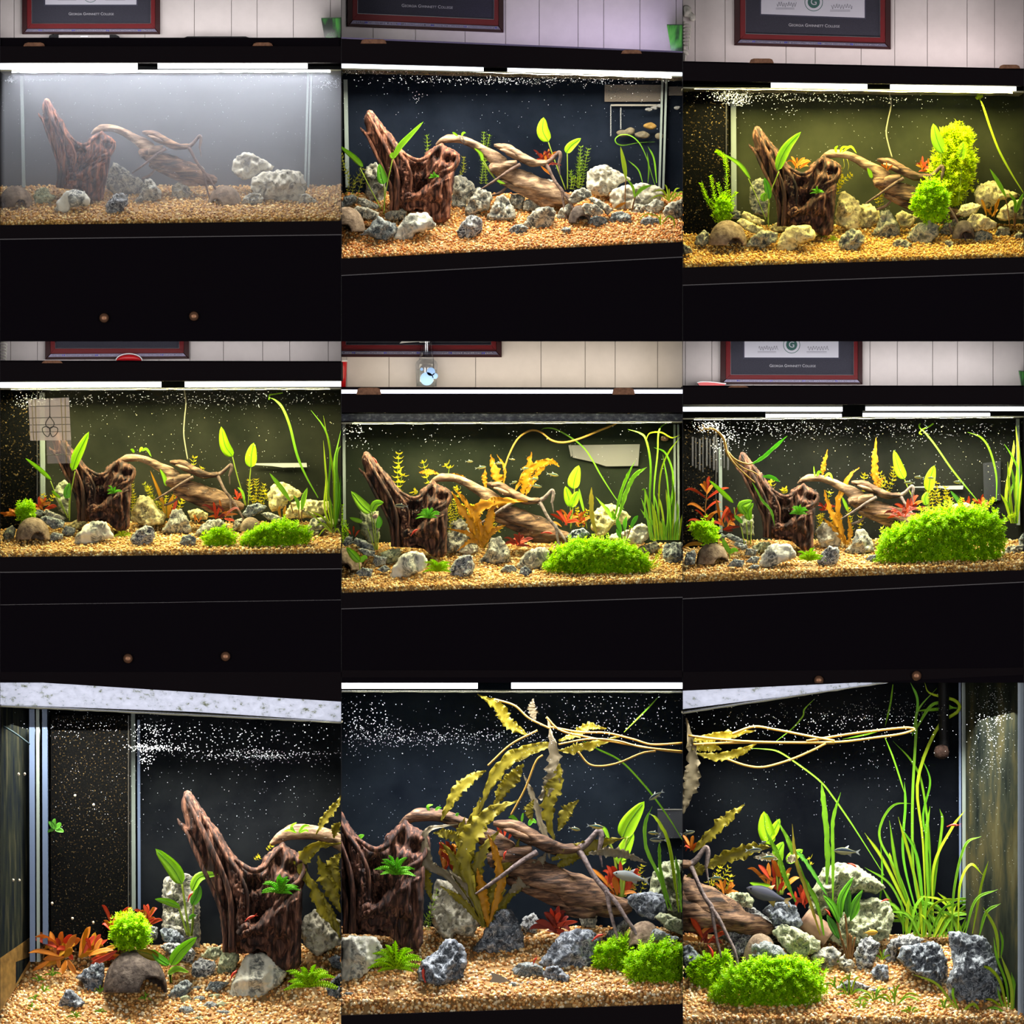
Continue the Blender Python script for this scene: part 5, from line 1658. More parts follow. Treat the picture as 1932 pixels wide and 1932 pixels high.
tuft('smallest grass tuft beside the golden rock', 792, 1342, 5, 38, 4, LVALY)
specks(320, [(280, 545, 60, 22, 300, 4), (500, 540, 200, 10, 160, 2.6), (340, 585, 30, 10, 40, 4), (900, 565, 300, 8, 160, 2.2), (570, 620, 60, 40, 30, 3)], 'glittering bubbles under the splash at the water line')
# ------------------------------------------------------------------ MIDDLE ROW, first tank: modelled reflection of a leaded window
cur = 3
overflow(0, 222, 272, 1062, 'tall dark speckled overflow box beside the mirrored window', .46)
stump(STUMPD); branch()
coconut('speckled coconut shell cave beside the orange leaves', 186, 1122, 196, 126, (215, 1124, 42, 44), COCO, d=.22)
coconut('tan coconut shell half hidden behind the green carpet', 1418, 1075, 120, 80, None, COCO, d=.24)
rocks([
    (GO, 'small mottled rock at the tank edge by the coconut shell', '15,1100 35,1060 70,1040 90,1065 80,1115 30,1125'),
    (G5, 'short slab over the coconut shell', '185,975 215,950 245,960 240,990 200,990', {'d': .36}),
    (G1, 'upper long slab leaning to the stump', '240,970 260,950 310,970 375,1000 360,1015 280,1000', {'d': .32}),
    (G5, 'lower long slab resting on the coconut shell', '225,1000 260,985 330,1005 368,1020 360,1055 300,1060 260,1035', {'d': .27}),
    (G6, 'upright mossy rock behind the sword plant', '307,840 330,805 365,782 385,800 395,850 390,990 330,960 315,900', {'d': .50}),
    (GY, 'small yellow rock at the stump base', '385,1040 440,1005 490,1005 500,1025 450,1060 395,1065'),
    (G5, 'flat dark stone before the yellow one', '350,1080 370,1040 430,1060 420,1095 370,1105'),
    (G5, 'thin rubble stone beside the coconut door', '270,1115 300,1080 360,1090 355,1120 290,1130', {'rough': 1}),
    (G4, 'large striped cream rock at the stump foot', '418,1140 430,1100 480,1040 520,1018 600,1020 642,1090 640,1115 560,1130 540,1150 440,1152', {'rough': .3}),
    (G2, 'dark crusty rock alone in the middle gravel', '735,1120 770,1070 830,1035 870,1060 880,1100 850,1150 790,1160 750,1150'),
    (GY, 'yellow-lit rock with dark hole behind the stump', '740,960 790,870 850,880 900,950 940,980 930,1040 830,1050 740,1020', {'d': .46}),
    (G1, 'grey pyramid-shaped rock under the thin twig', '905,1085 950,1020 975,950 1030,950 1060,1000 1082,1050 1080,1085 980,1092'),
    (GY, 'yellow-brown rock beneath the trunk', '1060,960 1120,945 1180,975 1170,1010 1080,1010'),
    (G1, 'smooth grey rock behind the small carpet clump', '1100,1100 1130,1050 1180,1010 1250,1005 1290,1040 1260,1110 1150,1120', {'rough': .25}),
    (G5, 'small bluish stone before the smooth rock', '1015,1145 1030,1105 1070,1090 1110,1110 1110,1145 1060,1165'),
    (G1, 'rock leaning behind the twig ends', '1310,1070 1330,1010 1380,1000 1390,1040 1360,1085'),
    (G5, 'dark slab on top of the cave', '1370,980 1400,930 1460,915 1510,935 1490,960 1410,1000', {'d': .30}),
    (G1, 'slab sloping away from the cave top', '1475,975 1520,965 1620,1005 1590,1030 1520,1010', {'d': .28}),
    (GY, 'bright yellow perched boulder', '1515,860 1540,815 1590,795 1640,810 1715,860 1700,880 1640,900 1600,945 1540,965 1520,920', {'d': .46, 'T': 80}),
    (GY, 'wide yellow boulder behind the tall grass', '1615,970 1650,910 1740,895 1860,905 1885,930 1860,970 1760,1000 1620,1005', {'d': .41, 'T': 75}),
    (GO, 'mossy stone under the tall grass', '1730,1060 1770,1000 1850,990 1860,1040 1820,1100 1750,1110'),
    (GO, 'stone cut off at the end of the gravel', '1850,1030 1890,1000 1930,1010 1930,1080 1870,1090'),
])
sword('bright yellow-green sword leaf crossing the stump', (393, 1015), [('393,1015 398,880 425,735', '410,735 432,660 465,590 503,512', 30, LY), ('385,1000 330,900 285,790', '292,785 220,720 145,662', 13, LY), ('388,1000 392,900', '380,892 380,850 395,800', 22, LGB), ('380,990 340,900', '345,890 310,860 292,845', 9, LG)], LY, d=.22)
bush('green feathery clump on the coconut shell', '100,1000 110,930 140,905 185,930 195,970 170,1010 130,1005', 210, 17, 4, LMOSS, T=35, d=.26, name='moss_tuft')
rosette('orange leaves spreading at the tank edge', 90, 1000, [(-75, 80), (-55, 70), (-35, 60), (-85, 60), (30, 50), (-100, 60)], 12, LORG, d=.36)
rosette('red and orange leaves behind the slabs', 235, 960, [(-60, 70), (-30, 60), (0, 70), (35, 75), (65, 80), (-85, 60), (85, 60)], 13, LRED, d=.42, mats=[LRED, LORG])
stems('yellow sprigs behind the red leaves', ['260,930 255,890 245,870', '280,930 290,890 300,875'], 24, 6, LROTY, d=.46)
stems('yellow stems climbing beside the stump lobe', ['745,960 750,880 745,800', '760,990 765,930 758,870'], 24, 5, LROTY, d=.45)
stems('olive feathery stem leaning behind the hole rock', ['900,960 860,880 820,810', '890,970 880,900 835,830'], 28, 5, LROT, d=.5)
sword('orange-brown strap leaves behind the thin twig', (945, 1000), [(None, '940,1000 910,880 850,730', 11), (None, '950,1000 960,930 985,860', 14), (None, '945,1000 930,930 890,900', 9, LOLV), (None, '955,1000 990,930 1000,870', 10, LRED)], LBRN, d=.48, shape='lance')
stems('yellow bushy stems behind the trunk', ['1010,960 1030,900', '1100,720 1095,690 1100,662', '1130,745 1140,720', '1220,900 1215,850'], 26, 6, LROTY, d=.51)
sword('two glowing lime paddle leaves on tall stalks', (1390, 920), [('1395,930 1345,770 1315,650', '1318,652 1275,590 1252,482', 32), ('1405,930 1412,800 1420,712', '1420,714 1422,650 1436,574', 34), ('1390,930 1370,870', '1385,900 1370,850 1345,825', 8, LG)], LY, d=.46)
stems('pale yellow feathery bush beside the paddle leaves', ['1420,900 1415,840 1412,790', '1445,900 1450,840 1450,785', '1465,905 1480,860 1495,815', '1490,920 1500,880 1498,850'], 26, 5, LROTY, d=.5)
rosette('small red tuft behind the trunk end', 1350, 900, [(-50, 50), (-15, 55), (20, 45), (55, 45)], 10, LRED, d=.5)
rosette('star-shaped red plant under the crooked twig', 1250, 1010, [(-8, 100), (-55, 110), (-80, 90), (15, 70), (60, 95), (80, 80), (100, 60)], 12, LRED, d=.20, mats=[LRED, LORG, LREDD])
rosette('tiny orange leaves between the rocks', 1115, 1030, [(-40, 50), (0, 45), (35, 40)], 8, LORG, d=.3)
tuft('bright grass tuft beside the striped rock', 695, 1105, 13, 60, 4.5, LVALY, spread=80)
bush('small bright green carpet clump in front of the smooth rock', '1155,1140 1160,1100 1200,1070 1270,1060 1320,1090 1330,1130 1300,1160 1200,1165', 420, 16, 4, LMOSS, T=42)
bush('wide bright green carpet mound along the front glass', '1370,1160 1380,1110 1430,1070 1500,1040 1560,1040 1620,1020 1690,1055 1740,1090 1745,1130 1700,1160 1600,1170 1450,1172', 1300, 17, 4, LMOSS, T=60)
sword('narrow-leaved plant before the yellow boulders', (1700, 1030), [('1660,975 1640,900', '1645,905 1590,830 1525,745', 15), ('1695,1030 1690,950', '1690,955 1685,910 1660,870', 11), ('1705,1030 1710,950', '1708,955 1720,890 1740,828', 15), (None, '1590,1000 1580,960 1585,930', 8, LBRN), (None, '1610,1000 1610,960 1620,925', 8, LBRN)], LG, d=.24, smat=STALKB, shape='lance')
t = ribbons('single long leaf slanting up to the surface', (1800, 885), ['1800,885 1730,760 1680,640 1640,480 1600,380 1560,335 1525,318'], 7, LVAL, d=.42, name='ribbon_plant', n=50)
tube('leaf_tip', [(1522, 330, 4), (1526, 305, 5), (1545, 300, 4), (1600, 292, 3)], .42, LG, t, n=12, ring=6)
ribbons('tall clump of ribbon grass at the tank edge', (1890, 1070), ['1880,1050 1860,850 1870,640 1840,500 1760,390', '1890,1050 1890,860 1880,700 1830,420', '1895,1060 1900,800 1890,700 1931,500', '1885,1050 1850,800 1830,560', '1900,1060 1905,820 1905,640 1931,590', '1880,1060 1850,900 1842,750', '1895,1070 1915,880 1910,720', '1875,1050 1840,960 1838,820', '1900,1060 1925,900 1928,760', '1890,1080 1830,1000 1760,960', '1895,1060 1880,960 1868,880'], 6.5, LVAL, d=.30, mats=[LVAL, LVALY])
ribbons('low curving grass blades under the clump', (1880, 1085), ['1870,1080 1800,1010 1740,960', '1880,1085 1840,1060 1790,1120', '1890,1085 1910,1060 1931,1100', '1880,1080 1830,1030 1780,1050'], 4.5, LVALY, d=.14)
t = tube('air_tube', [(1042, 270, 3.6), (1052, 350, 3.6), (1045, 430, 3.6), (1040, 520, 3.6), (1050, 600, 3.6), (1062, 668, 3.6)], .52, plain('pale_tube', (.30, .28, .16), .5), None, n=40, ring=6)
tag(t, 'thin pale tube hanging behind the branch', 'tube')
fern('small bright fern tuft on the stump hollow', 645, 860, 6, 58, 8, LGB, .20)
sword('little plant tied on the arch with pink thread', (780, 650), [(None, '760,632 750,615 738,612', 8, LY), (None, '790,628 800,605 810,608', 7, LY), (None, '800,620 830,610 858,655', 7, LG), (None, '940,820 930,770 905,722', 12, LG)], LG, d=.36)
# reflection of a leaded window, built as a see-through panel
t = thing('leaded_window_reflection', 'pale leaded window reflection built as a panel over the stump top', 'window reflection', 280, 690, .035)
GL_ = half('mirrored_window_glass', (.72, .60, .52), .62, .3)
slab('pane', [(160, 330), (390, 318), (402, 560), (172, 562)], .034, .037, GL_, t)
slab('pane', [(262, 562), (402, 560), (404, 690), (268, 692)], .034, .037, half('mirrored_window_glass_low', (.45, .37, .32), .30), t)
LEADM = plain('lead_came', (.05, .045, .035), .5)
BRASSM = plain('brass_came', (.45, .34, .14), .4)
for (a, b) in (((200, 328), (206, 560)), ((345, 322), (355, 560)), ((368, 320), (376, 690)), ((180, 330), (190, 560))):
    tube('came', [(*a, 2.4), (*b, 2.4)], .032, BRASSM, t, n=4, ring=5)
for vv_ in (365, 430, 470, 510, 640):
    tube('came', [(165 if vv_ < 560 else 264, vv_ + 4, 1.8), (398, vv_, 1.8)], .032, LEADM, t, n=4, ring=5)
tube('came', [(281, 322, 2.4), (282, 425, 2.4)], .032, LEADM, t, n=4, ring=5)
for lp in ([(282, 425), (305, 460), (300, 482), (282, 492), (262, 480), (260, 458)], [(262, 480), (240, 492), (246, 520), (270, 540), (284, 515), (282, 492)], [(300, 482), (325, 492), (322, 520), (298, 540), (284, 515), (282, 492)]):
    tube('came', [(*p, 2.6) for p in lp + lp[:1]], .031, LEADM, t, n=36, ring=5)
stems('yellow feathery stems between the hole rock and the twig', ['860,900 850,860 842,830', '900,980 930,930 940,880', '970,960 990,900 1000,850', '1000,970 1020,920', '925,960 905,910'], 26, 6, LROTY, d=.49, gap=13)
stems('golden stems behind the trunk end', ['1290,930 1300,890', '1430,960 1440,920 1430,880', '1480,950 1475,910', '1520,900 1510,870'], 24, 6, LROTY, d=.5, gap=12)
# reflected bright line, painted as a see-through strip behind the paddle leaves
tag(slab('reflected_strip', [(1440, 690), (1735, 688), (1738, 712), (1600, 714), (1540, 706), (1445, 700)], .575, .58, half('mirrored_strip', (.5, .5, .46), .6), None), 'pale reflection strip painted behind the glowing paddle leaves', 'reflection')
specks(420, [(190, 345, 60, 18, 180, 3.2), (300, 350, 90, 12, 90, 2.2), (700, 320, 400, 35, 260, 1.8), (1400, 320, 300, 40, 300, 1.8)], 'white bubbles and specks under the lamp')
specks(26, [], 'tan flecks drifting above the branch', FLECK, (3, 6), (500, 400, 1900, 700), 'food_flecks')

# ------------------------------------------------------------------ MIDDLE ROW, second tank
cur = 4
stump(STUMPD); branch(twig=TWIGG)
coconut('coconut shell cave cut off by the tank edge', 20, 1295, 200, 125, (14, 1298, 44, 42), COCO, d=.24)
rocks([
    (G5, 'dark slab behind the coconut shell', '0,1140 30,1105 65,1105 60,1150 20,1160', {'d': .36}),
    (G5, 'long bluish slab leaning to the stump', '60,1140 80,1110 130,1125 200,1165 190,1185 110,1170', {'d': .32}),
    (G5, 'second bluish slab below the long one', '90,1175 120,1170 190,1190 190,1220 130,1215', {'d': .28}),
    (G6, 'upright mossy rock behind the broad-leaved plant', '100,970 130,950 210,960 215,1050 220,1120 160,1150 110,1080', {'d': .48}),
    (G6, 'green-tinged rock at the stump base', '215,1200 270,1175 330,1170 340,1200 320,1250 260,1260'),
    (G5, 'flat slate beside the green-tinged rock', '175,1255 190,1210 260,1220 250,1260 200,1275'),
    (G5, 'teal rubble stone on the front gravel', '80,1310 120,1280 180,1290 170,1330 100,1330'),
    (G5, 'small rubble stone under the striped rock', '200,1290 250,1265 280,1290 240,1312'),
    (G4, 'large pale green striped rock at the stump foot', '272,1330 290,1280 340,1210 400,1187 460,1195 497,1250 480,1280 430,1310 380,1335 300,1340', {'rough': .3}),
    (G2, 'dark bluish rock beside the fern', '608,1300 640,1240 690,1205 740,1215 755,1270 740,1320 690,1340 620,1335'),
    (G1, 'pitted pale rock with hollow behind the fern', '580,1140 620,1020 680,1000 770,1080 780,1150 700,1190 600,1200', {'d': .46}),
    (G3, 'small pale rock below the pitted one', '660,1190 690,1150 770,1150 775,1190 720,1210'),
    (G1, 'pyramid-shaped grey rock under the thin twig', '775,1250 820,1190 850,1110 900,1103 930,1150 957,1190 955,1250 860,1262'),
    (G1, 'smooth faceted grey rock with a pale line', '985,1280 1020,1220 1070,1175 1150,1163 1180,1190 1170,1240 1120,1290 1060,1300', {'rough': .2, 'facets': 6}),
    (G7, 'small blue-grey stone before the faceted rock', '1000,1330 1015,1285 1040,1270 1080,1300 1070,1335'),
    (G5, 'flat stone between pyramid and faceted rocks', '897,1300 930,1265 980,1270 1000,1300 950,1315'),
    (G7, 'dark slab above the carpet mound', '1270,1105 1310,1070 1370,1055 1410,1090 1390,1110 1300,1125', {'d': .3}),
    (G1, 'small rock behind the trunk', '1120,1025 1150,1003 1220,1030 1230,1060 1150,1055', {'d': .52}),
    (GY, 'pale yellow boulder behind the mound', '1410,1050 1420,970 1470,930 1530,915 1600,960 1640,990 1600,1030 1540,1040 1500,1090 1450,1110', {'d': .45, 'T': 75}),
    (G3, 'low cream boulder under the ribbon grass', '1510,1120 1530,1090 1640,1060 1700,1025 1735,1050 1740,1110 1700,1150 1600,1150', {'d': .38}),
    (G1, 'flat grey stone beside the mound', '1660,1200 1690,1160 1780,1130 1810,1170 1750,1210'),
    (G5, 'dark boulder with pale line at the tank edge', '1815,1190 1830,1150 1880,1135 1932,1140 1932,1275 1860,1270 1820,1230'),
])
sword('broad-leaved green plant before the mossy rock', (200, 1180), [('195,1180 180,1060 165,970', '168,970 120,930 55,848', 32), ('200,1180 190,1040 175,960', '172,965 195,920 240,912', 22), ('190,1180 150,1060', '120,1022 80,1010 46,998', 13), ('205,1180 210,1080', '205,1060 215,1020 210,985', 18, LGB)], LG, d=.24)
t = sword('small mottled leaf plant at the coconut door', (105, 1290), [('105,1290 100,1250', '105,1250 70,1210 28,1165', 24), (None, '105,1250 130,1225 148,1232', 16)], LG, d=.12)
tube('stalk', [(112, 1282, 4), (140, 1245, 4), (165, 1215, 3)], .12, STALKB, t, n=6, ring=6)
stems('bright green fluffy stems at the tank edge', ['10,1140 5,1060 0,980', '25,1140 30,1080 20,1020', '10,1120 -5,1050 5,930'], 22, 5, LMOSS, d=.36, gap=9)
rosette('small red leaves behind the slabs', 68, 1110, [(-40, 50), (0, 55), (35, 50)], 11, LRED, d=.42)
stems('tall golden stem behind the stump', ['320,880 318,760 325,640', '330,850 335,800 345,760'], 38, 10, LROTY, d=.48, k=4, gap=24)
stems('golden stems behind the stump lobe', ['500,830 480,760 465,690', '600,770 610,720 595,705', '430,860 415,850'], 34, 8, LROTY, d=.5, gap=22)
stems('yellow-green feathery stems in the arch', ['610,1100 625,1000 610,930', '640,1080 650,980 640,900', '735,980 720,940', '700,1000 715,960'], 24, 5, LROTY, d=.46)
t = thing('ruffled_plant', 'big orange-brown plant with ruffled leaves under the arch', 'plant', 800, 1170, .30)
for path, wd_ in (('800,1165 750,1060 690,960 625,850', 26), ('795,1165 760,1040 770,960 840,920 940,905 1055,905', 30), ('800,1165 780,1050 720,930 640,830', 20), ('805,1165 830,1060 850,960 870,900', 22),
                  ('790,1170 720,1090 600,1060', 12), ('800,1170 740,1130 650,1190', 12), ('805,1165 815,1100 810,1040', 16), ('800,1165 850,1080 930,1040', 16)):
    leaf(t, path, wd_, .30, LBRN, 'ruffle', n=30, ruf=.55)
for path in ('800,1170 780,1080 750,1000', '806,1170 815,1090 830,1010', '812,1170 850,1080 880,1030'):
    stalk(t, path, 4, .31, LOLV)
t = thing('ruffled_plant', 'upright orange ruffled leaves rising behind the branch', 'plant', 980, 900, .50)
for path, wd_ in (('905,840 880,760 845,640', 26), ('1020,880 1050,760 1075,625', 30), ('980,850 1060,730 1180,680 1235,710', 22), ('1040,880 1100,760 1190,670', 17), ('820,830 810,780 815,720', 15), ('915,830 925,720 880,640', 9), ('440,742 500,740 560,752', 14), ('720,800 680,770 620,745', 14)):
    leaf(t, path, wd_, .50, LBRN, 'ruffle', n=26, ruf=.6)
t = ribbons('long ochre flower stalk trailing to the surface', (920, 730), [], 5, TENDR, d=.44, name='flower_stalk')
tube('stalk', [(918, 735, 5), (950, 640, 5), (1000, 550, 5), (1070, 505, 6), (1130, 515, 5), (1190, 560, 6), (1260, 572, 6), (1350, 550, 6), (1460, 505, 6), (1560, 462, 5), (1630, 405, 4)], .44, TENDR, t, n=80, ring=8)
t = ribbons('thin twisted green leaf curving across the tank', (1560, 890), ['1600,950 1540,870 1470,760 1420,670 1370,600 1300,545 1210,497 1150,492 1130,505'], 5, LVAL, d=.5, name='ribbon_plant', n=50)
tag(slab('reflected_patch', pts('1300,588 1690,582 1680,705 1500,708 1420,682 1310,658'), .58, .585, half('mirrored_window_patch', (.17, .16, .14), .85), None), 'pale rectangular window reflection painted on the back glass', 'reflection')  # window reflection painted as a half-clear sheet
tag(slab('reflected_sliver', pts('1285,588 1298,588 1312,640 1300,655'), .58, .585, half('mirrored_window_patch', (.17, .16, .14), .85), None), 'narrow pale reflection sliver beside the painted window patch', 'reflection')  # rest of the same reflection, another painted sheet
sword('three glowing yellow-green paddle leaves', (1300, 1062), [('1300,1062 1310,950 1320,830', '1312,835 1320,780 1345,702', 36), ('1298,1062 1298,980 1295,930', '1298,938 1285,880 1268,820', 26), ('1300,1062 1302,990', '1300,940 1320,890 1340,848', 26), ('1390,1060 1370,960 1350,870', '1375,970 1355,890 1345,830', 8, LG)], LY, d=.44)
rosette('red leaves around the paddle-leaf stalks', 1270, 1050, [(-60, 90), (-35, 110), (-10, 80), (25, 100), (55, 95), (80, 80)], 13, LRED, d=.47, mats=[LRED, LORG])
rosette('red and orange leaves left of the yellow boulder'.replace('left of', 'touching'), 1345, 1055, [(-30, 90), (0, 70), (35, 110), (60, 70)], 12, LRED, d=.45, mats=[LORG, LRED])
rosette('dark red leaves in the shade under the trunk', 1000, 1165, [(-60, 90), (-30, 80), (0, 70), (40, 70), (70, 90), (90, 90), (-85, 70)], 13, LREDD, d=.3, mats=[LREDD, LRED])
stems('yellow stems beside the paddle leaves', ['1340,1050 1345,1000 1335,950', '1365,1050 1375,1000 1390,960'], 24, 6, LROTY, d=.46)
ribbons('two wide crinkled green leaves before the dark seam', (1570, 1000), ['1545,1010 1570,900 1610,780 1665,672', '1565,1010 1610,860 1660,760 1730,712', '1535,960 1540,1000 1440,880', '1445,1090 1420,1000 1415,900 1416,826'], 12, LVAL, d=.34, name='ribbon_plant', mats=[LVAL, LVAL, LG, LOLV], n=24)
sword('cluster of small green leaves by the yellow boulder', (1600, 1140), [('1595,1140 1580,1080', '1585,1085 1570,1040 1560,1000', 14), ('1605,1140 1605,1070', '1605,1075 1605,1030 1615,990', 13), ('1610,1140 1640,1050', '1635,1060 1660,1010 1680,985', 13), ('1600,1140 1580,1110', '1582,1112 1570,1090 1556,1060', 11)], LGB, d=.24, smat=STALKB, shape='lance')
bl = []
rr = random.Random(5)
for i in range(26):
    b0 = 1750 + i * 6.5
    tip = (1690 + i * 10 + rr.uniform(-30, 30), 1130 - rr.uniform(80, 300))
    bl.append([(b0, 1125), (b0 + (tip[0] - b0) * .4, 1125 + (tip[1] - 1125) * .6), tip])
bl += [pts(s) for s in ('1760,1110 1745,900 1750,700 1725,560 1690,520 1620,498', '1780,1110 1770,850 1790,640 1800,500 1860,455', '1800,1110 1800,800 1840,650 1920,540', '1830,1110 1880,800 1840,640 1770,600', '1840,1110 1850,850 1820,640', '1725,560 1745,520 1810,515 1870,545 1915,530', '1860,1110 1880,900 1870,760', '1715,1000 1720,850 1700,840')]
ribbons('tall ribbon grass clump at the tank edge', (1830, 1125), [[(min(1928, p[0]), p[1]) for p in b] for b in bl], 6, LVAL, d=.34, mats=[LVAL, LVALY, LVAL], n=22)
bush('dense bright green carpet mound at the front glass', '1165,1290 1180,1230 1240,1170 1330,1140 1450,1125 1560,1140 1650,1175 1710,1220 1740,1270 1720,1310 1640,1330 1500,1338 1330,1335 1220,1310', 2600, 19, 4.2, LMOSS, T=95)
stems('loose yellow sprigs beside the carpet mound', ['1740,1290 1780,1230 1810,1180', '1720,1310 1760,1280 1800,1260'], 20, 4.5, LMOSSY, d=.16)
stems('golden feathery thicket behind the big ruffled plant', ['660,1080 680,1000 690,930', '700,1070 730,990 740,930', '850,1090 860,1020 850,960', '620,1020 600,960 610,900', '890,1080 920,1020 960,1010', '640,900 660,860 650,830'], 28, 6.5, LROTY, d=.49, gap=14)
stems('green-yellow sprigs behind the carpet mound', ['1640,1160 1650,1100 1640,1050', '1690,1150 1700,1090', '1760,1180 1770,1130'], 22, 5, LMOSSY, d=.40, gap=11)
fern('bright green fern at the stump foot', 545, 1300, 12, 95, 13, LMOSS, .16, 78)
fern('green fern tuft on the stump hollow', 495, 1000, 9, 80, 10, LGB, .20)
for i, (fu, fv, fl, fa, fc, ff) in enumerate([(725, 680, 42, 0, 'facing the golden stems', 1), (790, 715, 60, 8, 'above the pale limb', 1), (890, 690, 48, 0, 'before the upright ruffled leaf', 1), (968, 668, 32, -6, 'near the flower stalk', 1), (1040, 722, 48, 6, 'crossing the tall ruffled leaf', 1), (1090, 780, 52, -6, 'between ruffled leaves', 1), (1102, 820, 66, -8, 'lowest of the shoal above the branch', 1), (1198, 755, 66, -10, 'beside the curled ruffled tip', 1), (975, 800, 44, 22, 'touching the stub', 1), (338, 932, 74, 4, 'alone before the stump', -1)]):
    fish('small striped silver-gold fish ' + fc, fu, fv, fl, fa, TETRAY if i < 9 else TETRA, ff, d=.30 if i < 9 else .12, group='small striped fish in the middle-row second tank')
shrimp('red shrimp on the stump lip', 412, 1080, 50, 38, .16)
shrimp('red shrimp clinging near the stump top', 190, 672, 40, -60, .25)
shrimp('orange shrimp on the trunk', 1165, 1084, 60, -8, .22)
V, F = inflate(smooth_poly(blob(192, 990, 38, 32, 4), 1), .14, 16, 5, lambda vv, q, prof, T, r: (T * prof, T * prof), 3)
tag(obj('snail', V, F, noisy('snail_shell', [(.3, (.22, .13, .09)), (.7, (.42, .28, .2))], 60)), 'pinkish round snail on the broad-leaved plant', 'snail')
t = thing('suction_cup', 'round brown suction cup on the back glass', 'suction cup', 1830, 550, .56)
lathe('disc', 1830, [(8, 535), (20, 540), (22, 550), (20, 560), (8, 565)], .56, noisy('suction_brown', [(.3, (.12, .06, .03)), (.7, (.28, .16, .09))], 60), t, n=18)
tag(box('lid_strip', 0, 410, 1932, 452, .40, .42, noisy('wet_lid', [(.45, (.08, .09, .14)), (.60, (.20, .22, .30)), (.72, (.75, .78, .85))], 60, 4, .3, 0, (.6, 1, 1)), None), 'wet speckled glass lid strip below the hood', 'lid')
specks(240, [(60, 500, 40, 25, 60, 5), (110, 570, 50, 40, 24, 5), (400, 430, 300, 10, 60, 3), (500, 560, 200, 60, 50, 2.4)], 'white bubbles rising at the tank corner')

# ------------------------------------------------------------------ MIDDLE ROW, third tank
cur = 5
overflow(0, 200, 442, 1180, 'black overflow box behind the red stem plant', .47)
stump(STUMPD); branch(twig=TWIGG)
coconut('speckled coconut shell cave under the green tuft', 168, 1262, 186, 122, (222, 1264, 44, 42), COCO, d=.22)
rocks([
    (G5, 'small teal rock at the tank edge', '5,1255 20,1200 65,1178 78,1210 70,1260 30,1268'),
    (G5, 'short slab above the coconut shell', '195,1110 220,1085 245,1100 235,1125', {'d': .34}),
    (G5, 'long teal slab leaning to the stump', '240,1100 260,1085 310,1105 365,1135 350,1150 280,1130', {'d': .31}),
    (G5, 'lower teal slab under the long one', '285,1150 300,1135 360,1150 370,1165 340,1185', {'d': .27}),
    (G6, 'upright rock behind the broad leaves', '310,1000 350,960 400,980 405,1100 340,1090', {'d': .48}),
    (G6, 'greenish rock at the stump base', '390,1165 430,1140 490,1132 500,1160 470,1190 430,1200'),
    (G5, 'flat slate before the greenish rock', '350,1210 360,1170 430,1180 410,1215'),
    (G5, 'largest teal rubble stone on the gravel', '250,1275 290,1230 350,1240 340,1280'),
    (G5, 'middle teal rubble stone', '355,1250 390,1215 440,1220 420,1260'),
    (G5, 'teal rubble stone nearest the striped rock'.replace('nearest', 'touching'), '365,1285 400,1262 440,1270 420,1290'),
    (G4, 'large pale green striped rock', '430,1270 445,1210 490,1155 530,1143 610,1150 642,1200 640,1225 570,1250 500,1280', {'rough': .3}),
    (G2, 'dark blue-grey rock beside the fern', '760,1250 790,1190 830,1155 880,1165 893,1210 870,1260 820,1275 770,1265'),
    (G3, 'pale pitted rock with hollow behind the stump', '745,1080 790,1020 860,1040 900,1100 890,1160 780,1165', {'d': .44}),
    (G1, 'pyramid-shaped grey rock beside the mound', '912,1195 960,1140 985,1065 1030,1065 1060,1110 1082,1150 1080,1195 990,1208'),
    (G7, 'flat blue stone in front of the mound', '1035,1235 1060,1210 1115,1205 1120,1240 1060,1250'),
    (GY, 'yellow boulder top above the mound', '1500,950 1540,920 1600,910 1650,930 1640,960 1520,970', {'d': .46}),
    (G5, 'dark rock at the end of the gravel', '1900,1120 1932,1080 1932,1160 1905,1170'),
    (G1, 'grey stone below the dark edge rock', '1790,1210 1840,1160 1932,1150 1932,1200 1860,1220'),
])
t = rosette('tall red stem plant with spreading leaves at the edge', 132, 1060, [(8, 90, 210), (-35, 70, 200), (35, 70, 195), (-62, 140, 170), (60, 150, 165), (-20, 60, 215), (-60, 120, 90), (55, 110, 100), (-70, 110, 20), (65, 110, 60), (-80, 110, 5), (70, 100, 10), (-45, 90, 50), (40, 80, 30)], 13, LRED, d=.40, mats=[LRED, LORG, LORG, LRED], stem='132,1060 128,960 138,850')
rosette('bushy orange-red plant in front of the seam', 255, 1070, [(-10, 160), (-40, 90), (25, 110), (55, 100), (80, 80), (-70, 80), (10, 90), (95, 60), (-20, 60), (40, 60)], 15, LORG, d=.38, mats=[LORG, LRED, LREDD])
bush('bright green tuft on top of the coconut shell', '40,1060 70,1035 120,1025 165,1050 195,1090 180,1130 140,1145 90,1120', 420, 17, 4, LMOSS, T=45, d=.22, name='moss_tuft')
leafp = sword('brown drooping leaf at the tank edge', (110, 1150), [(None, '115,1150 60,1145 0,1165', 12, LBRN)], LBRN, d=.24, name='fallen_leaf_plant')
sword('bright strap leaf and broad leaves by the stump', (380, 1150), [('300,1010 290,940', '288,915 220,850 148,785', 14, LY), ('370,1150 360,1020', '360,980 335,930 395,900', 26), ('385,1150 388,1020', '380,1015 370,960 400,915', 24), ('350,1150 330,1050', '340,1030 310,1000 290,985', 12, LGB)], LG, d=.24)
t = thing('trailing_plant', 'long-rooted green plantlet drifting over the stump', 'plant', 330, 720, .14)
tube('runner', [(120, 495, 6), (180, 500, 7), (230, 550, 8), (250, 630, 8), (290, 690, 6), (350, 750, 5), (410, 800, 4)], .14, TENDR, t, n=40, ring=7)
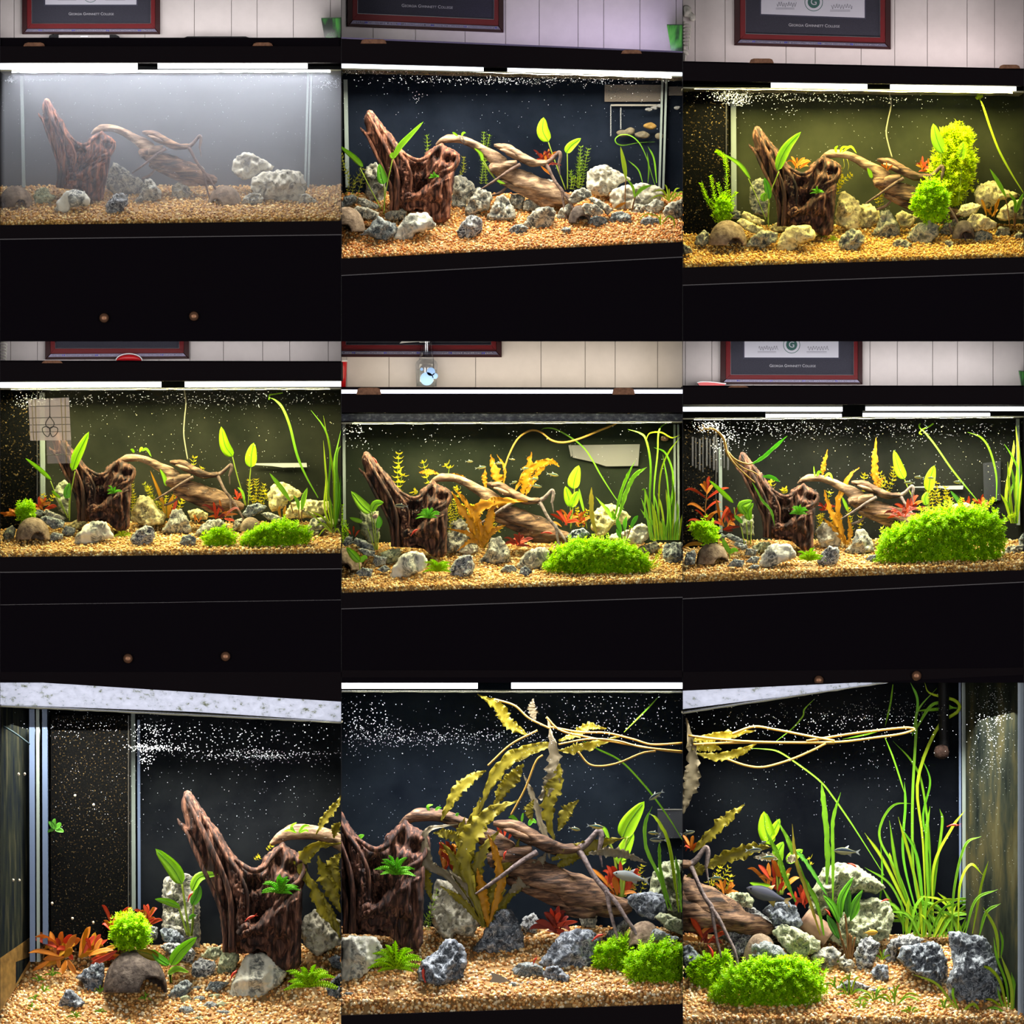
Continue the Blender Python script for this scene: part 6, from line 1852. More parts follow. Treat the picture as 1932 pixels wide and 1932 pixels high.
tube('runner', [(250, 620, 6), (300, 670, 5), (370, 695, 5), (410, 685, 4)], .15, TENDR, t, n=24, ring=7)
tube('runner', [(260, 650, 5), (340, 715, 4), (400, 740, 4), (430, 760, 3)], .15, TENDR, t, n=24, ring=7)
for p in ('100,500 85,480', '130,490 95,510', '130,500 110,470', '150,495 140,520'):
    tube('root', [(*q, 2) for q in pts(p)], .14, TENDR, t, n=4, ring=5)
leaf(t, '395,694 450,660 520,600 592,535', 11, .14, LGB, 'strap', n=22, ruf=.2)
leaf(t, '455,765 500,768 552,796', 11, .16, LGB, 'strap', n=12)
leaf(t, '395,800 450,900 500,960 522,1050', 7, .13, LVAL, 'strap', n=24, ruf=.3)
stems('yellow sprig behind the stump', ['505,840 500,800', '580,860 575,840'], 34, 8, LROTY, d=.5, gap=14)
t = thing('ruffled_plant', 'tall orange ruffled plant rising through the arch', 'plant', 925, 1150, .36)
for path, wd_ in (('930,1150 880,1040 830,940 800,840', 20), ('925,1150 860,1060 780,990', 13), ('925,1150 890,1030 880,900 940,770 1000,715', 18), ('790,760 800,700 820,612', 14), ('1100,830 1085,720 1095,545', 20), ('1090,860 1110,800 1140,770', 16), ('935,1150 950,1080 935,990', 14), ('920,1150 900,1110 890,1080', 12)):
    leaf(t, path, wd_, .40, LBRN, 'ruffle', n=28, ruf=.6)
rosette('red leaf tuft beside the stump lobe', 810, 960, [(-70, 50), (-40, 60), (0, 50), (40, 60), (75, 50)], 10, LRED, d=.44)
stems('yellow feathery stems behind the stump lobe base', ['760,1120 775,1040 790,980', '800,1080 790,1030 770,990'], 24, 5, LROTY, d=.46)
stems('yellow stems behind the upper branch', ['1030,850 1025,800 1030,760', '1130,850 1130,790 1120,750', '1160,850 1190,780 1195,720', '1110,840 1150,800'], 30, 7, LROTY, d=.52, gap=16)
sword('two lime paddle leaves behind the twig crook', (1390, 960), [('1310,900 1280,840 1255,780', '1255,780 1225,720 1195,615', 30), ('1390,960 1392,900 1395,845', '1392,850 1400,780 1425,702', 32), ('1385,960 1385,930', '1380,930 1370,890 1385,850', 20, LG)], LY, d=.46)
stems('pale yellow bushy stems beside the paddle leaves', ['1400,960 1395,880 1390,820', '1440,960 1450,900 1440,830', '1470,960 1490,900 1490,830', '1420,960 1415,900 1425,850', '1500,960 1510,890', '1400,840 1430,800'], 30, 6.5, LROTY, d=.48, gap=14)
rosette('bright red rosette behind the trunk end', 1290, 960, [(-60, 80), (-30, 90), (0, 90), (30, 90), (60, 90), (85, 90)], 13, LRED, d=.44, mats=[LRED, LREDD, LORG])
rosette('pink-red star plant on top of the mound', 1250, 1010, [(5, 90), (-55, 110), (-80, 100), (25, 70), (65, 110), (85, 90), (-100, 80), (100, 70)], 12, LRED, d=.24, mats=[LRED, LREDD, leafmat('pink_leaf', (.40, .06, .06), (.60, .14, .13), .3)])
rosette('red leaf tips rising above the far side of the mound', 1690, 950, [(-50, 70), (-20, 60), (15, 70), (50, 60)], 12, LRED, d=.40, mats=[LRED, LORG])
rosette('small red leaves behind the yellow boulder top', 1610, 930, [(-40, 50), (0, 55), (40, 45)], 10, LRED, d=.5)
sword('dark green strap leaf over the yellow boulder', (1600, 970), [(None, '1600,965 1560,900 1515,845', 14, LGD)], LGD, d=.4)
t = ribbons('long green leaf slanting up to a forked tip', (1680, 915), ['1680,915 1600,820 1520,720 1430,590 1370,515 1345,495'], 7, LVAL, d=.42, name='ribbon_plant', n=50)
for p in ('1350,500 1338,480 1345,465', '1350,500 1390,485 1420,465', '1350,505 1340,520 1355,528'):
    tube('leaf_tip', [(*q, 4) for q in pts(p)], .42, LG, t, n=8, ring=6)
ribbons('thin arching green leaf beside the ribbon grass', (1775, 900), ['1775,905 1775,760 1740,620 1690,545 1610,513'], 5, LVAL, d=.44, name='ribbon_plant', n=40)
ribbons('tall yellow-green ribbon grass at the tank edge', (1885, 1030), ['1880,1030 1890,800 1900,640 1885,480', '1890,1030 1900,760 1870,660 1820,580', '1870,1030 1830,880 1870,640 1875,560', '1890,1030 1915,850 1910,600', '1860,1030 1830,920 1800,865', '1880,1030 1850,900 1885,760', '1895,1030 1905,900 1920,750', '1885,1030 1860,960 1830,900', '1875,1030 1850,850 1840,680', '1895,1030 1880,850 1860,700'], 8, LVALY, d=.30, mats=[LVALY, LVAL])
bush('huge bright green carpet mound filling the front', '1110,1240 1120,1150 1160,1080 1240,1050 1320,1010 1420,960 1500,950 1600,960 1700,950 1770,980 1800,1050 1810,1130 1790,1210 1730,1255 1600,1262 1450,1268 1300,1272 1160,1270', 4200, 20, 4.2, LMOSS, T=110, stems_n=14)
stems('loose sprigs crowning the mound', ['1380,1000 1360,960 1340,940', '1550,980 1560,930 1580,890', '1700,980 1740,920 1760,890', '1790,1050 1840,1000 1880,980', '1150,1090 1130,1060', '1660,970 1650,930'], 22, 5, LMOSSY, d=.22, gap=10)
stems('golden sprigs under the arch beside the ruffled plant', ['960,1070 950,1010 940,950', '1000,1060 1010,1000', '880,1120 860,1060 850,1010', '820,900 830,860'], 26, 6, LROTY, d=.5, gap=13)
tuft('thin grass tuft beside the mound foot', 1880, 1215, 9, 60, 4, LVALY)
fern('bright green fern beside the striped rock', 715, 1240, 12, 88, 12, LMOSS, .16, 80)
fern('green fern tuft on the stump hollow', 655, 980, 9, 68, 9, LGB, .20)
t = sword('curled light leaf at the coconut door', (270, 1225), [('268,1230 262,1190', '272,1205 240,1150 225,1112', 14, LG), (None, '265,1200 290,1180 316,1188', 13, LG)], LG, d=.12)
sword('little plant tied on the arch', (770, 770), [(None, '750,765 745,740 742,705', 5, LG), (None, '760,765 770,740 790,742', 9, LG), (None, '800,770 830,750 852,785', 8, LG), (None, '935,960 920,920 902,880', 10, LG)], LG, d=.36)
for i, (fu, fv, fl, fa, fc, ff) in enumerate([(1338, 770, 54, 4, 'between the paddle leaves', -1), (1282, 800, 60, 2, 'above the twig crook', -1), (1408, 774, 44, 0, 'in front of the paddle leaf', -1), (1560, 798, 56, 4, 'crossing the slanted leaf', -1)]):
    fish('small gold striped fish ' + fc, fu, fv, fl, fa, TETRAY, ff, d=.22, group='small gold fish in the middle-row third tank')
tag(slab('reflected_strip', [(1310, 822), (1590, 816), (1585, 838), (1500, 838), (1460, 830), (1312, 828)], .575, .58, half('mirrored_strip', (.5, .5, .46), .6), None), 'pale reflection strip painted behind the paddle leaf tip', 'reflection')  # reflected bright line, painted as a thin see-through sheet
tag(slab('reflected_patch', pts('1700,690 1800,675 1800,900 1705,900'), .58, .585, half('mirrored_dark', (.02, .022, .026), .8), None), 'dark rectangular reflection painted behind the ribbon grass', 'reflection')  # dark reflection painted as a sheet before the back panel
t = thing('blind_reflection', 'reflection of pale vertical blind slats modelled on the overflow box', 'reflection', 120, 880, .455)  # reflected blind, modelled as see-through slats
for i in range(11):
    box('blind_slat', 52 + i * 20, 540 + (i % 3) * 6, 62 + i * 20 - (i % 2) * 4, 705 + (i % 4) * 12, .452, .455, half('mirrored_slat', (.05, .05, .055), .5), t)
specks(520, [(150, 480, 50, 18, 160, 4.5), (250, 560, 50, 40, 110, 5), (500, 490, 160, 25, 140, 2.6), (1100, 500, 500, 35, 420, 2)], 'white bubbles bursting from the corner inlet')
specks(90, [], 'orange food flecks drifting in mid water', FLECK, (2.5, 5.5), (700, 480, 1850, 900), 'food_flecks')
# ------------------------------------------------------------------ BOTTOM ROW, first tank: corner with stump
def lidband(poly, label, d=.30):
    m = noisy('algae_lid_glow', [(.30, (.03, .035, .03)), (.37, (.28, .30, .24)), (.44, (.60, .62, .76)), (.70, (.80, .82, 1.0))], 26, 8, .4, 0, (1, 1, 1.4), rgh=.72)
    if not m.get('lit'):
        b = m.node_tree.nodes['Principled BSDF']
        rp = [n for n in m.node_tree.nodes if n.type == 'VALTORGB'][0]
        m.node_tree.links.new(rp.outputs[0], b.inputs['Emission Color'])
        b.inputs['Emission Strength'].default_value = .75  # emission imitates the lamp-lit underside of the glass lid
        m['lit'] = 1
    o = slab('lit_glass_lid', poly, d, d + .02, m, None)
    return tag(o, label, 'lamp cover')


cur = 6
lidband([(0, -20), (262, 2), (1100, 50), (1932, 108), (1932, 218), (1100, 165), (0, 124)], 'algae-spotted glass lid with painted glow sloping under the hood')
overflow(288, 738, 185, 1500, 'tall black speckled overflow box with tiny white dots', .40)
# angled side glass
t = thing('side_glass', 'angled end glass with streaks and a painted gravel reflection', 'glass', 90, 1800, .2)
sg = noisy('streaked_side_glass', [(.35, (.006, .008, .012)), (.55, (.016, .018, .014)), (.72, (.05, .046, .028))], 9, 7, .8, 0, (3.5, 3.5, .35), spec=.0)
A = np.vstack([PA([(0, 130), (0, 1860)], .06), PA([(175, 1560), (168, 150)], .40)])
B = A + np.array([-.004, .002, 0])
V = np.vstack([A, B])
obj('pane', V, [[0, 1, 2, 3], [7, 6, 5, 4], [0, 4, 5, 1], [1, 5, 6, 2], [2, 6, 7, 3], [3, 7, 4, 0]], sg, t, smooth=False, clipping=False)
A = np.vstack([PA([(0, 1560), (0, 1860)], .058), PA([(172, 1600), (175, 1440)], .396)])
V = np.vstack([A, A + np.array([-.002, .001, 0])])
obj('painted_gravel_reflection', V, [[0, 1, 2, 3], [7, 6, 5, 4], [0, 4, 5, 1], [1, 5, 6, 2], [2, 6, 7, 3], [3, 7, 4, 0]], noisy('painted_gravel_reflection', [(.35, (.10, .055, .015)), (.7, (.26, .15, .04))], 26, 6, .4, 0), t, smooth=False, clipping=False)  # gravel reflection painted on the end glass as a brown sheet
tube('edge_line', [(0, 235, 5), (90, 290, 5), (168, 350, 5)], .1, plain('edge_line', (.02, .035, .04), .6, spec=.05), t, n=8, ring=6)
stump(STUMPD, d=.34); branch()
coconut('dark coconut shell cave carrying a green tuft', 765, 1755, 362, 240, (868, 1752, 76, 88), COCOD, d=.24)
rocks([
    (G1, 'upright grey rock behind the broad-leaved plant', '918,1170 930,1110 980,1085 1060,1080 1115,1105 1110,1180 1130,1250 1135,1500 1000,1500 915,1450 920,1310', {'d': .48}),
    (G2, 'small dark slab beside the green tuft', '830,1400 850,1375 895,1385 890,1450 850,1470', {'d': .40}),
    (G7, 'pale-topped slab behind the coconut shell', '905,1400 930,1385 1000,1400 1050,1450 1020,1480 930,1470', {'d': .37}),
    (G2, 'lower dark slab against the stump', '900,1490 960,1470 1060,1480 1110,1530 1090,1590 980,1560', {'d': .32}),
    (G7, 'grey cragged rock leaning on the coconut shell', '425,1670 480,1620 540,1580 590,1590 595,1660 580,1720 540,1770 490,1750 470,1700'),
    (G7, 'small bluish cone-shaped rock on the open gravel', '310,1855 340,1800 370,1735 400,1735 440,1770 490,1820 440,1840 350,1860'),
    (G6, 'flat green-veined rock at the stump base', '1135,1550 1180,1500 1250,1495 1255,1540 1220,1575', {'d': .28}),
    (G6, 'upright green-grey rock at the stump base', '1235,1590 1255,1510 1290,1485 1345,1510 1355,1570 1320,1640 1270,1660 1230,1640'),
    (G2, 'smooth dark slate beside the coconut door', '1080,1660 1090,1590 1130,1555 1220,1580 1225,1610 1190,1670 1110,1675', {'rough': .25}),
    (G5, 'broken teal rock before the coconut door', '945,1780 990,1710 1050,1680 1090,1700 1080,1750 1010,1800', {'rough': 1}),
    (G5, 'second broken teal rock behind the pebbles', '1160,1740 1190,1690 1250,1690 1300,1700 1230,1760', {'rough': 1}),
    (G4, 'large pale rock with white stripes', '1290,1790 1310,1700 1350,1620 1390,1545 1450,1530 1560,1535 1590,1580 1625,1640 1590,1710 1530,1740 1480,1800 1400,1825 1310,1815', {'rough': .3}),
    (G7, 'dark rock cut off at the end of the gravel', '1845,1730 1890,1670 1932,1640 1932,1800 1860,1780'),
    (G3, 'pale pitted rock under the olive leaves', '1690,1400 1720,1330 1780,1280 1932,1350 1932,1480 1850,1520 1800,1550 1730,1500', {'d': .46, 'rough': 1}),
    (G7, 'small grey rock behind the fern', '1860,1560 1900,1540 1932,1550 1932,1630 1880,1610'),
])
for i, (a, b, c, e) in enumerate([(1050, 1790, 70, 52), (1130, 1790, 80, 46), (1190, 1830, 84, 52), (1250, 1822, 66, 42), (1052, 1856, 92, 58), (1258, 1872, 104, 42), (1220, 1774, 84, 26), (890, 1895, 70, 36), (1110, 1730, 60, 30), (740, 1918, 60, 30), (1340, 1838, 60, 24), (1000, 1910, 70, 30), (1130, 1900, 60, 34), (1480, 1868, 56, 22), (860, 1845, 50, 26)]):
    rock(G5 if i % 3 else G6, 'small flat teal pebble on the front gravel', blob(a, b, c, e, i + 20), name='pebble', cat='pebble', group='small flat teal pebbles on the front gravel', rough=.3, sp=7)
sword('broad-leaved green plant between coconut and stump', (1075, 1435), [('1070,1435 1050,1280 1030,1140', '1030,1140 980,1050 880,940', 42), ('1085,1435 1095,1280 1100,1170', '1085,1180 1130,1100 1240,1082', 28), ('1060,1430 1030,1330 1010,1270', '1020,1270 950,1240 876,1225', 20), ('1085,1430 1095,1330', '1085,1260 1115,1200 1130,1145', 28, LGB), ('1075,1435 1060,1350', '1070,1340 1090,1320 1110,1318', 12, LGB)], LG, d=.26, r=6)
sword('speckled pale leaf plant at the coconut door', (968, 1700), [('968,1700 962,1640', '965,1600 1020,1520 1115,1440', 36, LG), ('968,1700 960,1640', '960,1600 900,1560 860,1510', 26, LGB), ('966,1700 966,1650', '950,1650 1000,1620 1070,1640', 18, LG), (None, '900,1560 840,1535 775,1518', 30, LOLV)], LG, d=.13, r=7)
rosette('orange-bronze leaf plant spreading in the corner', 340, 1570, [(-78, 190), (-58, 190), (-35, 150), (-12, 150), (10, 120), (30, 130), (48, 110), (-95, 120), (-120, 140), (150, 90), (-165, 80), (175, 70), (70, 110), (-70, 90)], 26, LORG, d=.34, mats=[LORG, LBRN, LORG, LRED])
rosette('second orange leaf plant beside the coconut shell', 490, 1570, [(20, 190), (45, 190), (60, 160), (75, 150), (85, 140), (10, 130), (95, 190), (-20, 80)], 24, LORG, d=.36, mats=[LORG, LBRN, LRED])
rosette('upright orange leaves behind the green tuft', 665, 1420, [(-25, 140), (-45, 110), (15, 130), (40, 170), (0, 90), (60, 90)], 15, LORG, d=.40, mats=[LRED, LORG, LBRN])
rosette('deep red curled leaves beside the seam', 830, 1370, [(-50, 110), (-20, 90), (5, 110), (35, 110), (65, 80), (85, 80), (-75, 80)], 18, LRED, d=.42, mats=[LRED, LORG])
sword('red leaf lying over the gravel by the coconut', (520, 1590), [(None, '515,1592 590,1560 665,1515', 16, LRED)], LRED, d=.3, name='fallen_leaf_plant')
bush('bright green ball-shaped tuft on the coconut shell', '640,1450 650,1370 700,1330 770,1325 830,1370 835,1440 810,1490 760,1520 690,1500', 850, 22, 4.5, LMOSS, T=80, d=.25, name='moss_ball')
fern('bright fern beside the striped rock', 1745, 1720, 15, 160, 20, LMOSS, .16, 84)
fern('green fern tuft on the stump hollow', 1585, 1190, 12, 115, 15, LGB, .17)
t = thing('ruffled_plant', 'yellow-olive ruffled leaves hanging at the edge', 'plant', 1900, 1400, .30)
for path, wd_ in (('1790,860 1840,770 1900,700 1931,640', 24), ('1740,1150 1700,1030 1780,930 1930,910', 34), ('1900,1400 1800,1230 1720,1040', 34), ('1931,1300 1850,1120 1800,980', 44), ('1931,1180 1880,1050 1931,960', 38), ('1890,880 1900,820 1931,790', 24), ('1931,1450 1880,1330 1830,1200', 22)):
    leaf(t, path, wd_, .28, LOLV, 'ruffle', n=28, ruf=.5)
t = sword('tiny plantlet on the arched limb', (1680, 850), [(None, '1670,850 1650,815 1680,790', 9, LG), (None, '1690,850 1720,812 1755,810', 9, LG), (None, '1680,850 1640,835 1605,842', 8, LG), (None, '1695,850 1730,835 1748,845', 7, LG)], LG, d=.30)
stems('small yellow sprigs on the stump saddle', ['1440,1000 1460,985', '1510,945 1530,925'], 24, 6, LROTY, d=.42, gap=12)
sword('small round-leaved floating sprig by the overflow box', (310, 830), [(None, '310,830 290,800 275,785', 14), (None, '310,830 305,795 312,768', 14), (None, '310,830 335,805 345,792', 14), (None, '310,830 340,835 362,845', 14), (None, '305,835 285,835 270,848', 10)], LGD, d=.33, name='floating_sprig')
for i, (a, b) in enumerate([(220, 1690), (300, 1660), (200, 1800), (430, 1900), (560, 1760), (250, 1750), (560, 1880), (820, 1800), (180, 1860)]):
    tuft('sparse grass sprig ' + ['below the orange corner plant', 'between corner plant and grey cragged rock', 'by the end glass', 'at the front edge below the cone-shaped rock', 'under the grey cragged rock', 'uphill of the cone-shaped rock', 'between cone-shaped rock and teal pebbles', 'before the coconut shell', 'lowest beside the end glass'][i], a, b, 5, 60, 4, LVAL, None, name='grass_sprig')['group'] = 'sparse grass sprigs in the bottom-row first tank'
shrimp('red shrimp on the stump lip', 1415, 1332, 60, 22, .15)
shrimp('red shrimp on the broad-leaved plant', 1075, 1212, 52, 55, .2)
shrimp('red shrimp beside the striped rock', 1320, 1655, 62, 50, .09)
for i, (a, b) in enumerate([(410, 1335), (528, 1358), (295, 1250), (425, 640), (530, 692), (105, 518), (140, 518), (75, 1118), (110, 1118)]):
    V, F = inflate(blob(a, b, 15, 19, i), .30 if a > 200 else .05, 6, 4, lambda vv, q, prof, T, r: (T * prof, T * prof), i)
    tag(obj('snail', V, F, plain('pale_snail', (.62, .52, .38), .4)), 'tiny pale snail ' + ['low on the overflow box by the orange leaves', 'lowest on the overflow box', 'on the edge strip of the overflow box', 'high on the overflow box', 'just below the topmost one on the overflow box', 'high on the end glass, outer of a pair', 'high on the end glass, inner of a pair', 'low on the end glass, outer of a pair', 'low on the end glass, inner of a pair'][i], 'snail', 'tiny pale snails in the bottom-row first tank')
specks(620, [(850, 270, 60, 55, 120, 4), (880, 370, 80, 12, 190, 4.5), (830, 430, 25, 30, 50, 5.5), (1450, 410, 220, 18, 300, 2.6), (1300, 310, 300, 50, 160, 4), (450, 220, 160, 40, 130, 3.2)], 'white bubbles streaming from the inlet', size=(1.2, 3.2), area=(280, 220, 1925, 900))
specks(420, [], 'pale dots stuck on the overflow box', plain('pale_dot', (.5, .36, .22), .6), (1.0, 2.4), (300, 420, 735, 1480), 'stuck_specks')

# ------------------------------------------------------------------ BOTTOM ROW, second tank: arched driftwood
cur = 7
stump(STUMPD, d=.36); branch(d=.38, limb=TRUNK, trunk=TRUNK, twig=TWIGG)
rocks([
    (G4, 'pale striped rock cut off at the edge', '0,1440 70,1430 200,1440 250,1530 190,1600 110,1670 0,1710', {'rough': .3}),
    (G7, 'dark blue-grey rock carrying a red shrimp', '425,1640 460,1570 540,1520 590,1450 640,1450 700,1500 712,1580 690,1670 600,1710 540,1725 440,1690'),
    (G3, 'pale pitted rock with a dark hollow', '490,1290 540,1110 600,1120 700,1180 780,1260 790,1350 740,1440 640,1420 620,1470 570,1440 520,1370', {'d': .46, 'rough': 1.1}),
    (G7, 'pyramid-shaped slate rock in the middle', '728,1525 800,1430 850,1290 900,1275 960,1280 990,1330 1030,1410 1040,1500 940,1540 790,1548'),
    (G7, 'large faceted blue-grey rock with a pale line', '1115,1590 1180,1500 1240,1420 1330,1388 1420,1400 1465,1440 1440,1540 1420,1600 1330,1660 1250,1650 1160,1630', {'rough': .3, 'facets': 7}),
    (G5, 'flat teal stone against the faceted rock', '962,1625 1000,1590 1080,1580 1140,1610 1150,1660 1060,1680 980,1660'),
    (G7, 'small bluish stone before the faceted rock', '1140,1650 1160,1610 1220,1600 1290,1660 1300,1690 1220,1715 1155,1700'),
    (G2, 'dark rock in the shade below the trunk', '1010,1380 1030,1330 1090,1300 1130,1350 1100,1420 1040,1420'),
    (G2, 'mottled rock behind the twig fork', '1480,1450 1540,1380 1600,1342 1640,1360 1600,1430 1540,1500'),
    (G7, 'glossy dark blue rock beside the red plant', '1615,1220 1660,1190 1750,1180 1820,1200 1850,1290 1780,1350 1690,1320 1630,1260', {'d': .34}),
    (G5, 'striped slab above the green mound', '1690,1440 1710,1400 1740,1370 1850,1420 1925,1450 1850,1490 1740,1500', {'d': .24}),
    (G6, 'green slab at the tank edge', '1770,1330 1800,1300 1860,1310 1932,1350 1932,1430 1850,1400', {'d': .30}),
    (G6, 'pale green boulder cut off at the edge', '1740,1180 1760,1080 1830,1010 1932,1005 1932,1400 1840,1390 1780,1300', {'d': .46}),
    (G1, 'small rock behind the trunk', '1330,1150 1380,1130 1440,1150 1470,1200 1440,1390 1360,1380 1320,1200', {'d': .52}),
])
for i, (a, b, c, e) in enumerate([(975, 1712, 80, 34), (1060, 1706, 100, 32), (1110, 1732, 60, 26), (40, 1760, 60, 22), (1150, 1724, 40, 20)]):
    rock(G5, 'tiny flat teal stone on the front gravel', blob(a, b, c, e, i + 50), name='pebble', cat='pebble', group='tiny flat stones in the bottom-row second tank', rough=.3, sp=6)
coconut('tan coconut shell half under the slabs', 1715, 1515, 210, 165, (1660, 1522, 44, 40), COCO, d=.26)
t = thing('ruffled_plant', 'large olive plant of ruffled leaves over the driftwood', 'plant', 820, 1375, .34)
for path, wd_, mm in (('800,1380 730,1200 700,1000 740,800 790,650', 44, LOLV), ('810,1380 700,1010 760,830 860,730 1000,668', 50, LOLV), ('690,900 600,860 520,850', 30, LOLV), ('800,1380 620,1110 500,1030 470,900 500,830 660,800', 26, LPINK),
                      ('565,780 640,640 740,540 820,500', 34, LOLV), ('780,740 850,560 960,430 1140,355 1230,380', 34, LOLV), ('1230,385 1320,375 1430,350 1580,300', 26, LOLV), ('1030,460 950,560 860,700', 38, LOLV),
                      ('1200,890 1170,700 1220,560 1235,460', 46, LOLV), ('1120,660 1190,560 1200,420 1170,200', 46, LPINK), ('1230,840 1270,740 1345,665', 34, LOLV), ('820,1380 780,1150 690,1020 560,940', 30, LBRN),
                      ('1190,1000 1300,960 1450,910 1605,880', 38, LOLV), ('1200,1050 1300,1000 1380,975', 24, LOLV), ('1400,965 1560,960 1730,1020', 28, LPINK), ('1180,1000 1140,830 1080,640 1035,525', 22, LPINK),
                      ('950,1190 1080,1080 1160,960', 50, LPINK), ('1080,780 1060,720 1090,660', 24, LOLV), ('820,1380 860,1230 870,1100', 28, LOLV), ('800,1370 720,1180 600,1050', 18, LPINK), ('510,1230 480,1100 460,1000', 24, LOLV), ('830,1380 800,1200 770,1050', 34, LBRN), ('850,1380 900,1260 960,1180', 20, LOLV), ('1060,300 950,230 880,130 770,65', 34, LOLV), ('1095,215 1080,150 1085,90', 24, LPINK), ('815,1380 850,1180 960,1000 1010,880', 30, LOLV), ('820,1380 690,1180 640,1000 560,900', 30, LOLV), ('810,1380 760,1150 800,960 900,830', 34, LOLV), ('830,1380 900,1150 880,980 830,860', 28, LBRN), ('805,1380 690,1240 560,1150', 20, LOLV), ('840,1380 960,1200 1080,1130', 22, LOLV), ('700,1000 670,880 700,760', 32, LOLV), ('860,720 930,580 1010,480', 30, LOLV), ('1230,330 1330,290 1400,250 1500,260', 26, LOLV)):
    leaf(t, path, wd_, .31 + R.uniform(-.03, .05), mm, 'ruffle', n=34, ruf=.5)
for path in ('815,1385 800,1250 750,1120', '825,1385 830,1250 860,1150', '840,1385 870,1270 930,1170', '800,1385 760,1280 690,1180'):
    stalk(t, path, 8, .33, LOLV)
t = thing('flower_stalk', 'bundle of ochre stalks trailing below the water surface', 'plant', 1250, 280, .26)
for path in ('960,750 1040,600 1100,450 1140,410', '1160,195 1240,270 1400,310 1600,345 1800,380 1930,395', '1180,250 1350,280 1500,285 1650,320 1760,350 1930,342', '1340,390 1400,460 1480,472 1580,450 1700,400 1780,388', '870,95 980,130 1060,200 1180,260', '830,470 960,350 1110,270', '1230,350 1400,320 1560,330 1700,365 1930,390'):
    tube('stalk', [(*q, 6) for q in pts(path)], .25 + R.uniform(-.03, .03), TENDR, t, n=50, ring=7)
ribbons('thin green twisted leaf rising to the surface', (1925, 900), ['1930,890 1850,760 1740,610 1590,450 1450,375 1370,330', '1600,280 1680,200 1740,140 1800,75'], 5, LVAL, d=.42, name='ribbon_plant', n=50)
sword('big glowing lime paddle leaf beside the twig crook', (1580, 1225), [('1575,1225 1590,1020 1620,870', '1590,880 1630,790 1715,672', 50), ('1590,1225 1610,1050', '1580,1010 1610,930 1655,850', 40), ('1585,1225 1590,1060', '1570,1030 1590,990 1625,975', 34, LG), ('1560,1220 1550,1000 1500,870', '1515,890 1490,830 1460,815', 12, LG)], LY, d=.44, r=8)
rosette('red and orange leaf plant behind the twig', 1560, 1210, [(-45, 210), (-25, 190), (-5, 170), (-65, 130), (25, 180), (45, 160), (65, 130), (-80, 90), (10, 110), (80, 120)], 22, LRED, d=.46, mats=[LORG, LRED, LRED])
stems('thin yellow-green stems among the red leaves', ['1650,1200 1680,1100 1700,1040', '1600,1210 1640,1120 1620,1060', '1480,1200 1500,1150', '1690,1190 1720,1120'], 32, 5, LROTY, d=.48)
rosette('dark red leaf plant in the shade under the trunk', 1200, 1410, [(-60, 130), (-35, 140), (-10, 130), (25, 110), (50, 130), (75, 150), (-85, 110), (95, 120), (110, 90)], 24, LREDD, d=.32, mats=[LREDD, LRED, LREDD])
rosette('orange-red ruffled leaves behind the olive plant', 600, 1080, [(-25, 190), (-10, 150), (10, 130), (30, 100)], 34, LORG, d=.44, mats=[LRED, LORG], shape='ruffle', ruf=.5)
rosette('red leaf tips showing above the trunk', 920, 890, [(-25, 90), (10, 70), (35, 80)], 14, LRED, d=.46)
ribbons('wide crinkled green ribbons at the tank edge', (1860, 1290), ['1850,1280 1800,1100 1730,950 1720,800 1760,700', '1870,1290 1810,1080 1800,960 1800,900', '1910,1300 1880,1080 1850,900 1790,780 1745,740', '1925,1300 1910,1100 1890,980'], 11.5, LVAL, d=.30, name='ribbon_plant', n=26, mats=[LVAL, LVAL, LVALY])
bush('bright green carpet clump beneath the twig fork', '1425,1580 1440,1520 1500,1480 1580,1450 1640,1450 1630,1520 1640,1590 1600,1650 1500,1640 1440,1620', 620, 22, 4.5, LMOSS, T=60)
bush('dense bright green carpet mound at the front corner', '1610,1620 1640,1550 1720,1500 1800,1490 1931,1480 1931,1740 1800,1740 1700,1720 1640,1680', 1500, 23, 4.5, LMOSS, T=90)
fern('bright fern between the striped and dark rocks', 310, 1615, 16, 165, 20, LMOSS, .18, 86)
fern('green fern tuft on the stump lobe', 310, 1085, 12, 125, 16, LGB, .20)
stems('thin green stem in front of the stump base', ['490,1400 500,1320 540,1180', '460,1400 480,1330'], 34, 5, LROTG, d=.30)
sword('tiny plantlets along the arched limb', (520, 735), [(None, '500,735 490,700 520,690', 9), (None, '530,735 545,710 568,708', 8), (None, '100,900 105,875 130,862', 14), (None, '650,765 655,745 668,742', 8), (None, '1010,800 970,760 945,765', 12), (None, '1060,810 1080,780 1105,795', 14), (None, '1020,790 1025,760 1030,735', 8)], LGB, d=.36, name='plantlet')
for i, (fu, fv, fl, fa, fc, ff) in enumerate([(1780, 640, 92, -32, 'highest, by the twisted leaf', -1), (1320, 828, 66, -12, 'beside the ruffled leaf', 1), (1440, 815, 92, -8, 'above the twig crook', 1), (1770, 852, 70, 6, 'before the green ribbon', -1), (1790, 890, 92, 2, 'with a blue-black stripe below the other', -1)]):
    fish('small striped silver fish ' + fc, fu, fv, fl, fa, TETRA if i in (0, 4) else TETRAY, ff, d=.22, group='small striped fish in the bottom-row second tank')
fish('pale grey whiskered fish lying by the paddle stalk', 1635, 1098, 200, 12, [plain('grey_fish', (.20, .23, .28), .6, spec=.1), plain('grey_fish_side', (.30, .32, .30), .6, spec=.1), plain('grey_fish_belly', (.36, .34, .26), .6, spec=.1), half('fish_fin', (.45, .48, .45), .6)], -1, .30, .30)
shrimp('red shrimp climbing the dark rock', 467, 1655, 74, 92, .10)
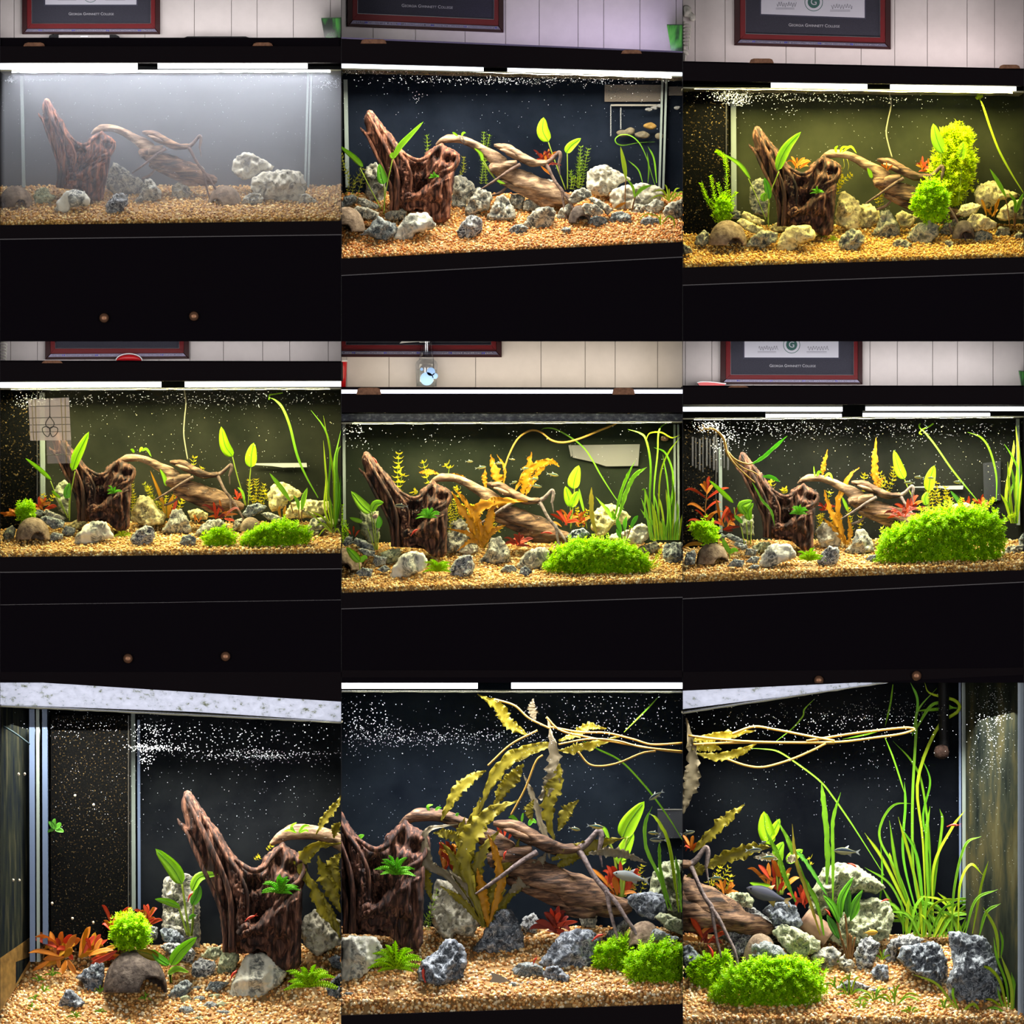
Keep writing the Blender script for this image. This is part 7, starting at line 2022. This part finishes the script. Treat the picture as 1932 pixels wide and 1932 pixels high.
shrimp('red shrimp on top of the faceted rock', 1450, 1440, 66, 25, .10)
shrimp('small red shrimp beside the teal stone', 1095, 1575, 44, 60, .10)
shrimp('red shrimp on the branch nub', 925, 975, 46, 70, .18)
t = thing('mirrored_box', 'faint reflection of a dark box modelled behind the striped fish', 'reflection', 1850, 870, .57)  # reflected box, modelled as see-through sheets at the back
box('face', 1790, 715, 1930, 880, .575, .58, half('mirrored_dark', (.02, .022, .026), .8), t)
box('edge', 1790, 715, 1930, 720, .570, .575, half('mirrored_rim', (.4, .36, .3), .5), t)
t = tag(slab('dead_leaf', pts('835,1615 850,1640 900,1655 960,1690 900,1700 840,1695 855,1665'), .085, .088, plain('pale_dead_leaf', (.42, .34, .24), .7), None), 'pale dead leaf scrap lying on the gravel', 'leaf')
specks(620, [(120, 240, 90, 90, 160, 4), (700, 310, 400, 25, 420, 2.8), (1500, 200, 300, 90, 240, 3), (300, 300, 200, 40, 150, 2.6)], 'white bubbles hanging below the surface', size=(1.2, 3.2), area=(10, 75, 1925, 1000))

# ------------------------------------------------------------------ BOTTOM ROW, third tank: corner with tall grass
cur = 8
lidband([(0, 44), (240, -20), (1240, -20), (1150, 4), (0, 150)], 'white glass lid with painted glow and dark specks in the corner')
b8 = branch(d=.36, limb=TRUNK, trunk=TRUNK, twig=TWIGG)
tube('trunk_end', [(-40, 1190, 105), (60, 1240, 108), (180, 1290, 100), (300, 1340, 82), (420, 1375, 60), (500, 1392, 34), (520, 1396, 10)], .40, TRUNK, b8, n=44, ring=22, flute=.3, seed=4)
t = thing('side_glass', 'angled end glass with algae streaks and bubbles', 'glass', 1750, 1850, .2)
sg2 = noisy('algae_side_glass', [(.36, (.006, .008, .008)), (.50, (.022, .025, .018)), (.62, (.055, .048, .022)), (.8, (.085, .085, .05))], 4, 7, .8, 0, (2, 2, .5), spec=.0)
A = np.vstack([PA([(1602, -20), (1602, 1420)], .50), PA([(1895, 1900), (1895, -20)], .07)])
V = np.vstack([A, A + np.array([.004, .002, 0])])
obj('pane', V, [[0, 1, 2, 3], [7, 6, 5, 4], [0, 4, 5, 1], [1, 5, 6, 2], [2, 6, 7, 3], [3, 7, 4, 0]], sg2, t, smooth=False, clipping=False)
box('bright_edge', 1897, -20, 1932, 1900, .06, .09, plain('frosted_edge', (.42, .50, .58), .3), t)
t = thing('filter_pipe', 'dark filter pipe with a round brown end in the corner', 'pipe', 1475, 430, .5)
tube('pipe', [(1478, -20, 32), (1478, 200, 30), (1480, 340, 28), (1478, 390, 26)], .52, BLACKPL, t, n=30, ring=14, bump=.04)
lathe('outlet', 1465, [(14, 352), (34, 362), (44, 390), (38, 418), (14, 432)], .48, noisy('outlet_brown', [(.3, (.012, .007, .006)), (.7, (.045, .026, .02))], 60, spec=.05), t, n=20, ky=.6)
rocks([
    (G7, 'blue-grey rock cut off at the edge', '0,1490 40,1480 100,1540 110,1570 60,1640 0,1690'),
    (G2, 'mottled rock leaning behind the twig', '240,1540 280,1480 340,1420 390,1420 390,1470 330,1560 260,1610'),
    (G5, 'mottled slab above the green mound', '370,1540 390,1480 470,1455 560,1500 610,1560 520,1590 430,1590', {'d': .28}),
    (G6, 'green-grey slab over the coconut shell', '505,1410 560,1365 650,1390 780,1460 780,1510 700,1550 610,1550 560,1490', {'d': .33}),
    (G7, 'dark glossy rock with shiny pale top', '450,1290 500,1250 580,1235 640,1260 680,1370 660,1395 580,1370 520,1385 490,1340', {'d': .38}),
    (G6, 'dark green rock under the grey fish', '215,1215 280,1185 370,1190 405,1230 390,1280 300,1260', {'d': .46}),
    (G6, 'upper pale green boulder behind the ribbons', '710,1310 730,1180 790,1050 880,1015 980,1030 1100,1110 1150,1160 1090,1200 1000,1180 880,1240 800,1320', {'d': .48, 'T': 110}),
    (G6, 'lower pale green boulder behind the red-stemmed plant', '830,1450 880,1330 980,1230 1080,1215 1170,1240 1200,1320 1170,1440 1080,1480 900,1500', {'d': .44, 'T': 110, 'rough': 1}),
    (G2, 'shadowed rock mass below the trunk end', '190,1290 300,1250 400,1270 520,1360 700,1380 720,1450 600,1480 300,1480 180,1440', {'d': .53}),
    (G1, 'grey rock beside the carpet mound', '715,1560 760,1510 850,1490 900,1530 870,1600 780,1640'),
    (G1, 'small mottled rock at the red stems', '880,1560 930,1530 980,1600 940,1640 885,1610'),
    (G2, 'dark broken rock behind the grass sprigs', '970,1530 1010,1450 1060,1435 1120,1480 1080,1600 990,1640', {'rough': 1}),
    (G7, 'low rock between the grass sprigs', '1060,1640 1100,1590 1160,1600 1170,1680 1110,1700'),
    (G2, 'jagged dark rock below the tall grass', '1130,1530 1180,1450 1280,1420 1370,1450 1340,1490 1220,1500 1200,1600 1160,1600'),
    (G7, 'big blue-grey crag with a pale line', '1210,1560 1240,1490 1310,1480 1420,1460 1460,1490 1500,1570 1500,1680 1480,1760 1400,1690 1300,1640', {'rough': 1}),
    (G7, 'largest blue-grey crag in the corner', '1500,1410 1560,1405 1640,1430 1700,1430 1750,1490 1780,1600 1815,1700 1790,1800 1680,1840 1580,1850 1510,1790 1490,1700 1530,1600', {'rough': 1.1, 'T': 110}),
    (G2, 'small dark stone on the front gravel', '860,1730 930,1680 990,1690 1060,1720 1010,1760 880,1750'),
])
for i, (a, b, c, e) in enumerate([(890, 1845, 80, 34), (960, 1860, 60, 26), (1080, 1745, 70, 34), (1180, 1735, 50, 26), (840, 1885, 60, 24)]):
    rock(G7, 'tiny flat grey stone on the front gravel', blob(a, b, c, e, i + 70), name='pebble', cat='pebble', group='tiny flat stones in the bottom-row third tank', rough=.3, sp=6)
coconut('tan coconut shell under the green slab', 440, 1600, 200, 180, None, COCO, d=.32)
t = thing('clay_pipe', 'terracotta pipe lying behind the slabs', 'pipe', 760, 1400, .42)
tube('barrel', [(680, 1330, 62), (760, 1390, 62), (830, 1440, 62)], .44, noisy('terracotta', [(.3, (.22, .12, .075)), (.7, (.36, .22, .14))], 20, bump=.2), t, n=14, ring=24)
bush('bright green carpet clump at the twig end', '45,1660 60,1590 110,1560 180,1550 270,1530 250,1600 200,1640 220,1700 160,1750 80,1720', 620, 22, 4.5, LMOSS, T=60)
bush('dense bright green carpet mound at the front glass', '165,1800 180,1720 240,1650 330,1600 450,1570 600,1560 720,1590 780,1650 790,1740 760,1830 660,1860 500,1855 350,1860 230,1850', 2800, 23, 4.5, LMOSS, T=110)
sword('red-stemmed plant with narrow green leaves', (940, 1565), [('930,1560 890,1420 870,1330', '885,1360 850,1270 795,1200', 24), ('940,1565 930,1420 920,1310', '895,1330 900,1220 968,1095', 22), ('945,1565 945,1420', '935,1330 930,1230 945,1170', 26, LGD), ('950,1565 955,1430', '950,1350 970,1260 1020,1170', 20), ('935,1560 900,1450', '885,1450 850,1380 815,1310', 24, LGD), ('955,1565 975,1440', '960,1340 990,1280 995,1200', 12)], LGB, d=.24, smat=STALKB, r=6, shape='lance')
ribbons('wide crinkled green ribbons rising from brown stems', (790, 1440), ['780,1430 700,1180 640,1000 620,800', '800,1430 760,1250 680,1100 600,900 530,770', '815,1140 820,960 800,700 785,560', '850,1240 850,1000 850,780 895,620', '640,1240 580,1100 540,980 470,830', '815,1200 700,1020 640,950'], 14, LVAL, d=.34, name='ribbon_plant', n=28, mats=[LOLV, LVAL, LVAL, LVAL, LVAL, LGD])
t = sword('glowing lime paddle leaves behind the crinkled ribbons', (545, 1200), [('545,1200 540,1050 520,950', '500,920 470,830 460,728', 46), ('550,1200 545,1080', '545,1020 540,960 570,900', 34, LG), ('560,1200 600,1080', '590,1020 630,980 680,945', 30, LG), (None, '505,1155 440,1150 378,1132', 18, LG), ('540,1190 530,950', '480,900 520,830 550,770', 26)], LY, d=.46, r=8)
rosette('red and orange leaf plant behind the grey fish', 530, 1190, [(-45, 170), (-20, 180), (0, 160), (25, 130), (-65, 120), (50, 130), (10, 90)], 20, LRED, d=.48, mats=[LORG, LRED])
rosette('deep red leaves at the foot of the ribbons', 660, 1290, [(-20, 130), (10, 140), (35, 80), (-45, 90), (-5, 90)], 17, LRED, d=.44)
rosette('orange leaf star behind the trunk', 250, 1200, [(-50, 80), (-15, 90), (15, 80), (50, 80), (80, 70)], 16, LORG, d=.5)
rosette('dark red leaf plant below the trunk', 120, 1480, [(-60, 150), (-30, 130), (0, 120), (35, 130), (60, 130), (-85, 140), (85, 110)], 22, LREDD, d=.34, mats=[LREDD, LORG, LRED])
rosette('red leaves at the cut-off edge', 40, 960, [(-30, 90), (10, 80), (40, 70), (-60, 60)], 14, LRED, d=.44, mats=[LORG, LRED])
stems('thin yellow-green stems behind the branch crook', ['150,1180 180,1120 210,1050', '200,1190 220,1120 260,1050', '170,1190 150,1130', '720,1060 725,1030 715,1000', '250,1170 270,1100'], 32, 5, LROTY, d=.5)
t = thing('ruffled_plant', 'olive ruffled leaves entering from the edge', 'plant', 60, 1050, .34)
for path, wd_, mm in (('0,740 40,600 60,450 20,200', 42, LPINK), ('60,960 170,850 260,760 350,690', 34, LOLV), ('100,1060 240,990 400,940 500,930', 38, LOLV), ('60,1010 90,1060 20,1100', 26, LOLV), ('400,990 480,985 540,1000', 22, LPINK), ('40,330 160,310 280,290 415,270', 26, LOLV), ('70,400 200,420 330,390 420,345', 26, LOLV), ('50,370 140,360 220,375', 30, LOLV), ('590,1010 620,1000 640,1010', 24, LPINK)):
    leaf(t, path, wd_, .32, mm, 'ruffle', n=30, ruf=.5)
t = thing('flower_stalk', 'long ochre stalks looping across the top', 'plant', 700, 330, .28)
for path in ('30,300 200,320 400,335 700,340 900,335 1100,310 1240,290 1310,265 1270,255 1150,265 950,290 700,330', '280,290 400,250 520,265 700,300 860,330', '255,435 360,470 460,478 600,440 720,390 810,345', '60,350 300,340 560,340 860,342'):
    tube('stalk', [(*q, 7) for q in pts(path)], .27 + R.uniform(-.02, .02), TENDR, t, n=70, ring=7)
ribbons('thin green twisted leaf slanting over the tank', (1130, 1080), ['1140,1090 1040,930 950,790 860,660 780,560 650,460 540,390 450,375 360,372', '530,330 620,260 680,190 690,150 750,88', '1190,10 1175,120 1145,250', '1140,260 1050,290 905,320', '1145,310 1190,420 1230,540 1260,640'], 5, LVAL, d=.44, name='ribbon_plant', n=50)
bl = [pts(s) for s in ('1370,1400 1310,1100 1300,700 1320,300 1330,160 1440,30', '1360,1400 1400,1000 1360,600 1300,450 1190,330', '1380,1400 1360,900 1330,560 1440,260 1560,160 1540,100 1400,60 1370,0', '1350,1400 1250,1000 1260,700 1255,560', '1340,1400 1230,1100 1120,900 1130,780 1200,690 1310,685', '1400,1400 1430,1100 1470,800 1455,715', '1420,1400 1420,1050 1520,830 1600,720', '1390,1400 1400,1000 1360,760 1400,560 1350,420', '1330,1400 1220,1080 1170,780', '1300,1400 1180,1150 1030,1045', '1330,1400 1150,1030 1030,850', '1300,300 1330,110 1290,0', '1310,280 1420,120 1560,150', '1330,160 1450,150 1560,140', '1380,1400 1290,1000 1220,760', '1370,1400 1330,1000 1240,820', '1400,1400 1380,900 1400,700', '1380,1400 1340,1100 1310,900', '1340,1400 1190,1040 1170,960', '1120,1400 1110,1300 1130,1100 1120,900', '1150,1350 1250,1350 1320,1400', '1290,1400 1200,1280 1120,1140')]
ribbons('tall arching ribbon grass clump in the corner', (1370, 1420), [[(min(1890, p[0]), p[1]) for p in b] for b in bl], 9, LVAL, d=.54, mats=[LVAL, LVAL, LVALY, LGB], n=30)
ribbons('arching grass blades bending over the end glass', (1600, 1420), ['1520,1420 1540,1150 1600,920 1690,870', '1640,1420 1690,1150 1730,1010', '1600,1420 1660,1230 1785,1170', '1560,1420 1570,1150 1630,1030 1700,1090', '1680,1430 1720,1300 1800,1250'], 9, LVAL, d=.20, mats=[LVAL, LVALY], n=20)
rr = random.Random(11)
bl = []
for i in range(46):
    b0 = 1250 + i * 7.5
    an = math.radians(rr.uniform(-55, 60)); l = rr.uniform(110, 330)
    bl.append([(b0, 1440), (b0 + math.sin(an) * l * .45, 1440 - l * .6), (min(1880, b0 + math.sin(an) * l * 1.1), 1440 - l * (.95 - .35 * abs(math.sin(an))))])
ribbons('dense low skirt of grass blades under the tall clump', (1420, 1450), bl, 9, LVAL, d=.50, mats=[LVAL, LVAL, LVALY], n=12)
ribbons('bright grass blades in the corner by the crag', (1850, 1880), ['1840,1880 1800,1700 1740,1620 1670,1600', '1850,1880 1830,1700 1780,1560 1760,1440', '1860,1880 1860,1720 1800,1540', '1870,1880 1880,1740 1860,1640', '1855,1880 1760,1800 1710,1790', '1845,1880 1800,1800 1780,1720', '1790,1560 1770,1400 1700,1270', '1800,1560 1810,1470 1795,1400', '1550,1850 1500,1780 1430,1700 1300,1650', '1560,1850 1530,1760 1550,1680', '1690,1870 1640,1820 1560,1890', '1700,1870 1760,1840 1840,1880'], 9, LVALY, d=.10, mats=[LVALY, LVAL], n=16)
for i, (a, b, nn, l) in enumerate([(945, 1780, 8, 170), (1080, 1820, 9, 150), (1200, 1830, 7, 170), (870, 1740, 5, 130), (840, 1600, 5, 100), (1290, 1880, 6, 90), (1010, 1850, 6, 90), (1480, 1860, 7, 90), (1130, 1570, 4, 90)]):
    tuft('grass sprig ' + ['tallest, between mound and small dark stone', 'in the middle of the front gravel', 'below the blue-grey crag', 'rising behind the small dark stone', 'touching the carpet mound top', 'in front of the big crag', 'lowest near the flat grey stones', 'at the foot of the largest crag', 'among the dark broken rocks'][i], a, b, nn, l, 5, LVALY if i % 2 else LVAL, name='grass_sprig', mats=[LVAL, LVALY])['group'] = 'grass sprigs in the bottom-row third tank'
fish('dark grey whiskered fish lying over the rock', 480, 1200, 250, 18, [plain('slate_fish', (.035, .037, .058), .6, spec=.1), plain('slate_fish_side', (.07, .072, .098), .6, spec=.1), plain('slate_fish_belly', (.10, .10, .11), .6, spec=.1), half('fish_fin_y', (.40, .26, .05), .8)], -1, .32, .36)
for i, (fu, fv, fl, fa, fc, ff, mm) in enumerate([(925, 955, 140, 4, 'largest, beside the ribbons', -1, TETRA), (30, 850, 80, 12, 'at the cut-off edge', 1, TETRA), (405, 948, 90, 2, 'on the ruffled leaf', 1, TETRA), (480, 990, 90, 2, 'under the ruffled leaf', 1, TETRAY), (185, 1107, 80, 0, 'behind the crook', 1, TETRAY), (455, 905, 44, 20, 'by the paddle leaf', 1, TETRA)]):
    fish('striped fish ' + fc, fu, fv, fl, fa, mm, ff, d=.26, group='striped fish in the bottom-row third tank')
fish('small plump golden fish over the stones', 1065, 1414, 80, 3, [plain('gold_fish', (.55, .32, .02), .3)] * 3 + [half('fish_fin_y', (.40, .26, .05), .8)], 1, .42, .25)
shrimp('red shrimp at the foot of the twig', 160, 1520, 70, -75, .14)
shrimp('red shrimp on the upper boulder', 962, 1032, 50, -30, .38)
shrimp('red shrimp by the seam', 1530, 808, 60, 0, .3)
shrimp('red shrimp behind the narrow leaves', 822, 1300, 46, -60, .26)
shrimp('red shrimp among the grass roots', 1146, 1232, 44, 10, .34)
specks(560, [(700, 220, 350, 60, 220, 3.4), (1100, 160, 180, 60, 150, 3.2)], 'white bubbles drifting in the dark water', size=(1.2, 3.4), area=(10, 120, 1560, 900))
specks(620, [(1800, 180, 70, 110, 420, 4), (1760, 420, 60, 80, 120, 3)], 'white bubbles coating the end glass', size=(1, 2.6), area=(1620, 20, 1890, 1300), name='glass_bubbles')

for o in bpy.data.objects:
    if '_b' in o.keys():
        del o['_b']
